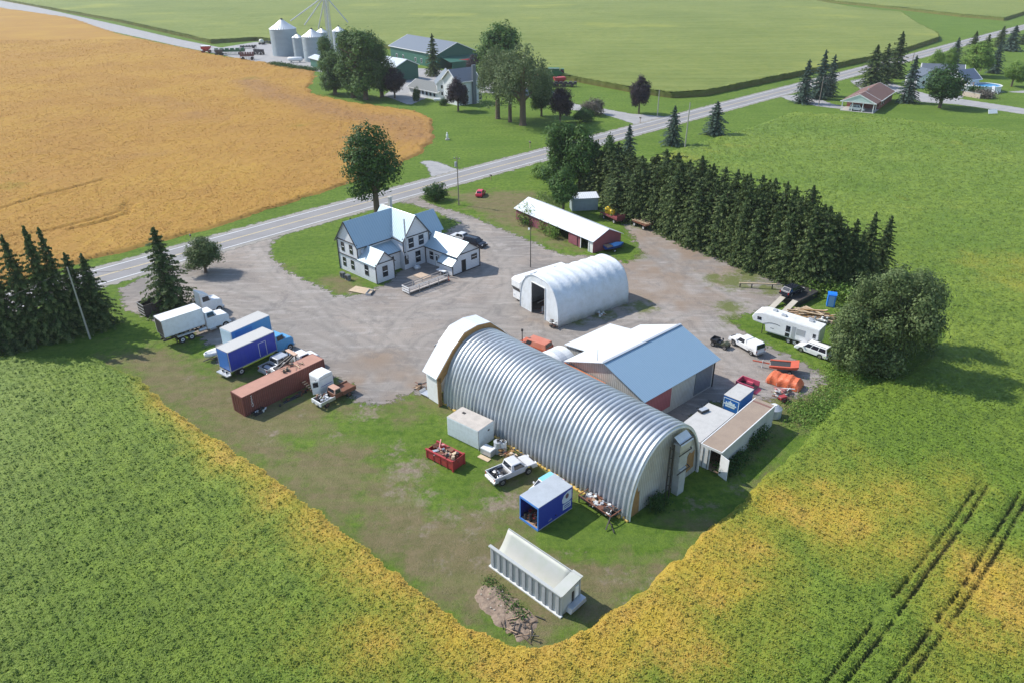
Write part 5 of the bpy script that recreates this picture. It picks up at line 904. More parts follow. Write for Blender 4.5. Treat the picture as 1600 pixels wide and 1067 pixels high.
# -- ribbed steel hopper tub lying on its side at the field corner
t = B('hopper_body', 'grey white ribbed steel hopper body with curved inside near the field corner', 'hopper', (-2.14, 50.03, -44.4)); tL, tW, tH = 8.55, 2.3, 2.5; tubm = paint('weathered_tub', (.4, .41, .4), .65, .1, .5, dc=(.36, .38, .34), sc=2); tubi = paint('weathered_tub_inside', (.42, .42, .39), .6, .1, .6, dc=(.35, .38, .3), sc=1.2)
mb = MB(); mb.bx(0, tL, 0, .1, .1, tH-.1, tubm); mb.build('side_wall', t)
mb = MB(); [mb.bx(x, x+.3, -.12, -.002, .15, tH-.1, paint('rib_grey', (.34, .36, .38), .6, .1, .4)) for x in np.arange(.2, tL-.2, .78)]; mb.bx(-.05, tL+.05, -.2, .1, tH-.098, tH+.02, tubm); mb.bx(-.05, tL+.05, -.22, .1, 0, .12, dirtywhite); mb.build('ribs', t)
R = [[(x, .12+(tW-.08)*i/12, .75+(tH+.35-.75)*(i/12)**2.1) for i in range(13)] for x in np.linspace(.02, tL-.9, 12)]
mb = MB(); mb.rings(R, tubi, closed=False, cap=False); s_ = mb.build('inner_floor', t, smooth=True); q = s_.modifiers.new('s', 'SOLIDIFY'); q.thickness = .06
mb = MB(); mb.bx(0, tL, tW+.06, tW+.14, .1, tH+.4, tubm); mb.build('side_wall', t)
mb = MB(); mb.slab((tL-1.0, -.1, tH+.03), (tL+.1, -.1, tH+.03), (tL+.1, tW+.3, tH+.4), (tL-1.0, tW+.3, tH+.4), .06, tubi); mb.build('end_deck', t)
mb = MB(); mb.bx(tL-.7, tL-.02, .1, tW, .1, tH-.06, tubm); mb.build('end_wall', t); mb = MB(); mb.bx(tL-.015, tL+.02, 1.3, 1.55, .8, 1.9, shw); mb.build('slot', t); mb = MB(); mb.bx(tL-.015, tL+.05, 1.7, 2.1, 1.0, 2.2, white); mb.build('panel', t); mb = MB(); mb.prism([(.5, .3), (2.6, .3), (2.5, .85), (.7, .75)], tL+.0, tL+.6, silver, 'x'); mb.build('chute', t, bevel=.03)
# -- soil heap with brush
# -- right side: containers
tan = paint('tan_roof', (.3, .23, .175), .85, 0, .6, dc=(.2, .15, .12), sc=.6); oldw = striped('old_white_ribbed', (.5, .5, .48), (.38, .4, .4), 'X', .3, .7, .1, .6, .05, dc=(.3, .3, .3))
t = B('cargo_container', 'old white container with tan roof and one door swung open', 'container', (22.0, 62.8, 46.6)); mb = MB(); rL, rW, rH = 12.3, 2.5, 3.0
mb.bx(0, rL, 0, .06, .15, rH-.08, oldw); mb.build('side_wall', t); mb = MB(); mb.bx(0, rL, rW-.06, rW, .15, rH-.08, oldw); mb.build('side_wall', t); mb = MB(); mb.bx(rL-.06, rL, .06, rW-.06, .15, rH-.08, oldw); mb.build('end_wall', t)
mb = MB(); mb.bx(.1, rL-.9, .08, rW-.08, rH-.07, rH-.01, tan); mb.build('roof', t); mb = MB(); [mb.bx(x0_, x1_2, .08, rW-.08, rH-.06, rH+.0, m_) for x0_, x1_2, m_ in ((rL-.88, rL-.6, paint('brown_strip', (.2, .1, .08), .8)), (rL-.58, rL-.02, tan), (.0, .098, paint('brown_strip', (.2, .1, .08), .8)))]; mb.bx(-.02, rL+.02, -.03, .07, rH-.08, rH+.02, white); mb.bx(-.02, rL+.02, rW-.07, rW+.03, rH-.08, rH+.02, white); mb.bx(-.03, .06, .07, rW-.07, rH-.25, rH+.01, dirtywhite); mb.build('roof_frame', t)
mb = MB(); mb.bx(.05, rL-.06, .06, rW-.06, .1, .15, wood); mb.build('floor', t); mb = MB(); mb.bx(-.03, .04, 1.3, 2.42, .1, rH-.26, dirtywhite); d_ = mb.build('door', t, label='closed dirty white door leaf'); mb = MB(); [mb.cyl((-.06, y, .15), (-.06, y, rH-.3), .03, darkmetal, n=8) for y in (1.5, 2.1)]; mb.build('locking_bar', d_)
T = Matrix.Translation((-.05, .05, 0)) @ Matrix.Rotation(D(-108), 4, 'Z'); mb = MB(); mb.bx(0, 1.2, -.03, .03, .1, rH-.26, white, T); mb.build('door', t, label='white door leaf swung wide open')
t = B('covered_trailer', 'low white roofed box trailer between hut and tan roofed container', 'trailer', (20.0, 65.67, 46.5)); mb = MB(); mb.bx(-.6, 6.9, -.75, 2.55, .9, 2.93, dirtywhite); mb.build('body', t); mb = MB(); mb.bx(-.65, 6.95, -.78, 2.6, 2.932, 3.0, paint('cream_roof', (.46, .45, .43), .7, 0, .3)); mb.build('roof', t, bevel=.02); chassis(t, 0, 6.5, .7).location = (0, 1.27, 0)
for x in (1.2, 2.3):
    for s in (.2, 2.35): wheel(t, x, s, .42, .3)
q = thing('vehicle_battery_box', 'small black winch box lying on the cream trailer roof', 'box', tuple(Matrix.Translation((20.0, 65.67, 3.0)) @ Matrix.Rotation(D(46.5), 4, 'Z') @ Vector((4.9, 2.1, 0))), D(30)); mb = MB(); mb.bx(-.6, .6, -.35, .35, 0, .3, blackp); mb.build('case', q, bevel=.05); mb = MB(); mb.bx(-.5, .5, -.28, .28, .302, .36, silver); mb.build('lid', q)
bb = paint('signal_blue', (.01, .12, .42), .45, dirt=.1); t = B('storage_box', 'blue container with white skyline mark half hidden by the tan roof', 'storage box', (27.2, 74.3, 46.6)); sL, sW, sH = 3.5, 2.1, 2.05; mb = MB(); mb.bx(0, sL, 0, sW, .1, sH-.05, bb); mb.build('shell', t); mb = MB(); mb.bx(-.03, sL+.03, -.03, sW+.03, sH-.048, sH+.03, paint('cream_roof', (.46, .45, .43), .7)); mb.build('roof', t, bevel=.02)
mb = MB(); wl_ = paint('pale_blue_white', (.6, .75, .82), .5)
for y0_, y1_, z0_, z1_ in ((.04, .12, .1, sH-.3), (sW-.12, sW-.04, .1, sH-.3), (.12, sW-.12, sH-.36, sH-.28)): mb.bx(-.02, -.002, y0_, y1_, z0_, z1_, wl_)
mb.build('edge_trim', t)
mb = MB(); yc = sW/2+.1
sky_ = [(-.95, 1.1), (-.95, 1.3), (-.7, 1.3), (-.7, 1.6), (-.5, 1.6), (-.5, 1.45), (-.3, 1.45), (-.3, 1.75), (-.1, 1.7), (0, 2.05), (.1, 1.7), (.3, 1.7), (.3, 1.5), (.5, 1.5), (.5, 1.65), (.7, 1.6), (.7, 1.3), (.95, 1.3), (.95, 1.1)]
mb.prism([(yc-a_*.85, b_*.8) for a_, b_ in sky_], -.025, -.004, wl_, 'x'); mb.prism([(yc-.6, .6), (yc+.6, .6), (yc+.65, .8), (yc-.65, .8)], -.025, -.004, wl_, 'x'); mb.build('emblem', t)
# -- red pickup bed
a = G(1167, 606); t = thing('pickup_bed', 'loose pinkish red pickup bed standing behind the blue container', 'pickup bed', (a.x, a.y, .3), D(-42)); pk = paint('pink_red_paint', (.5, .06, .12), .4, dirt=.3, dc=(.6, .25, .28)); mb = MB()
for s in (-1, 1): mb.prism([(-1.2, 0), (-.45, 0), (-.35, .3), (.35, .3), (.45, 0), (1.2, 0), (1.2, .75), (-1.2, .75)], s*.9-.05, s*.9+.05, pk)
mb.bx(-1.2, -1.1, -.85, .85, 0, .75, pk); mb.bx(-1.1, 1.2, -.85, .85, 0, .08, blackp); mb.build('tub', t, bevel=.02); mb = MB(); [mb.bx(-.4, .4, s*.7-.14, s*.7+.14, .08, .35, pk) for s in (-1, 1)]; mb.build('wheel_box', t); mb = MB(); mb.bx(-1, 1, -.5, .5, -.3, 0, darkmetal); mb.build('stand', t)
mb = MB(); T = Matrix.Translation((1.2, 0, 0)) @ Matrix.Rotation(D(35), 4, 'Y'); mb.bx(0, .65, -.8, .8, -.06, 0, pk, T); mb.build('tailgate', t)
# -- grey tank at the container's far end
a = G(1205, 657); t = thing('water_tank', 'grey domed tank standing at the far end of the tan container', 'tank', (a.x+.5, a.y+1.0, 0), D(46)); mb = MB(); mb.cyl((0, 0, .1), (0, 0, 1.2), .95, silver, n=24); mb.cyl((0, 0, 1.2), (0, 0, 1.55), .95, silver, r1=.45, n=24); mb.build('shell', t, smooth=False); mb = MB(); mb.cyl((0, 0, 1.55), (0, 0, 1.65), .3, dirtywhite, n=16); mb.build('lid', t)
# -- red garden machine
a = G(1222, 626); t = thing('tiller', 'old reddish tiller with bent handles in the weeds', 'tiller', tuple(a), D(20)); mb = MB(); mb.bx(-.5, .4, -.3, .3, .35, .75, redp); mb.build('engine', t, bevel=.05); mb = MB(); [mb.bar((-.3, s*.25, .6), (-1.3, s*.4, 1.25), .06, .06, dirtywhite) for s in (-1, 1)]; mb.build('handles', t); mb = MB(); [mb.bar((.5, y, .3), (.9*math.cos(a_)*.4+.6, y, .3+.35*math.sin(a_)), .06, .05, rust) for y in (-.4, -.1, .2, .45) for a_ in (0, 1.3, 2.6, 3.9, 5.2)]; mb.build('tines', t); [wheel(t, -.1, s*.45, .28, .16, redp, s) for s in (-1, 1)]
junk('scrap_heap', 'pink and dark machine scrap between the tiller and the orange tarp', 'scrap', tuple(G(1219, 616)), 0, 26, (1.0, .7), [paint('faded_pink', (.6, .25, .23), .6), darkmetal, rust, dirtywhite], 51, .7)
# -- orange tarp over a load
orange = paint('orange_tarp', (.6, .12, .04), .55, 0, .3, dc=(.7, .3, .18), sc=1.5, bump=.05, bs=3); a, b = G(1204, 600), G(1248, 612); yw = YW(a, b)-D(4)
t = thing('tarped_load', 'bright orange tarpaulin tied down over a long hump', 'covered load', tuple((a+b)/2+Vector((.3, .9, 0))), yw); R = []; rr = random.Random(12)
for i in range(25):
    x = -2.15+4.3*i/24; end = min(1, (i+1)/4, (25-i)/4)**.5; H_ = (1.3+.1*math.sin(i*.55)+.05*math.sin(i*1.3))*end; W_ = 1.1*(.8+.2*end)+.05*math.sin(i*.9)
    R.append([(x+rr.uniform(-.01, .01), -W_*math.copysign(abs(math.cos(math.pi*j/16))**.6, math.cos(math.pi*j/16)), max(.1, H_*(math.sin(math.pi*j/16)**.5))+rr.uniform(-.025, .025)) for j in range(17)])
mb = MB(); mb.rings(R, orange); mb.build('tarp', t, smooth=False); mb = MB(); [mb.bar((x, -1.12, .1), (x, -1.12, .5), .04, .04, dirtywhite) for x in (-2, -.7, .7, 2)]; mb.build('tie_ropes', t)
# -- orange gooseneck trailer
orgp = paint('orange_red_paint', (.5, .09, .04), .5, dirt=.4); a, b = G(1190, 560), G(1245, 580); t = thing('flatbed_trailer', 'orange red low trailer with raised tail and a pole drawbar behind the white pickup', 'trailer', tuple(G(1222, 580)), D(-22)); mb = MB()
mb.prism([(-1.7, .75), (-.9, .75), (1.7, 1.1), (1.9, 1.3), (1.9, 1.5), (1.6, 1.35), (-1.7, 1.0)], .75, 1.05, orgp); mb.build('side_beam', t); mb = MB(); mb.prism([(-1.7, .75), (-.9, .75), (1.7, 1.1), (1.9, 1.3), (1.9, 1.5), (1.6, 1.35), (-1.7, 1.0)], -1.05, -.75, orgp); mb.build('side_beam', t)
mb = MB(); mb.slab((-1.6, -.74, .95), (1.5, -.74, 1.2), (1.5, .74, 1.2), (-1.6, .74, .95), .06, darkmetal); mb.build('deck', t); mb = MB(); mb.slab((.9, -1.05, 1.28), (1.9, -1.05, 1.55), (1.9, 1.05, 1.55), (.9, 1.05, 1.28), .1, orgp); mb.build('tail_plate', t); mb = MB(); mb.bar((-1.7, 0, .85), (-3.9, .3, .75), .14, .14, orgp); mb.build('drawbar', t); mb = MB(); mb.cyl((-2.6, .1, 0), (-2.6, .1, 1.2), .06, dirtywhite, n=8); mb.build('jack', t); [wheel(t, .9, s*.9, .38, .24, None, s) for s in (-1, 1)]
mb = MB(); mb.cyl((0, 0, .0), (0, 0, .25), .16, white, n=12); tag(mb.build('bucket', loc=tuple(G(1205, 571))), 'little white bucket on the gravel beside the drawbar', 'bucket')
# -- white pickup with cap, white suv
loc, yw = axpos((1173.5, 555.5), (1144, 539), 1, .85, 3.2); pickup('pickup_truck', 'white pickup with white bed cap facing the gravel yard', loc, yw, white, L=5.2, W=1.85, wb=3.3, cap=True)
loc, yw = axpos((1281, 560.5), (1250, 549), 1, .8, 2.8); wagon('parked_car', 'white station wagon on the grass in front of the camper', 'car', loc, yw, white, L=4.6, W=1.75, wb=2.75, H=1.65)
# -- utility buggy
a = G(1125, 541); t = thing('utility_buggy', 'small dark green utility buggy with a black cargo bed', 'utility vehicle', tuple(a), D(-40)); olive = paint('olive_paint', (.06, .065, .035), .5); mb = MB(); mb.bx(-1.3, -.3, -.65, .65, .7, .78, blackp); [mb.bx(-1.3, -.3, s*.62-.03, s*.62+.03, .78, 1.05, blackp) for s in (-1, 1)]; mb.bx(-1.3, -1.24, -.59, .59, .78, 1.05, blackp); mb.bx(-.36, -.3, -.59, .59, .78, 1.05, blackp); mb.build('cargo_bed', t)
mb = MB(); mb.prism([(-1.2, .4), (1.25, .4), (1.3, .75), (.75, .95), (.4, .65), (-.3, .65), (-1.2, .68)], -.5, .5, olive); mb.build('body', t, bevel=.04); mb = MB(); [mb.bx(-.3, .15, s*.3-.22, s*.3+.22, .66, .8, blackp) for s in (-1, 1)]; mb.build('seat', t); mb = MB(); mb.bar((.3, .3, .7), (.2, .3, 1.1), .04, .04, darkmetal); mb.cyl((.18, .3, 1.08), (.22, .3, 1.12), .17, darkmetal, n=12); mb.build('steering_wheel', t)
[wheel(t, x, s*.6, .32, .26, None, s) for x in (-.85, .95) for s in (-1, 1)]
# -- fifth wheel camper
yw = D(139.4); t = thing('camper', 'long white fifth wheel camper with dark windows and raised nose', 'camper', (43.3, 92.34, 0), yw); cw = 2.5
mb = MB(); mb.prism([(-.9, .75), (6.5, .75), (6.75, 1.75), (8.6, 1.9), (8.85, 2.5), (8.5, 3.15), (7.4, 3.5), (-.9, 3.3)], -.02, cw+.02, white); mb.build('body', t, bevel=.1)
mb = MB(); mb.slab((-.85, .02, 3.315), (7.2, .02, 3.51), (7.2, cw-.02, 3.51), (-.85, cw-.02, 3.315), .03, dirtywhite); mb.build('roof', t)
def sidepanel(x0, x1, z0, z1, nm, m=glass, y=-.02, d=.02):
    q = MB(); q.bx(x0, x1, y-d, y-.002, z0, z1, m); return q.build(nm, t)
cy_ = cw+.02
for x0, x1, z0, z1, nm, m in ((3.1, 3.7, 1.7, 2.6, 'window', glass), (3.1, 3.7, .95, 1.5, 'window', glass), (1.0, 2.2, 1.7, 2.6, 'window', silver), (-.5, -.1, 1.9, 2.5, 'window', glass), (7.4, 8.0, 2.3, 2.75, 'window', glass), (2.35, 2.85, .8, 2.75, 'door', silver)):
    q = MB(); q.bx(x0, x1, cy_+.003, cy_+.03, z0, z1, m); q.build(nm, t)
q = MB(); R_ = []; [q.bar((4.6+.4*i, cy_+.015, 2.35-.03*(i-2)**2), (5.0+.4*i, cy_+.015, 2.35-.03*(i-1)**2), .03, .06, darkmetal, up=(0, 0, 1)) for i in range(6)]; q.bx(5.4, 5.9, cy_+.003, cy_+.02, 1.5, 1.56, darkmetal); q.bx(-.8, 6.4, cy_+.003, cy_+.02, .9, .96, silver); q.build('stripes', t)
for x, y, s_b in ((1.0, .6, .35), (4.6, 1.5, .35), (6.2, .8, .3)): q = MB(); zz = 3.34+.0223*(x+.85); q.bx(x-s_b, x+s_b, y-.25, y+.25, zz, zz+.2, silver); q.build('roof_vent', t, bevel=.04)
[wheel(t, x, y, .38, .24, white, s) for x in (2.2, 3.1) for y, s in ((.1, -1), (cw-.1, 1))]; q = MB(); [q.bar((7.2, y, 0), (7.2, y, 1.7), .09, .09, darkmetal) for y in (.5, cw-.5)]; q.build('landing_legs', t)
# -- dark hatchback on the ramp trailer
a, b = G(1225, 480), G(1268, 465); t = thing('ramp_platform', 'dark raised platform with two pale wooden ramps down to the gravel', 'platform', tuple(G(1247, 474)+Vector((0, .9, 0))), D(40)); mb = MB(); mb.bx(-2.4, 3.6, -1.6, 1.4, .8, 1.15, darkmetal); mb.build('deck', t); mb = MB(); mb.bx(-2.2, 3.5, -1.5, 1.3, 0, .8, blackp); mb.build('base', t)
for y in (-1.1, 1.0): mb = MB(); mb.slab((-5.6, y-.45, .06), (-2.4, y-.45, 1.16), (-2.4, y+.45, 1.16), (-5.6, y+.45, .06), .08, paint('grey_plank', (.42, .38, .32), .9, 0, .4)); mb.build('ramp', t)
q = G(1237, 459, 1.15); wagon('parked_car', 'black hatchback standing on the raised platform by the tree row', 'car', (q.x, q.y, 1.15), D(36), paint('black_car_paint', (.015, .018, .03), .25, .2, .1), L=4.2, W=1.75, wb=2.6, H=1.5, kind='hatch')
# -- lumber heap
g = G(1266, 497); lm = thing('lumber_heap', 'jumbled heap of brown timber planks behind the camper', 'timber', tuple(g+Vector((.3, .6, 0))), D(-30)); rr = random.Random(5); mb = MB()
for i in range(70):
    x, y = rr.uniform(-2.6, 2.6), rr.uniform(-1.3, 1.3); h_ = 1.7*(1-abs(x)/3.4)*(1-abs(y)/2.2); z = rr.uniform(.1, max(.15, h_)); a_ = rr.gauss(.1, .4); l = rr.uniform(.9, 1.9); mb.bar((x-l*math.cos(a_), y-l*math.sin(a_), max(.05, z+rr.uniform(-.3, .2))), (x+l*math.cos(a_), y+l*math.sin(a_), max(.05, z+rr.uniform(-.3, .2))), rr.uniform(.12, .3), rr.uniform(.04, .14), rr.choice([wood, paleplank, paleplank, osb]))
mb.build('planks', lm); junk('scrap_heap', 'grey metal scrap at the foot of the timber heap', 'scrap', tuple(G(1277, 506)), 0, 40, (1.6, .7), [darkmetal, chrome, dirtywhite, silver], 61, .9)
t = thing('portable_toilet', 'bright blue portable cabin in the grass beside the big bushy tree', 'cabin', tuple(G(1297, 478)), D(70)); pb = paint('bright_blue_plastic', (.02, .2, .75), .4, dirt=.1); mb = MB(); mb.bx(-.6, .6, -.6, .6, 0, 2.0, pb); mb.build('shell', t, bevel=.05); mb = MB(); mb.prism([(-.65, 2.0), (.65, 2.0), (.5, 2.2), (-.5, 2.2)], -.65, .65, pb); mb.build('roof', t); mb = MB(); mb.bx(-.63, -.602, -.4, .4, .1, 1.85, paint('pale_blue_panel', (.25, .45, .8), .4)); mb.build('door', t)
# -- fallen pole rail
a, b = G(1154, 449), G(1212, 452); t = thing('pole_rail', 'long pale timber pole resting on short posts at the grass edge', 'rail', tuple(a), YW(a, b)); l = (b-a).length; mb = MB(); mb.bar((0, 0, .75), (l, 0, .85), .2, .18, paleplank); mb.build('rail', t)
for x in (.2, l*.35, l-.6): mb = MB(); mb.bar((x, 0, 0), (x, 0, .7), .16, .16, darkmetal); mb.build('post', t)
# -- wagons by the tree row
def farmwagon(name, label, loc, yaw, L, W, m, deck=True, tank=False, sides=False, cat='wagon'):
    t = thing(name, label, cat, loc, yaw); mb = MB(); mb.bx(-L/2, L/2, -W/2, W/2, .95, 1.08, m if deck else rust); mb.build('deck', t)
    if sides:
        for y in (-W/2, W/2-.06): mb = MB(); mb.bx(-L/2, L/2*.0+L/2, y, y+.06, 1.08, 1.35, m); mb.build('side_board', t)
        mb = MB(); mb.bx(L/2-.06, L/2, -W/2+.06, W/2-.06, .7, 1.9, m); mb.build('end_board', t)
    mb = MB(); mb.bar((-L/2, 0, .8), (-L/2-1.8, 0, .5), .12, .12, m); mb.build('drawbar', t)
    for x in (-L*.32, L*.32):
        mb = MB(); mb.bar((x, -W/2+.15, .42), (x, W/2-.15, .42), .12, .12, darkmetal); mb.bx(x-.1, x+.1, -.3, .3, .48, .95, darkmetal); mb.build('axle', t)
        for s in (-1, 1): wheel(t, x, s*(W/2-.1), .42, .2, dirtywhite, s)
    return t
a, b = G(942, 340), G(975, 355); yel = paint('yellow_plastic', (.8, .52, .02), .45, dirt=.1); t = farmwagon('hay_wagon', 'maroon hay wagon with a yellow tank parked by the dark trees', tuple((a+b)/2+Vector((0, 1, 0))), YW(a, b), 5.4, 2.2, paint('maroon_paint', (.22, .05, .06), .6, dirt=.5), sides=True)
tk_ = thing('liquid_tank', 'round yellow plastic tank sitting on the front of the maroon wagon', 'tank', tuple(t.matrix_basis @ Vector((0, 0, 0))), t.rotation_euler.z); tk_.location = t.location+Matrix.Rotation(t.rotation_euler.z, 3, 'Z') @ Vector((-1.8, .2, 1.09)); mb = MB(); mb.rings([[(r_*math.cos(2*math.pi*i/20), r_*math.sin(2*math.pi*i/20), z) for i in range(20)] for r_, z in ((.7, 0), (.78, .15), (.7, .3), (.78, .5), (.7, .7), (.78, .9), (.7, 1.1), (.45, 1.35), (.2, 1.42))], yel); mb.build('shell', tk_, smooth=True); mb = MB(); mb.cyl((0, 0, 1.42), (0, 0, 1.52), .2, darkmetal); mb.build('lid', tk_)
tk2 = dup(tk_, tk_.location+Matrix.Rotation(t.rotation_euler.z, 3, 'Z') @ Vector((1.2, .1, 0)), t.rotation_euler.z, 'second lower yellow plastic tank behind the taller one on the wagon', (.75, .75, .8))
a, b = G(992, 352), G(1016, 362); t = farmwagon('bale_rack', 'bare rusty bale rack wagon at the foot of the tree row', tuple((a+b)/2+Vector((0, .5, 0))), YW(a, b), 4.2, 2.0, rust, deck=False); mb = MB(); [mb.bar((-2.2, y, 1.25), (2.2, y, 1.35+.2*abs(y)), .08, .08, paleplank) for y in (-.9, -.3, .3, .9)]; [mb.bar((x, -1, 1.15), (x, 1, 1.25), .08, .08, wood) for x in (-1.8, -.6, .6, 1.8)]; mb.build('rails', t)
t = thing('orange_barrow', 'small orange hopper tucked under the dark trees', 'hopper', tuple(G(1014, 350)), 0); mb = MB(); mb.rings([[(x*s_x, y*s_x, z) for x, y in ((-.6, -.5), (.6, -.5), (.6, .5), (-.6, .5))] for s_x, z in ((.3, .5), (1, 1.2))], paint('orange_paint', (.6, .2, .03), .5)); mb.build('bowl', t); mb = MB(); [mb.bar((x, y, 0), (x*.6, y*.6, .8), .06, .06, darkmetal) for x in (-.4, .4) for y in (-.4, .4)]; mb.build('legs', t)
# -- blue boat by the shed gable
a, b = G(942, 397), G(972, 391); t = thing('blue_boat', 'blue covered boat on a trailer beside the maroon shed gable', 'boat', tuple((a+b)/2+Vector((.3, .8, 0))), YW(a, b)); bp = paint('boat_blue', (.02, .07, .3), .4, dirt=.15); mb = MB(); mb.rings([[(x, -w_, z1), (x, -w_*.7, z0+.2), (x, 0, z0), (x, w_*.7, z0+.2), (x, w_, z1)] for x, w_, z0, z1 in ((-1.9, .85, .45, 1.05), (-.5, .95, .4, 1.1), (1, .8, .45, 1.15), (2.1, .15, .8, 1.25))], bp); mb.build('hull', t, smooth=False)
mb = MB(); mb.rings([[(x, -w_, z), (x, 0, z+h_), (x, w_, z), (x, 0, z-.01)] for x, w_, z, h_ in ((-.6, .9, 1.12, .35), (.4, .85, 1.15, .45), (1.9, .2, 1.26, .1))], paint('sky_cover', (.1, .3, .6), .5)); mb.build('cover', t); mb = MB(); mb.bx(-1.85, -.7, -.75, .75, 1.06, 1.2, wood); mb.build('deck_board', t); mb = MB(); [mb.bar((-1.6, s*.5, .35), (2.4, 0, .4), .08, .08, darkmetal) for s in (-1, 1)]; mb.build('trailer_frame', t); [wheel(t, -.4, s*.95, .3, .18, white, s) for s in (-1, 1)]
# -- motorhome behind the shelter
t = thing('motorhome', 'white motorhome tucked along the far side of the tarp shelter', 'motorhome', (6.9, 97.9, 0), D(36)); mb = MB(); mb.prism([(.6, .45), (10.6, .45), (10.6, 4.1), (.9, 4.1), (.3, 3.8), (.3, 2.7), (.6, 1.9)], 9.9, 12.2, white); mb.build('body', t, bevel=.1); mb = MB(); mb.slab((.28, 12.0, 2.65), (.28, 10.1, 2.65), (.57, 10.1, 1.95), (.57, 12.0, 1.95), .02, glass); mb.build('windscreen', t)
for x, y in ((2.2, 11.0), (4.2, 11.3), (6.2, 10.8), (8.2, 11.2)): mb = MB(); mb.bx(x-.4, x+.4, y-.35, y+.35, 4.1, 4.32, white); mb.build('roof_vent', t, bevel=.08)
mb = MB(); mb.cyl((3.2, 10.7, 4.1), (3.2, 10.7, 4.3), .25, silver); mb.build('dish', t); [wheel(t, x, y, .42, .25, None, 1) for x in (1.8, 8.4) for y in (10.05, 12.05)]; mb = MB(); [mb.bx(.54, .598, y-.15, y+.15, 1.0, 1.2, hlamp) for y in (10.3, 11.8)]; mb.build('headlights', t)
# contents of the shelter
junk('machine_parts', 'pale machine parts just inside the shelter doorway', 'scrap', tuple(Matrix.Translation((6.9, 97.9, 0)) @ Matrix.Rotation(D(36), 4, 'Z') @ Vector((2.6, 5, 0))), D(36), 40, (1.2, 1.3), [darkmetal, chrome, silver, dirtywhite, rust], 71, 1.6)
junk('scrap_heap', 'rusty gear and white bits piled at the shelter corner', 'scrap', tuple(Matrix.Translation((6.9, 97.9, 0)) @ Matrix.Rotation(D(36), 4, 'Z') @ Vector((-.5, .6, 0))), D(36), 20, (.4, .7), [rust, dirtywhite, darkmetal], 72, 1.1)
junk('scrap_heap', 'grey debris half way along the shelter side wall', 'scrap', tuple(Matrix.Translation((6.9, 97.9, 0)) @ Matrix.Rotation(D(36), 4, 'Z') @ Vector((8.0, -.7, 0))), D(36), 18, (.6, .35), [dirtywhite, silver, wood], 73, .6)
# -- orange van behind the hut
a = G(836, 549); vb = paint('faded_orange_red', (.5, .15, .09), .5, dirt=.4, dc=(.6, .3, .22)); t = thing('old_van', 'faded orange red panel van behind the steel hut', 'van', (a.x, a.y, 0), D(143)); vL, vW = 4.9, 1.95; lower(vL, .45, [(-vL/2, 1.35), (1.1, 1.35), (2.2, 1.22), (vL/2, 1.0)], (-1.5, 1.5), .46, vW, paint('orange_red_lower', (.45, .1, .04), .5, dirt=.3), t)
cabin(t, -vL/2+.05, 1.35, -vL/2+.2, .85, 1.33, 2.05, vW/2-.04, vW/2-.17, vb, 'roof_shell', wins=((.7, .93),)); [wheel(t, x, s*(vW/2-.1), .38, .22, white, s) for x in (-1.5, 1.5) for s in (-1, 1)]; bits(t, vL, vW, .95, 1.3); mirrors(t, 1.1, vW/2, 1.4)
mb = MB(); mb.cyl((0, 0, 0), (0, 0, 2.9), .06, darkmetal, n=8); t = thing('filler_post', 'thin dark post with a pale base in front of the orange van', 'post', tuple(G(816, 546)), 0); mb.build('post', t); mb = MB(); mb.bx(-.15, .15, -.15, .15, 2.9, 3.2, darkmetal); mb.build('head', t)
# -- cars by the house
wagon('parked_car', 'black estate car parked at the gable of the farmhouse wing', 'car', tuple(G(742, 384)), D(-35), paint('black_car_paint', (.015, .018, .03), .25, .2, .1), L=4.6, W=1.85, wb=2.7, H=1.65)
wagon('parked_car', 'pale silver car just beyond the black estate car', 'car', tuple(G(722, 375)), D(-35), paint('light_silver_paint', (.6, .6, .61), .35), L=4.5, W=1.8, wb=2.6, H=1.45, kind='sedan')
wagon('parked_car', 'small red car standing alone on the front lawn', 'car', tuple(G(751, 306)), D(78), paint('crimson_paint', (.55, .03, .07), .35, dirt=.1), L=3.6, W=1.6, wb=2.2, H=1.4, kind='hatch')
# -- dark roll-off bin by the spruce
t = thing('roll_off_bin', 'dark brown ribbed roll-off bin at the foot of the lone spruce', 'bin', tuple(G(236, 492)+Vector((.6, 1.6, 0))), D(48)); bn = paint('dark_brown_steel', (.06, .045, .045), .6, .2, .5, dc=(.12, .1, .09)); mb = MB()
for a_, b_, c_, d_ in ((-2.6, 2.6, -1.15, -1.07), (-2.6, 2.6, 1.07, 1.15), (-2.6, -2.52, -1.07, 1.07), (2.52, 2.6, -1.07, 1.07)): mb.bx(a_, b_, c_, d_, .15, 2.0, bn)
mb.bx(-2.52, 2.52, -1.07, 1.07, .15, .25, bn); mb.build('tub', t); mb = MB(); [mb.bx(-2.68, -2.602, -1.15, 1.15, z, z+.1, paint('grey_rib', (.25, .25, .26), .6)) for z in (.3, .8, 1.3, 1.9)]; [mb.bx(x, x+.1, -1.22, -1.152, .15, 2.0, bn) for x in (-2.6, -1.5, -.4, .7, 1.8, 2.5)]; mb.build('ribs', t)
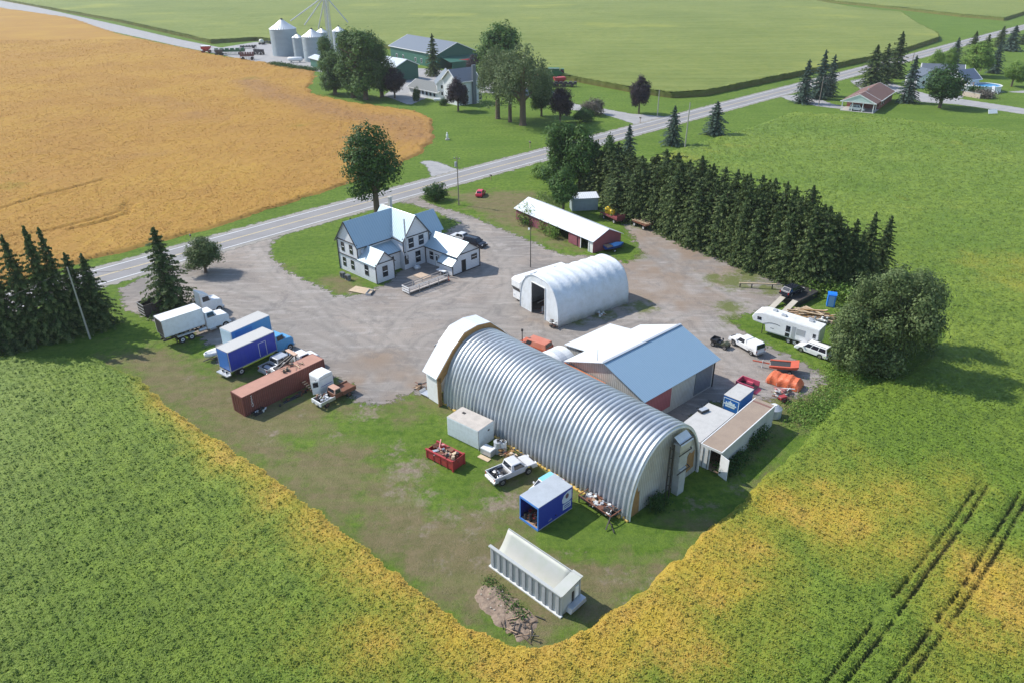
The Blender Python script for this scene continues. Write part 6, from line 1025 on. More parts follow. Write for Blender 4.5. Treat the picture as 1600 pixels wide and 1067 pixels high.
# ---------------- small things round the farmhouse
t = thing('ramp_deck', 'low wooden deck ramp with grey rail fence in front of the farmhouse', 'deck', tuple(G(640, 462)), YAW((640, 462), (700, 440))); Lr = (G(701, 440)-G(640, 462)).length; gp = paint('grey_timber', (.4, .36, .33), .85, 0, .5, dc=(.25, .22, .2)); pwh = paint('pale_timber', (.62, .6, .58), .8, 0, .3)
mb = MB(); mb.slab((0, .1, .5), (Lr, .1, .55), (Lr, 1.7, .55), (0, 1.7, .5), .1, gp); mb.build('ramp', t)
for y in (0, 1.8):
    mb = MB(); [mb.bar((-.1, y, z), (Lr, y, z+.05), .05, .14, pwh if y == 0 and z > 1 else gp) for z in (.45, .85, 1.3)]; [mb.bar((x, y+.05, 0), (x, y+.05, 1.35), .1, .1, gp) for x in np.linspace(.1, Lr-.1, 5)]; mb.build('railing', t)
mb = MB(); [mb.bar((-.12, -.05, z), (-.12, 1.8, z), .05, .2, white) for z in (.45, .85, 1.3)]; mb.build('end_rail', t)
t = thing('traffic_cone', 'orange traffic cone at the end of the deck rail', 'cone', tuple(G(701, 439)), 0); mb = MB(); mb.cyl((0, 0, .04), (0, 0, .75), .17, paint('cone_orange', (.7, .12, .03), .5), r1=.03, n=12); mb.build('cone', t); mb = MB(); mb.cyl((0, 0, .4), (0, 0, .5), .1, white, r1=.085, n=12); mb.build('band', t); mb = MB(); mb.bx(-.22, .22, -.22, .22, 0, .04, blackp); mb.build('base', t)
t = thing('folding_table', 'white folding table with boxes beside the farmhouse wing', 'table', tuple(G(690, 429)), D(-43)); mb = MB(); mb.bx(-1.0, 1.0, -.4, .4, .72, .77, white); mb.build('table_top', t); [MB().bar((x, -.3, 0), (x, -.3, .72), .05, .05, silver).bar((x, .3, 0), (x, .3, .72), .05, .05, silver).build('leg_frame', t) for x in (-.8, .8)]
t = thing('patio_heap', 'silver bagged bundle on the yard in front of the farmhouse corner', 'bundle', tuple(G(652, 421)), 0); mb = MB(); mb.rings([[(r_*(1+.15*math.sin(3*i+z*5))*math.cos(2*math.pi*i/12), r_*math.sin(2*math.pi*i/12), z) for i in range(12)] for r_, z in ((.4, 0), (.6, .3), (.5, .6), (.2, .85))], silver); mb.build('bag', t); mb = MB(); mb.cyl((0, 0, .85), (0, 0, .95), .08, darkmetal); mb.build('tie', t)
t = thing('plywood_sheet', 'pale plywood sheet lying on the farmhouse patio', 'board', tuple(G(660, 432)), D(-43)); mb = MB(); mb.bx(-1.3, 1.3, -.9, .9, .02, .12, paint('tan_ply', (.5, .38, .28), .85, 0, .4)); mb.build('board', t); mb = MB(); mb.bx(-1.2, -.9, -.8, .8, 0, .018, wood); mb.build('batten', t)
t = thing('plank_stack', 'flat pale wooden platform in the grass below the farmhouse', 'platform', tuple(G(566, 455)), D(-25)); mb = MB(); [mb.bx(-2.0, 2.0, -1.1+.36*i, -.78+.36*i, .1, .16, paleplank) for i in range(6)]; mb.build('boards', t); mb = MB(); [mb.bx(x, x+.15, -1.1, 1.0, 0, .098, wood) for x in (-1.8, 0, 1.6)]; mb.build('bearers', t)
t = thing('steel_trough', 'small grey trough at the end of the wooden platform', 'trough', tuple(G(578, 459)), D(-10)); mb = MB(); mb.prism([(-.3, 0), (.3, 0), (.45, .35), (.4, .35), (.27, .05), (-.27, .05), (-.4, .35), (-.45, .35)], -.8, .8, paint('grey_steel', (.3, .32, .34), .5, .3, .3)); mb.build('pan', t); mb = MB(); [mb.bx(-.45, .45, y-.03, y+.03, 0, .37, silver) for y in (-.83, .83)]; mb.build('end_plate', t)
for i, (x_, y_) in enumerate(((536, 434), (544, 438))):
    t = thing('cooling_unit', ['dark outdoor cooling unit nearest the farmhouse left corner', 'second dark cooling unit to its right on the farmhouse wall'][i], 'cooling unit', tuple(G(x_, y_)), D(-43.6), 'cooling units at the farmhouse wall'); mb = MB(); mb.bx(-.45, .45, -.3, .3, .1, 1.0, paint('unit_grey', (.12, .13, .14), .6)); mb.build('case', t); mb = MB(); mb.cyl((0, -.305, .55), (0, -.33, .55), .33, blackp, n=18); mb.build('fan_grille', t); mb = MB(); [mb.bx(x, x+.1, -.3, .3, 0, .1, silver) for x in (-.4, .3)]; mb.build('feet', t)
# ================================================================ trees and shrubs
def leafmat(name, dark, mid, light, tr=.25):
    dark, mid, light = [tuple(x*k_ for x in q) for q, k_ in ((dark, 1.5), (mid, 1.35), (light, 1.2))]
    if name in MATS: return MATS[name]
    n = N(name); t = n.attr('tint'); oi = n.new('ObjectInfo').outputs['Random']
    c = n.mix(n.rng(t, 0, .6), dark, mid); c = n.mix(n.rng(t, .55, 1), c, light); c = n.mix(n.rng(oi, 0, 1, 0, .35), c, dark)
    n.col(c); n.b.inputs['Roughness'].default_value = .6; n.b.inputs['Specular IOR Level'].default_value = .2
    if tr:
        tb_ = n.new('BsdfTranslucent'); n.ln(n.mix(.5, c, light), tb_.inputs[0]); m = n.new('MixShader'); m.inputs[0].default_value = tr; n.ln(n.b.outputs[0], m.inputs[1]); n.ln(tb_.outputs[0], m.inputs[2]); n.ln(m.outputs[0], n.o.inputs[0])
    MATS[name] = n.m; return n.m
bark = paint('bark', (.12, .085, .06), .95, 0, .6, dc=(.05, .04, .03), sc=4, bump=.03)
LM = dict(spruce=leafmat('spruce_needles', (.024, .044, .014), (.055, .088, .026), (.14, .17, .055), .18), blue=leafmat('blue_spruce_needles', (.022, .042, .032), (.05, .085, .06), (.11, .16, .12), .12),
 green=leafmat('green_leaves', (.018, .045, .01), (.045, .1, .018), (.1, .17, .035)), dark=leafmat('dark_green_leaves', (.012, .034, .008), (.028, .07, .014), (.06, .12, .025)),
 bright=leafmat('bright_leaves', (.05, .1, .015), (.11, .19, .03), (.2, .28, .06)), willow=leafmat('willow_leaves', (.035, .06, .02), (.075, .11, .04), (.14, .18, .08)), purple=leafmat('purple_leaves', (.012, .01, .014), (.03, .02, .028), (.06, .04, .045)), mauve=leafmat('mauve_leaves', (.05, .045, .04), (.1, .09, .07), (.16, .14, .11)), olive=leafmat('olive_leaves', (.035, .055, .018), (.08, .115, .038), (.15, .19, .075)))
BIAS = [None]
def crown_mesh(name, P_, size, mat, rs, up=.3, asp=.6, tint=None):
    if BIAS[0] is not None and len(BIAS[0]) == len(P_): bi = BIAS[0]
    else: a = np.hypot(P_[:, 0], P_[:, 1])[:, None]+.3; bi = np.column_stack([P_[:, 0]/a[:, 0]*.8, P_[:, 1]/a[:, 0]*.8, np.full(len(P_), .55+up)])
    BIAS[0] = None; V, F, T = leaves(P_, size, rs, up, asp, tint, bi); o = npmesh(name, V, F, mat, {'tint': T}); me = o.data; bpy.data.objects.remove(o); return me
def spruce_pts(rs, n, h, r, base=.06, pw=.8, gap=.0, tiers=16, blunt=.1):
    P_, T_ = [], []
    for k in range(tiers):
        t = base+(1-base)*(k+.35*rs.rand())/tiers; R0 = r*(1-t)**pw+blunt; nb = max(5, int(8*(1-t)+5)); a0 = rs.rand()*6.28
        for b in range(nb):
            a = a0+2*math.pi*(b+.6*rs.rand())/nb; R = R0*rs.uniform(.62, 1.25); m = max(5, int(.8*n/tiers/nb*(.35+1.3*(1-t)))); tj = t+rs.normal()*.014
            s = rs.rand(m)**.6; x = s*R; lat = rs.normal(size=m)*(.1*R+.06)*(1.25-s); z = tj*h-.3*x*(1.05-t)*s+.05*h/tiers*rs.normal(size=m)
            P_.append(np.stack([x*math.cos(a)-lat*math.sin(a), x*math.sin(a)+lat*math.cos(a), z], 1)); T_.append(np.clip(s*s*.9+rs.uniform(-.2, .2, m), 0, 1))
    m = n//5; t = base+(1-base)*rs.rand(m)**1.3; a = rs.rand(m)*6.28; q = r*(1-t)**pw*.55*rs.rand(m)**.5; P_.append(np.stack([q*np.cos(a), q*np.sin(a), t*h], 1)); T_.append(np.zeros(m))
    m = max(20, n//80); P_.append(np.stack([rs.normal(size=m)*.06, rs.normal(size=m)*.06, h*rs.uniform(.94, 1.02, m)], 1)); T_.append(np.full(m, .6))
    return np.concatenate(P_), np.concatenate(T_)
def blob_pts(rs, n, blobs, cl=.5):
    "leaf points gathered in clumps on and in a set of ellipsoids (x,y,z,rx,ry,rz)"
    P_, T_, N_ = [], [], []; tot = sum((b[3]*b[4]*b[5])**(2/3) for b in blobs)
    for b in blobs:
        k = int(n*(b[3]*b[4]*b[5])**(2/3)/tot); nc = max(6, k//26); d = rs.normal(size=(nc, 3)); d /= np.linalg.norm(d, axis=1)[:, None]; rad = rs.uniform(.55, 1.08, nc)[:, None]
        c = np.array(b[:3])+d*rad*np.array(b[3:6]); q = np.repeat(c, 26, 0)+rs.normal(size=(nc*26, 3))*cl*np.array([1, 1, .75]); P_.append(q); N_.append(np.repeat(d, 26, 0)*1.1+(q-np.repeat(c, 26, 0))/cl*.55+np.array([0, 0, .45])); T_.append(np.clip(np.repeat(rs.uniform(.1, .9, nc), 26)+rs.uniform(-.12, .12, nc*26), 0, 1))
    BIAS[0] = np.concatenate(N_)
    return np.concatenate(P_), np.concatenate(T_)
def trunk_mb(h, r, limbs=(), flare=1.3):
    mb = MB(); zs = [0, .25, h*.4, h*.75, h]; rs_ = [r*flare, r, r*.85, r*.55, r*.2]; n_ = 9; R = [[(q*math.cos(2*math.pi*i/n_)+.04*z*math.sin(z), q*math.sin(2*math.pi*i/n_), z-.1 if z == 0 else z) for i in range(n_)] for z, q in zip(zs, rs_)]; mb.rings(R, bark)
    for (z, a, l, dz, rr) in limbs: mb.cyl((0, 0, z), (l*math.cos(a), l*math.sin(a), z+dz), rr, bark, r1=rr*.35, n=7)
    return mb
PROTO = {}
def proto(kind, var):
    key = (kind, var)
    if key in PROTO: return PROTO[key]
    rs = np.random.RandomState(abs(hash(kind)) % 1 + sum(map(ord, kind))*7+var); rr = random.Random(var*3+len(kind)); mat = LM['green']; s = .3; H0 = 10.
    limbs = [(rr.uniform(2.5, 6), rr.uniform(0, 6.28), rr.uniform(1.5, 2.6), rr.uniform(1.2, 2.6), .12) for _ in range(6)]
    if kind in ('spruce', 'blue'):
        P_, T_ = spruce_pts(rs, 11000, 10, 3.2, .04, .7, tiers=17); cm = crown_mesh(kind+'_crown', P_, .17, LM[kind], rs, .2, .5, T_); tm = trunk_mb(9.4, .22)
    elif kind == 'column':
        Q_, T2 = [], []
        for (ox_, oy_, hh_, rr_, nn_) in ((0, 0, 9.6, 2.0, 6000), (1.4*math.cos(var*2.1), 1.4*math.sin(var*2.1), 8.9-.5*var, 1.7, 5000), (1.5*math.cos(var*2.1+2.4), 1.5*math.sin(var*2.1+2.4), 8.0+.6*var, 1.7, 5000), (1.3*math.cos(var*2.1+4.3), 1.3*math.sin(var*2.1+4.3), 7.0+.4*var, 1.6, 3500)):
            a1, a2 = spruce_pts(rs, nn_, hh_, rr_, .01, .4, tiers=16, blunt=.35); a1[:, 0] += ox_; a1[:, 1] += oy_; Q_.append(a1); T2.append(a2)
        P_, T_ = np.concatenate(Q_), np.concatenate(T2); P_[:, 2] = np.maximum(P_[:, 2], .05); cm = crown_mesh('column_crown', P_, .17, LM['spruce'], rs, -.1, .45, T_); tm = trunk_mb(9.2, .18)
    elif kind in ('green', 'dark', 'bright', 'purple', 'mauve', 'olive'):
        bl = [(0, 0, 5.6, 2.7, 2.7, 3.3)]+[(2.0*math.cos(a)*rr.uniform(.6, 1.1), 2.0*math.sin(a)*rr.uniform(.6, 1.1), rr.uniform(2.9, 7.8), rr.uniform(1.2, 1.8), rr.uniform(1.1, 1.7), rr.uniform(1.1, 1.6)) for a in [6.28*i/9+rr.random() for i in range(12)]]+[(0, 0, 8.7, 1.2, 1.2, 1.2)]
        P_, T_ = blob_pts(rs, 13000, bl, .4); cm = crown_mesh(kind+'_crown', P_, .18, LM[kind], rs, .35, .7, T_); tm = trunk_mb(7.5, .28, limbs)
    elif kind == 'tall':      # tall oval crown high on a bare trunk
        bl = [(rr.uniform(-.6, .6), rr.uniform(-.6, .6), z, w_, w_, 1.3) for z, w_ in ((3.4, 1.2), (4.2, 1.9), (5.2, 2.25), (6.2, 2.4), (7.2, 2.3), (8.1, 2.0), (9.0, 1.4))]+[(1.9*math.cos(a), 1.9*math.sin(a), rr.uniform(3.4, 8), .8, .8, .8) for a in [6.28*i/10 for i in range(10)]]
        P_, T_ = blob_pts(rs, 11000, bl, .3); cm = crown_mesh('tall_crown', P_, .13, LM['dark'], rs, .35, .7, T_); tm = trunk_mb(8, .3, limbs, 1.5)
    elif kind == 'poplar':
        bl = []
        for k in range(22):
            a = 6.28*k/11+rr.random()*.5; z = rr.uniform(1.9, 8.3); q = rr.uniform(.3, 1.9)*(1.15-z/14); bl.append((q*math.cos(a), q*math.sin(a), z, .9, .9, rr.uniform(1.1, 1.8)))
        P_, T_ = blob_pts(rs, 14000, bl, .3); cm = crown_mesh('poplar_crown', P_, .14, LM['green'], rs, .2, .6, T_); tm = trunk_mb(8, .3, limbs)
    elif kind == 'willow':
        P_, T_ = [], []
        for k in range(150):
            a = rs.rand()*6.28; q = rs.rand()**.5*2.7; zt = 9.6-(q/2.9)**2*3.2-rs.rand()*2.2; L_w = rs.uniform(1.5, 4.0); m = 60; t_ = rs.rand(m); P_.append(np.stack([(q+.15*t_)*math.cos(a)+rs.normal(size=m)*.22, (q+.15*t_)*math.sin(a)+rs.normal(size=m)*.22, np.maximum(1.6, zt-L_w*t_)], 1)); T_.append(np.clip(rs.rand()*.7+.4*(1-t_)+rs.uniform(-.2, .2, m), 0, 1))
        P_, T_ = np.concatenate(P_), np.concatenate(T_); cm = crown_mesh('willow_crown', P_, .13, LM['willow'], rs, -.5, .4, T_); tm = trunk_mb(8, .32, limbs)
    elif kind == 'bushy':
        bl = [(0, 0, 3.8, 2.1, 2.1, 3.2)]+[(rr.uniform(1.7, 3.3)*math.cos(a), rr.uniform(1.7, 3.2)*math.sin(a), rr.uniform(1.0, 7.6), rr.uniform(.8, 1.5), rr.uniform(.8, 1.5), rr.uniform(.9, 1.7)) for a in [6.28*i/8+rr.random() for i in range(18)]]+[(.8, 0, 8.5, 1.2, 1.2, 1.2), (-1.4, .6, 8.0, 1.1, 1.1, 1.1), (.3, -1.6, 7.2, 1.2, 1.2, 1.2)]
        P_, T_ = blob_pts(rs, 24000, bl, .42); P_[:, 2] = np.maximum(P_[:, 2], .1); cm = crown_mesh('bushy_crown', P_, .14, LM['olive'], rs, .3, .6, T_); tm = trunk_mb(7, .3, limbs)
    elif kind in ('bush', 'brightbush', 'mauvebush'):
        H0 = 3.; bl = [(0, 0, 1.4, 1.6, 1.6, 1.3)]+[(1.2*math.cos(a), 1.2*math.sin(a), rr.uniform(.7, 1.7), .8, .8, .75) for a in [6.28*i/7+rr.random() for i in range(7)]]
        P_, T_ = blob_pts(rs, 4200, bl, .25); P_[:, 2] = np.maximum(P_[:, 2], .05); cm = crown_mesh('bush_crown', P_, .11, LM[{'bush': 'dark', 'brightbush': 'bright', 'mauvebush': 'mauve'}[kind]], rs, .35, .7, T_); tm = trunk_mb(1.6, .1, [(.3, a, .9, .9, .05) for a in (0, 2, 4)])
    t0 = tm.build(kind+'_trunk'); tme = t0.data; bpy.data.objects.remove(t0); PROTO[key] = (cm, tme, H0); return PROTO[key]
WID = {'spruce': 3.0, 'blue': 3.0, 'column': 2.2, 'green': 3.6, 'dark': 3.6, 'bright': 3.6, 'purple': 3.6, 'mauve': 3.6, 'olive': 3.6, 'tall': 3.0, 'poplar': 2.6, 'willow': 3.0, 'bushy': 3.5, 'bush': 2.2, 'brightbush': 2.2, 'mauvebush': 2.2}
NAME = {'spruce': 'spruce_tree', 'bushy': 'broadleaf_tree', 'blue': 'spruce_tree', 'column': 'cedar_tree', 'poplar': 'poplar_tree', 'willow': 'willow_tree', 'bush': 'bush', 'brightbush': 'bush', 'mauvebush': 'bush'}
cnt = {}
def tree(kind, bx_, by_, ty, hw, label, group=None, off=(0, 0)):
    g = G(bx_, by_); h = HT((bx_, by_), ty); r = MPP((bx_, by_))*hw; v = cnt.get(kind, 0) % 3; cnt[kind] = cnt.get(kind, 0)+1; cm, tm, H0 = proto(kind, v)
    t = thing(NAME.get(kind, 'broadleaf_tree'), label, 'bush' if 'bush' in kind else 'tree', (g.x+off[0], g.y+off[1], 0), (bx_*1.7) % 6.28, group); k = r/WID[kind]; t.scale = (k, k*(.9+.2*((bx_*13) % 7)/7), h/H0)
    for nm, me in (('crown', cm), ('trunk', tm)): o = bpy.data.objects.new(nm, me); C.objects.link(o); o.parent = t
    return t
TREES = [
 ('spruce',8,545,404,36,'dark spruce cut by the left edge of the picture'),('spruce',27,538,380,33,'dark spruce second from the left in the road end clump'),('spruce',60,533,371,33,'tall dark spruce third in the clump by the road end'),('spruce',94,527,358,33,'tallest dark spruce left of the timber pole'),('spruce',112,519,360,31,'slim dark spruce just behind the timber pole top'),('spruce',136,512,398,33,'short dark spruce right of the timber pole'),('spruce',160,509,399,34,'broad dark spruce ending the clump towards the gravel yard'),
 ('spruce',270,482,359,40,'lone spruce between the brown bin and the white box truck'),('olive',322,426,370,32,'small round many stemmed tree on the gravel by the road'),('tall',590,340,195,47,'tall oval broadleaf tree behind the farmhouse ridge'),('bush',681,313,283,20,'round dark bush at the yard entrance'),
 ('poplar',874,296,182,34,'tall green poplar at the road end of the tree row'),('green',905,302,194,34,'full green tree next to the tall poplar'),('brightbush',848,276,252,22,'low spreading bright shrub nearest the road'),('green',880,335,262,26,'small green tree leaning over the maroon shed roof'),('column',928,305,218,16,'dark cedar behind the grey metal shed'),('blue',980,262,196,20,'bluish spruce rising behind the row near the road'),('dark',948,300,210,18,'dark tree between the green tree and the bluish spruce'),
 ('bushy',1335,572,432,44,'large loose olive tree at the near end of the row, left part'),('bushy',1380,574,412,54,'biggest bushy olive tree beside the bean field'),('bushy',1420,545,422,36,'olive tree crown furthest right at the field edge'),
 ('poplar',524,148,76,28,'rounded left tree of the clump beside the grain bins'),('poplar',552,153,40,32,'tall poplar left of centre in the clump by the bins'),('poplar',572,156,38,36,'tallest poplar in the middle of the clump by the bins'),('poplar',597,152,52,26,'right hand poplar of the clump by the bins'),('poplar',515,134,52,20,'poplar at the back of the clump nearest the bins'),
 ('purple',617,154,105,19,'dark purple maple between poplar clump and white house'),('spruce',678,119,54,15,'pointed dark spruce in front of the long green barn'),('bush',651,158,134,8,'small dark shrub at the low wing of the white house'),('purple',716,174,121,18,'purple maple in front of the white house'),('purple',742,114,85,16,'purple maple behind the white house chimney'),('bush',693,165,152,8,'small round shrub at the foot of the white house'),
 ('green',780,142,33,40,'big green tree at the back of the farmyard willows'),('willow',778,186,60,34,'left hand willow on the farm lawn'),('willow',797,191,66,30,'middle willow on the farm lawn'),('willow',817,196,60,50,'widest willow with twin trunks on the farm lawn'),('green',755,140,95,14,'pale green tree right of the white house'),('dark',846,182,119,21,'round dark tree right of the willows'),('purple',875,192,134,22,'black purple maple behind the roadside poplar'),('mauvebush',925,180,150,20,'mauve feathery shrub by the farm driveway'),('bush',912,191,166,18,'grey green shrub in front of the mauve one'),('purple',998,178,117,18,'purple maple standing alone by the cornfield'),
 ('blue',1050,227,167,21,'small blue spruce left of the leaning roadside pole'),('blue',1116,211,160,22,'small blue spruce right of the leaning roadside pole'),('blue',1254,162,95,18,'first blue spruce at the bungalow drive'),('blue',1278,155,80,18,'tall middle blue spruce of the three by the bungalow drive'),('blue',1294,151,87,16,'third blue spruce by the bungalow drive'),('spruce',1359,136,72,24,'wide dark spruce behind the brick bungalow roof'),('spruce',1377,130,70,19,'dark spruce touching the wide one behind the bungalow'),('spruce',1396,122,51,20,'tall dark spruce beside the far road'),('blue',1416,161,89,19,'thin grey spruce right of the bungalow'),
 ('dark',1468,169,98,34,'big round dark maple in front of the pale house'),('bright',1455,130,78,14,'yellow green tree behind the pale house'),('bright',1480,112,74,13,'second yellow green tree by the far road'),('blue',1489,100,60,14,'small spruce against the far road'),('spruce',1516,92,50,15,'dark spruce near the far road bend'),('spruce',1536,95,55,14,'dark spruce just right of the road bend one'),('bright',1522,120,65,26,'large light green tree behind the garage roof'),('blue',1552,115,65,15,'grey spruce right of the large light green tree'),('spruce',1561,74,42,14,'far dark spruce beside the road'),('blue',1578,80,41,18,'round topped far spruce near the right edge'),('bright',1580,136,96,19,'light green tree on the lawn above the pool'),('spruce',1597,70,50,10,'dark spruce cut by the right edge of the picture'),
]
for a in TREES: tree(*a)
# evergreen windbreak: front and back rows
front = [(930,306),(948,316),(966,327),(983,337),(1000,346),(1018,352),(1036,359),(1053,366),(1070,374),(1088,381),(1106,388),(1124,395),(1142,402),(1160,410),(1178,417),(1196,424),(1214,430),(1234,437),(1256,444),(1278,450),(1300,452)]
tops = [(920,222),(945,216),(970,232),(1000,236),(1030,239),(1060,238),(1090,246),(1120,256),(1150,263),(1165,285),(1180,268),(1200,264),(1215,290),(1240,289),(1265,300),(1295,320),(1310,335),(1340,331),(1400,345)]
ORD = 'first second third fourth fifth sixth seventh eighth ninth tenth eleventh twelfth thirteenth fourteenth fifteenth sixteenth seventeenth eighteenth nineteenth twentieth twenty-first'.split()
rw = random.Random(4); tx_ = [q[0] for q in tops]; ty_ = [q[1] for q in tops]
for i, (x, y) in enumerate(front):
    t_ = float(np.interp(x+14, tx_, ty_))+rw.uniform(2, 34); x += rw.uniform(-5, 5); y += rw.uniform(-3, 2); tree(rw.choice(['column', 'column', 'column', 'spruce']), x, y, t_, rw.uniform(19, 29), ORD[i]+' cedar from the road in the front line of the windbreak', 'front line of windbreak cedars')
for i in range(0, 19):
    x, y = np.interp(i+.5, range(len(front)), [q[0] for q in front]), np.interp(i+.5, range(len(front)), [q[1] for q in front]); x += 24; y -= 13
    tree('column', x, y, float(np.interp(x, tx_, ty_))+rw.uniform(-8, 16), rw.uniform(20, 28), ORD[i]+' cedar from the road in the back line of the windbreak', 'back line of windbreak cedars')
for i, (x, y, t_, hw) in enumerate([(1318,446,345,26),(1345,440,334,26),(1372,430,340,24),(1330,455,362,24)]):
    tree('spruce', x, y, t_, hw, ['broad spruce where the windbreak thickens', 'tallest broad spruce at the near end of the windbreak', 'rightmost broad spruce leaning to the bean field', 'low broad spruce in front of the windbreak end'][i])
# climbing vine and weeds
def shrubs(name, label, cat, pts, rad, h, mat, n_, seed, size=.12, group=None):
    rs = np.random.RandomState(seed); c = np.array([tuple(G(*q)) for q in pts]); m = np.mean(c, 0); k = rs.randint(0, len(c), n_); t_ = rs.rand(n_)**.7
    P_ = c[k]-m+np.stack([rs.normal(size=n_)*rad, rs.normal(size=n_)*rad, h*t_*rs.rand(n_)**.4+.05], 1); V, F, T = leaves(P_, size, rs, .3, .6)
    o = npmesh(name, V, F, mat, {'tint': T}); o.location = tuple(m); tag(o, label, cat, group); return o
shrubs('vine', 'yellow green vine climbing over the far end of the maroon shed', 'vine', [(824,344),(830,338),(838,335),(828,350)], 1.0, 3.8, LM['bright'], 3200, 1, .16)
shrubs('vine', 'vine hanging on the shed wall between far end and open bay', 'vine', [(848,362),(858,368),(866,373)], .55, 2.6, LM['bright'], 1500, 2, .14)
shrubs('bush', 'dark bush tucked against the far corner of the maroon shed', 'bush', [(820,348),(824,352)], .8, 2.0, LM['dark'], 1200, 3)
shrubs('bush', 'dark weeds growing along the tan roofed container wall', 'bush', [(1133,737),(1143,728),(1153,718)], .6, 1.5, LM['dark'], 2400, 5)
shrubs('bush', 'dark bush further along the tan roofed container', 'bush', [(1172,697),(1185,684)], .6, 2.0, LM['dark'], 2000, 6)
shrubs('bush', 'dark weeds at the foot of the hut end wall', 'bush', [(1025,796),(1030,790)], .45, 1.6, LM['dark'], 1100, 7)
shrubs('weeds', 'bright weeds and climbers beneath the windbreak end', 'weeds', [(1284,458),(1296,452),(1310,462),(1320,470),(1270,455)], 1.2, 2.6, LM['bright'], 3600, 8, .2)
shrubs('weeds', 'rough green weeds between orange tarp and bean field', 'weeds', [(1265,640),(1285,635),(1300,620),(1310,600),(1290,650),(1250,655),(1320,585),(1335,580)], 1.5, .6, LM['bright'], 6000, 9, .12)
shrubs('weeds', 'thin weeds behind the maroon shed', 'weeds', [(858,318),(870,325),(850,310)], 1.2, 1.6, LM['olive'], 1600, 10)
shrubs('weeds', 'strip of leafy weeds beside the brown soil heap', 'weeds', [(765,908),(778,922),(790,936),(803,950),(815,962)], .35, .4, LM['green'], 700, 11, .09)
# ================================================================ soil heap, poles, far farm, far houses
g = G(788, 952); rs = np.random.RandomState(3); a_ = YAW((760,925),(825,990)); X, Y = np.meshgrid(np.linspace(-3.6, 3.6, 80), np.linspace(-1.7, 1.7, 40)); 
hz = np.clip(1.05-(X/3.5)**4-(Y/1.5)**2-1.3*(vnoise(X+3, Y+3, .9, 79)-.5), 0, 1)**.7*(.05+.13*vnoise(X+5, Y+5, .8, 77)+.2*vnoise(X+9, Y+9, .25, 78))-.03
idx = np.arange(X.size).reshape(X.shape); F = np.stack([idx[:-1, :-1], idx[:-1, 1:], idx[1:, 1:], idx[1:, :-1]], -1).reshape(-1, 4)
n = N('brown_soil'); n.col(n.mix(n.rng(n.noise(3, 6, rough=.75), .35, .7), (.2, .14, .1), (.33, .25, .185))); n.bump(n.noise(7, 5, rough=.8), .1); n.b.inputs['Roughness'].default_value = .95
t = thing('soil_heap', 'long low heap of brown soil with broken branches near the field corner', 'soil heap', tuple(g), a_); npmesh('soil', np.stack([X.ravel(), Y.ravel(), hz.ravel()], 1), F, n.m, parent=t, smooth=True)
mb = MB(); rr = random.Random(8)
for i in range(30): x, y, q, l = 2.2+rr.gauss(.2, .7), rr.gauss(0, .7), rr.uniform(0, 3.14), rr.uniform(.2, .6); mb.bar((x-l*math.cos(q), y-l*math.sin(q), .08+rr.random()*.2), (x+l*math.cos(q), y+l*math.sin(q), .08+rr.random()*.25), .07, .06, rr.choice([wood, bark, darkmetal]))
mb.build('branches', t); mb = MB(); [mb.bx(x, x+.12, y, y+.1, z_q, z_q+.06, paint('stone', (.4, .36, .3), .9)) for x, y, z_q in [(rr.uniform(-3, 2), rr.uniform(-1, 1), rr.uniform(.1, .16)) for _ in range(7)]]; mb.build('stones', t)
mb = MB(); mb.bar((0, 0, 0), (0, 0, 1.0), .1, .1, paleplank); mb.bar((0, -.15, .85), (0, .15, .9), .05, .08, wood); tag(mb.build('stake', loc=tuple(G(829, 998))), 'short pale stake at the end of the soil heap', 'stake')
# utility poles
def pole(b, ty, label, dx=0, arm=True, lamp_=False, trans=False, col=None, r=.14):
    h = HT(b, ty); g = G(*b); col = col or paint('pole_wood', (.2, .16, .13), .9, 0, .5, dc=(.32, .3, .27), sc=2); t = thing('utility_pole' if not lamp_ else 'yard_light', label, 'pole' if not lamp_ else 'light pole', tuple(g), 0)
    top = (dx, 0, h); mb = MB(); mb.cyl((0, 0, -.1), top, r, col, r1=r*.65, n=10); mb.build('pole', t)
    if arm: mb = MB(); mb.bar((dx-.7, .3, h-.5), (dx+.7, -.3, h-.5), .1, .1, col); [mb.cyl((dx+q, -q*.43, h-.44), (dx+q, -q*.43, h-.2), .06, silver, n=8) for q in (-.6, .6)]; mb.build('cross_arm', t)
    if trans: mb = MB(); mb.cyl((dx*.8-.35, 0, h-2.2), (dx*.8-.35, 0, h-1.2), .25, silver); mb.build('transformer', t)
    if lamp_: mb = MB(); mb.cyl((-.3, -.1, h-.35), (-.3, -.1, h-.05), .16, white, n=12); mb.bar((0, 0, h-.1), (-.3, -.1, h-.05), .05, .05, darkmetal); mb.build('lamp_head', t)
    return t, Vector((g.x+dx, g.y, h-.25))
p1, w1_ = pole((141,530), 418, 'leaning pale timber pole in front of the left spruce clump', -.1, False, col=paint('pale_pole', (.34, .33, .28), .9, 0, .4)); p2, w2_ = pole((717,321), 245, 'dark utility pole with transformer on the front lawn', 0, True, trans=True); pole((829,418), 356, 'slim dark yard light pole in front of the motorhome', 0, False, True, col=darkmetal, r=.09)
pole((1070,233), 161, 'tall pale roadside pole between the small blue spruces', .2, False, col=paint('pale_pole', (.34, .33, .28), .9, 0, .4), r=.2); pole((1027,183), 141, 'pale utility pole by the farm driveway mouth', 0, False, col=paint('pale_pole', (.34, .33, .28), .9), r=.2); pole((1279,166), 121, 'thin dark pole at the bungalow lane', 0, False, r=.15); pole((1425,99), 82, 'short dark pole at the far road', 0, False, r=.2); pole((1532,112), 92, 'far wooden pole among the right hand spruces', 0, False, r=.2)
g1_, g2_ = G(-200, 470, 8), G(240, 448, 5)
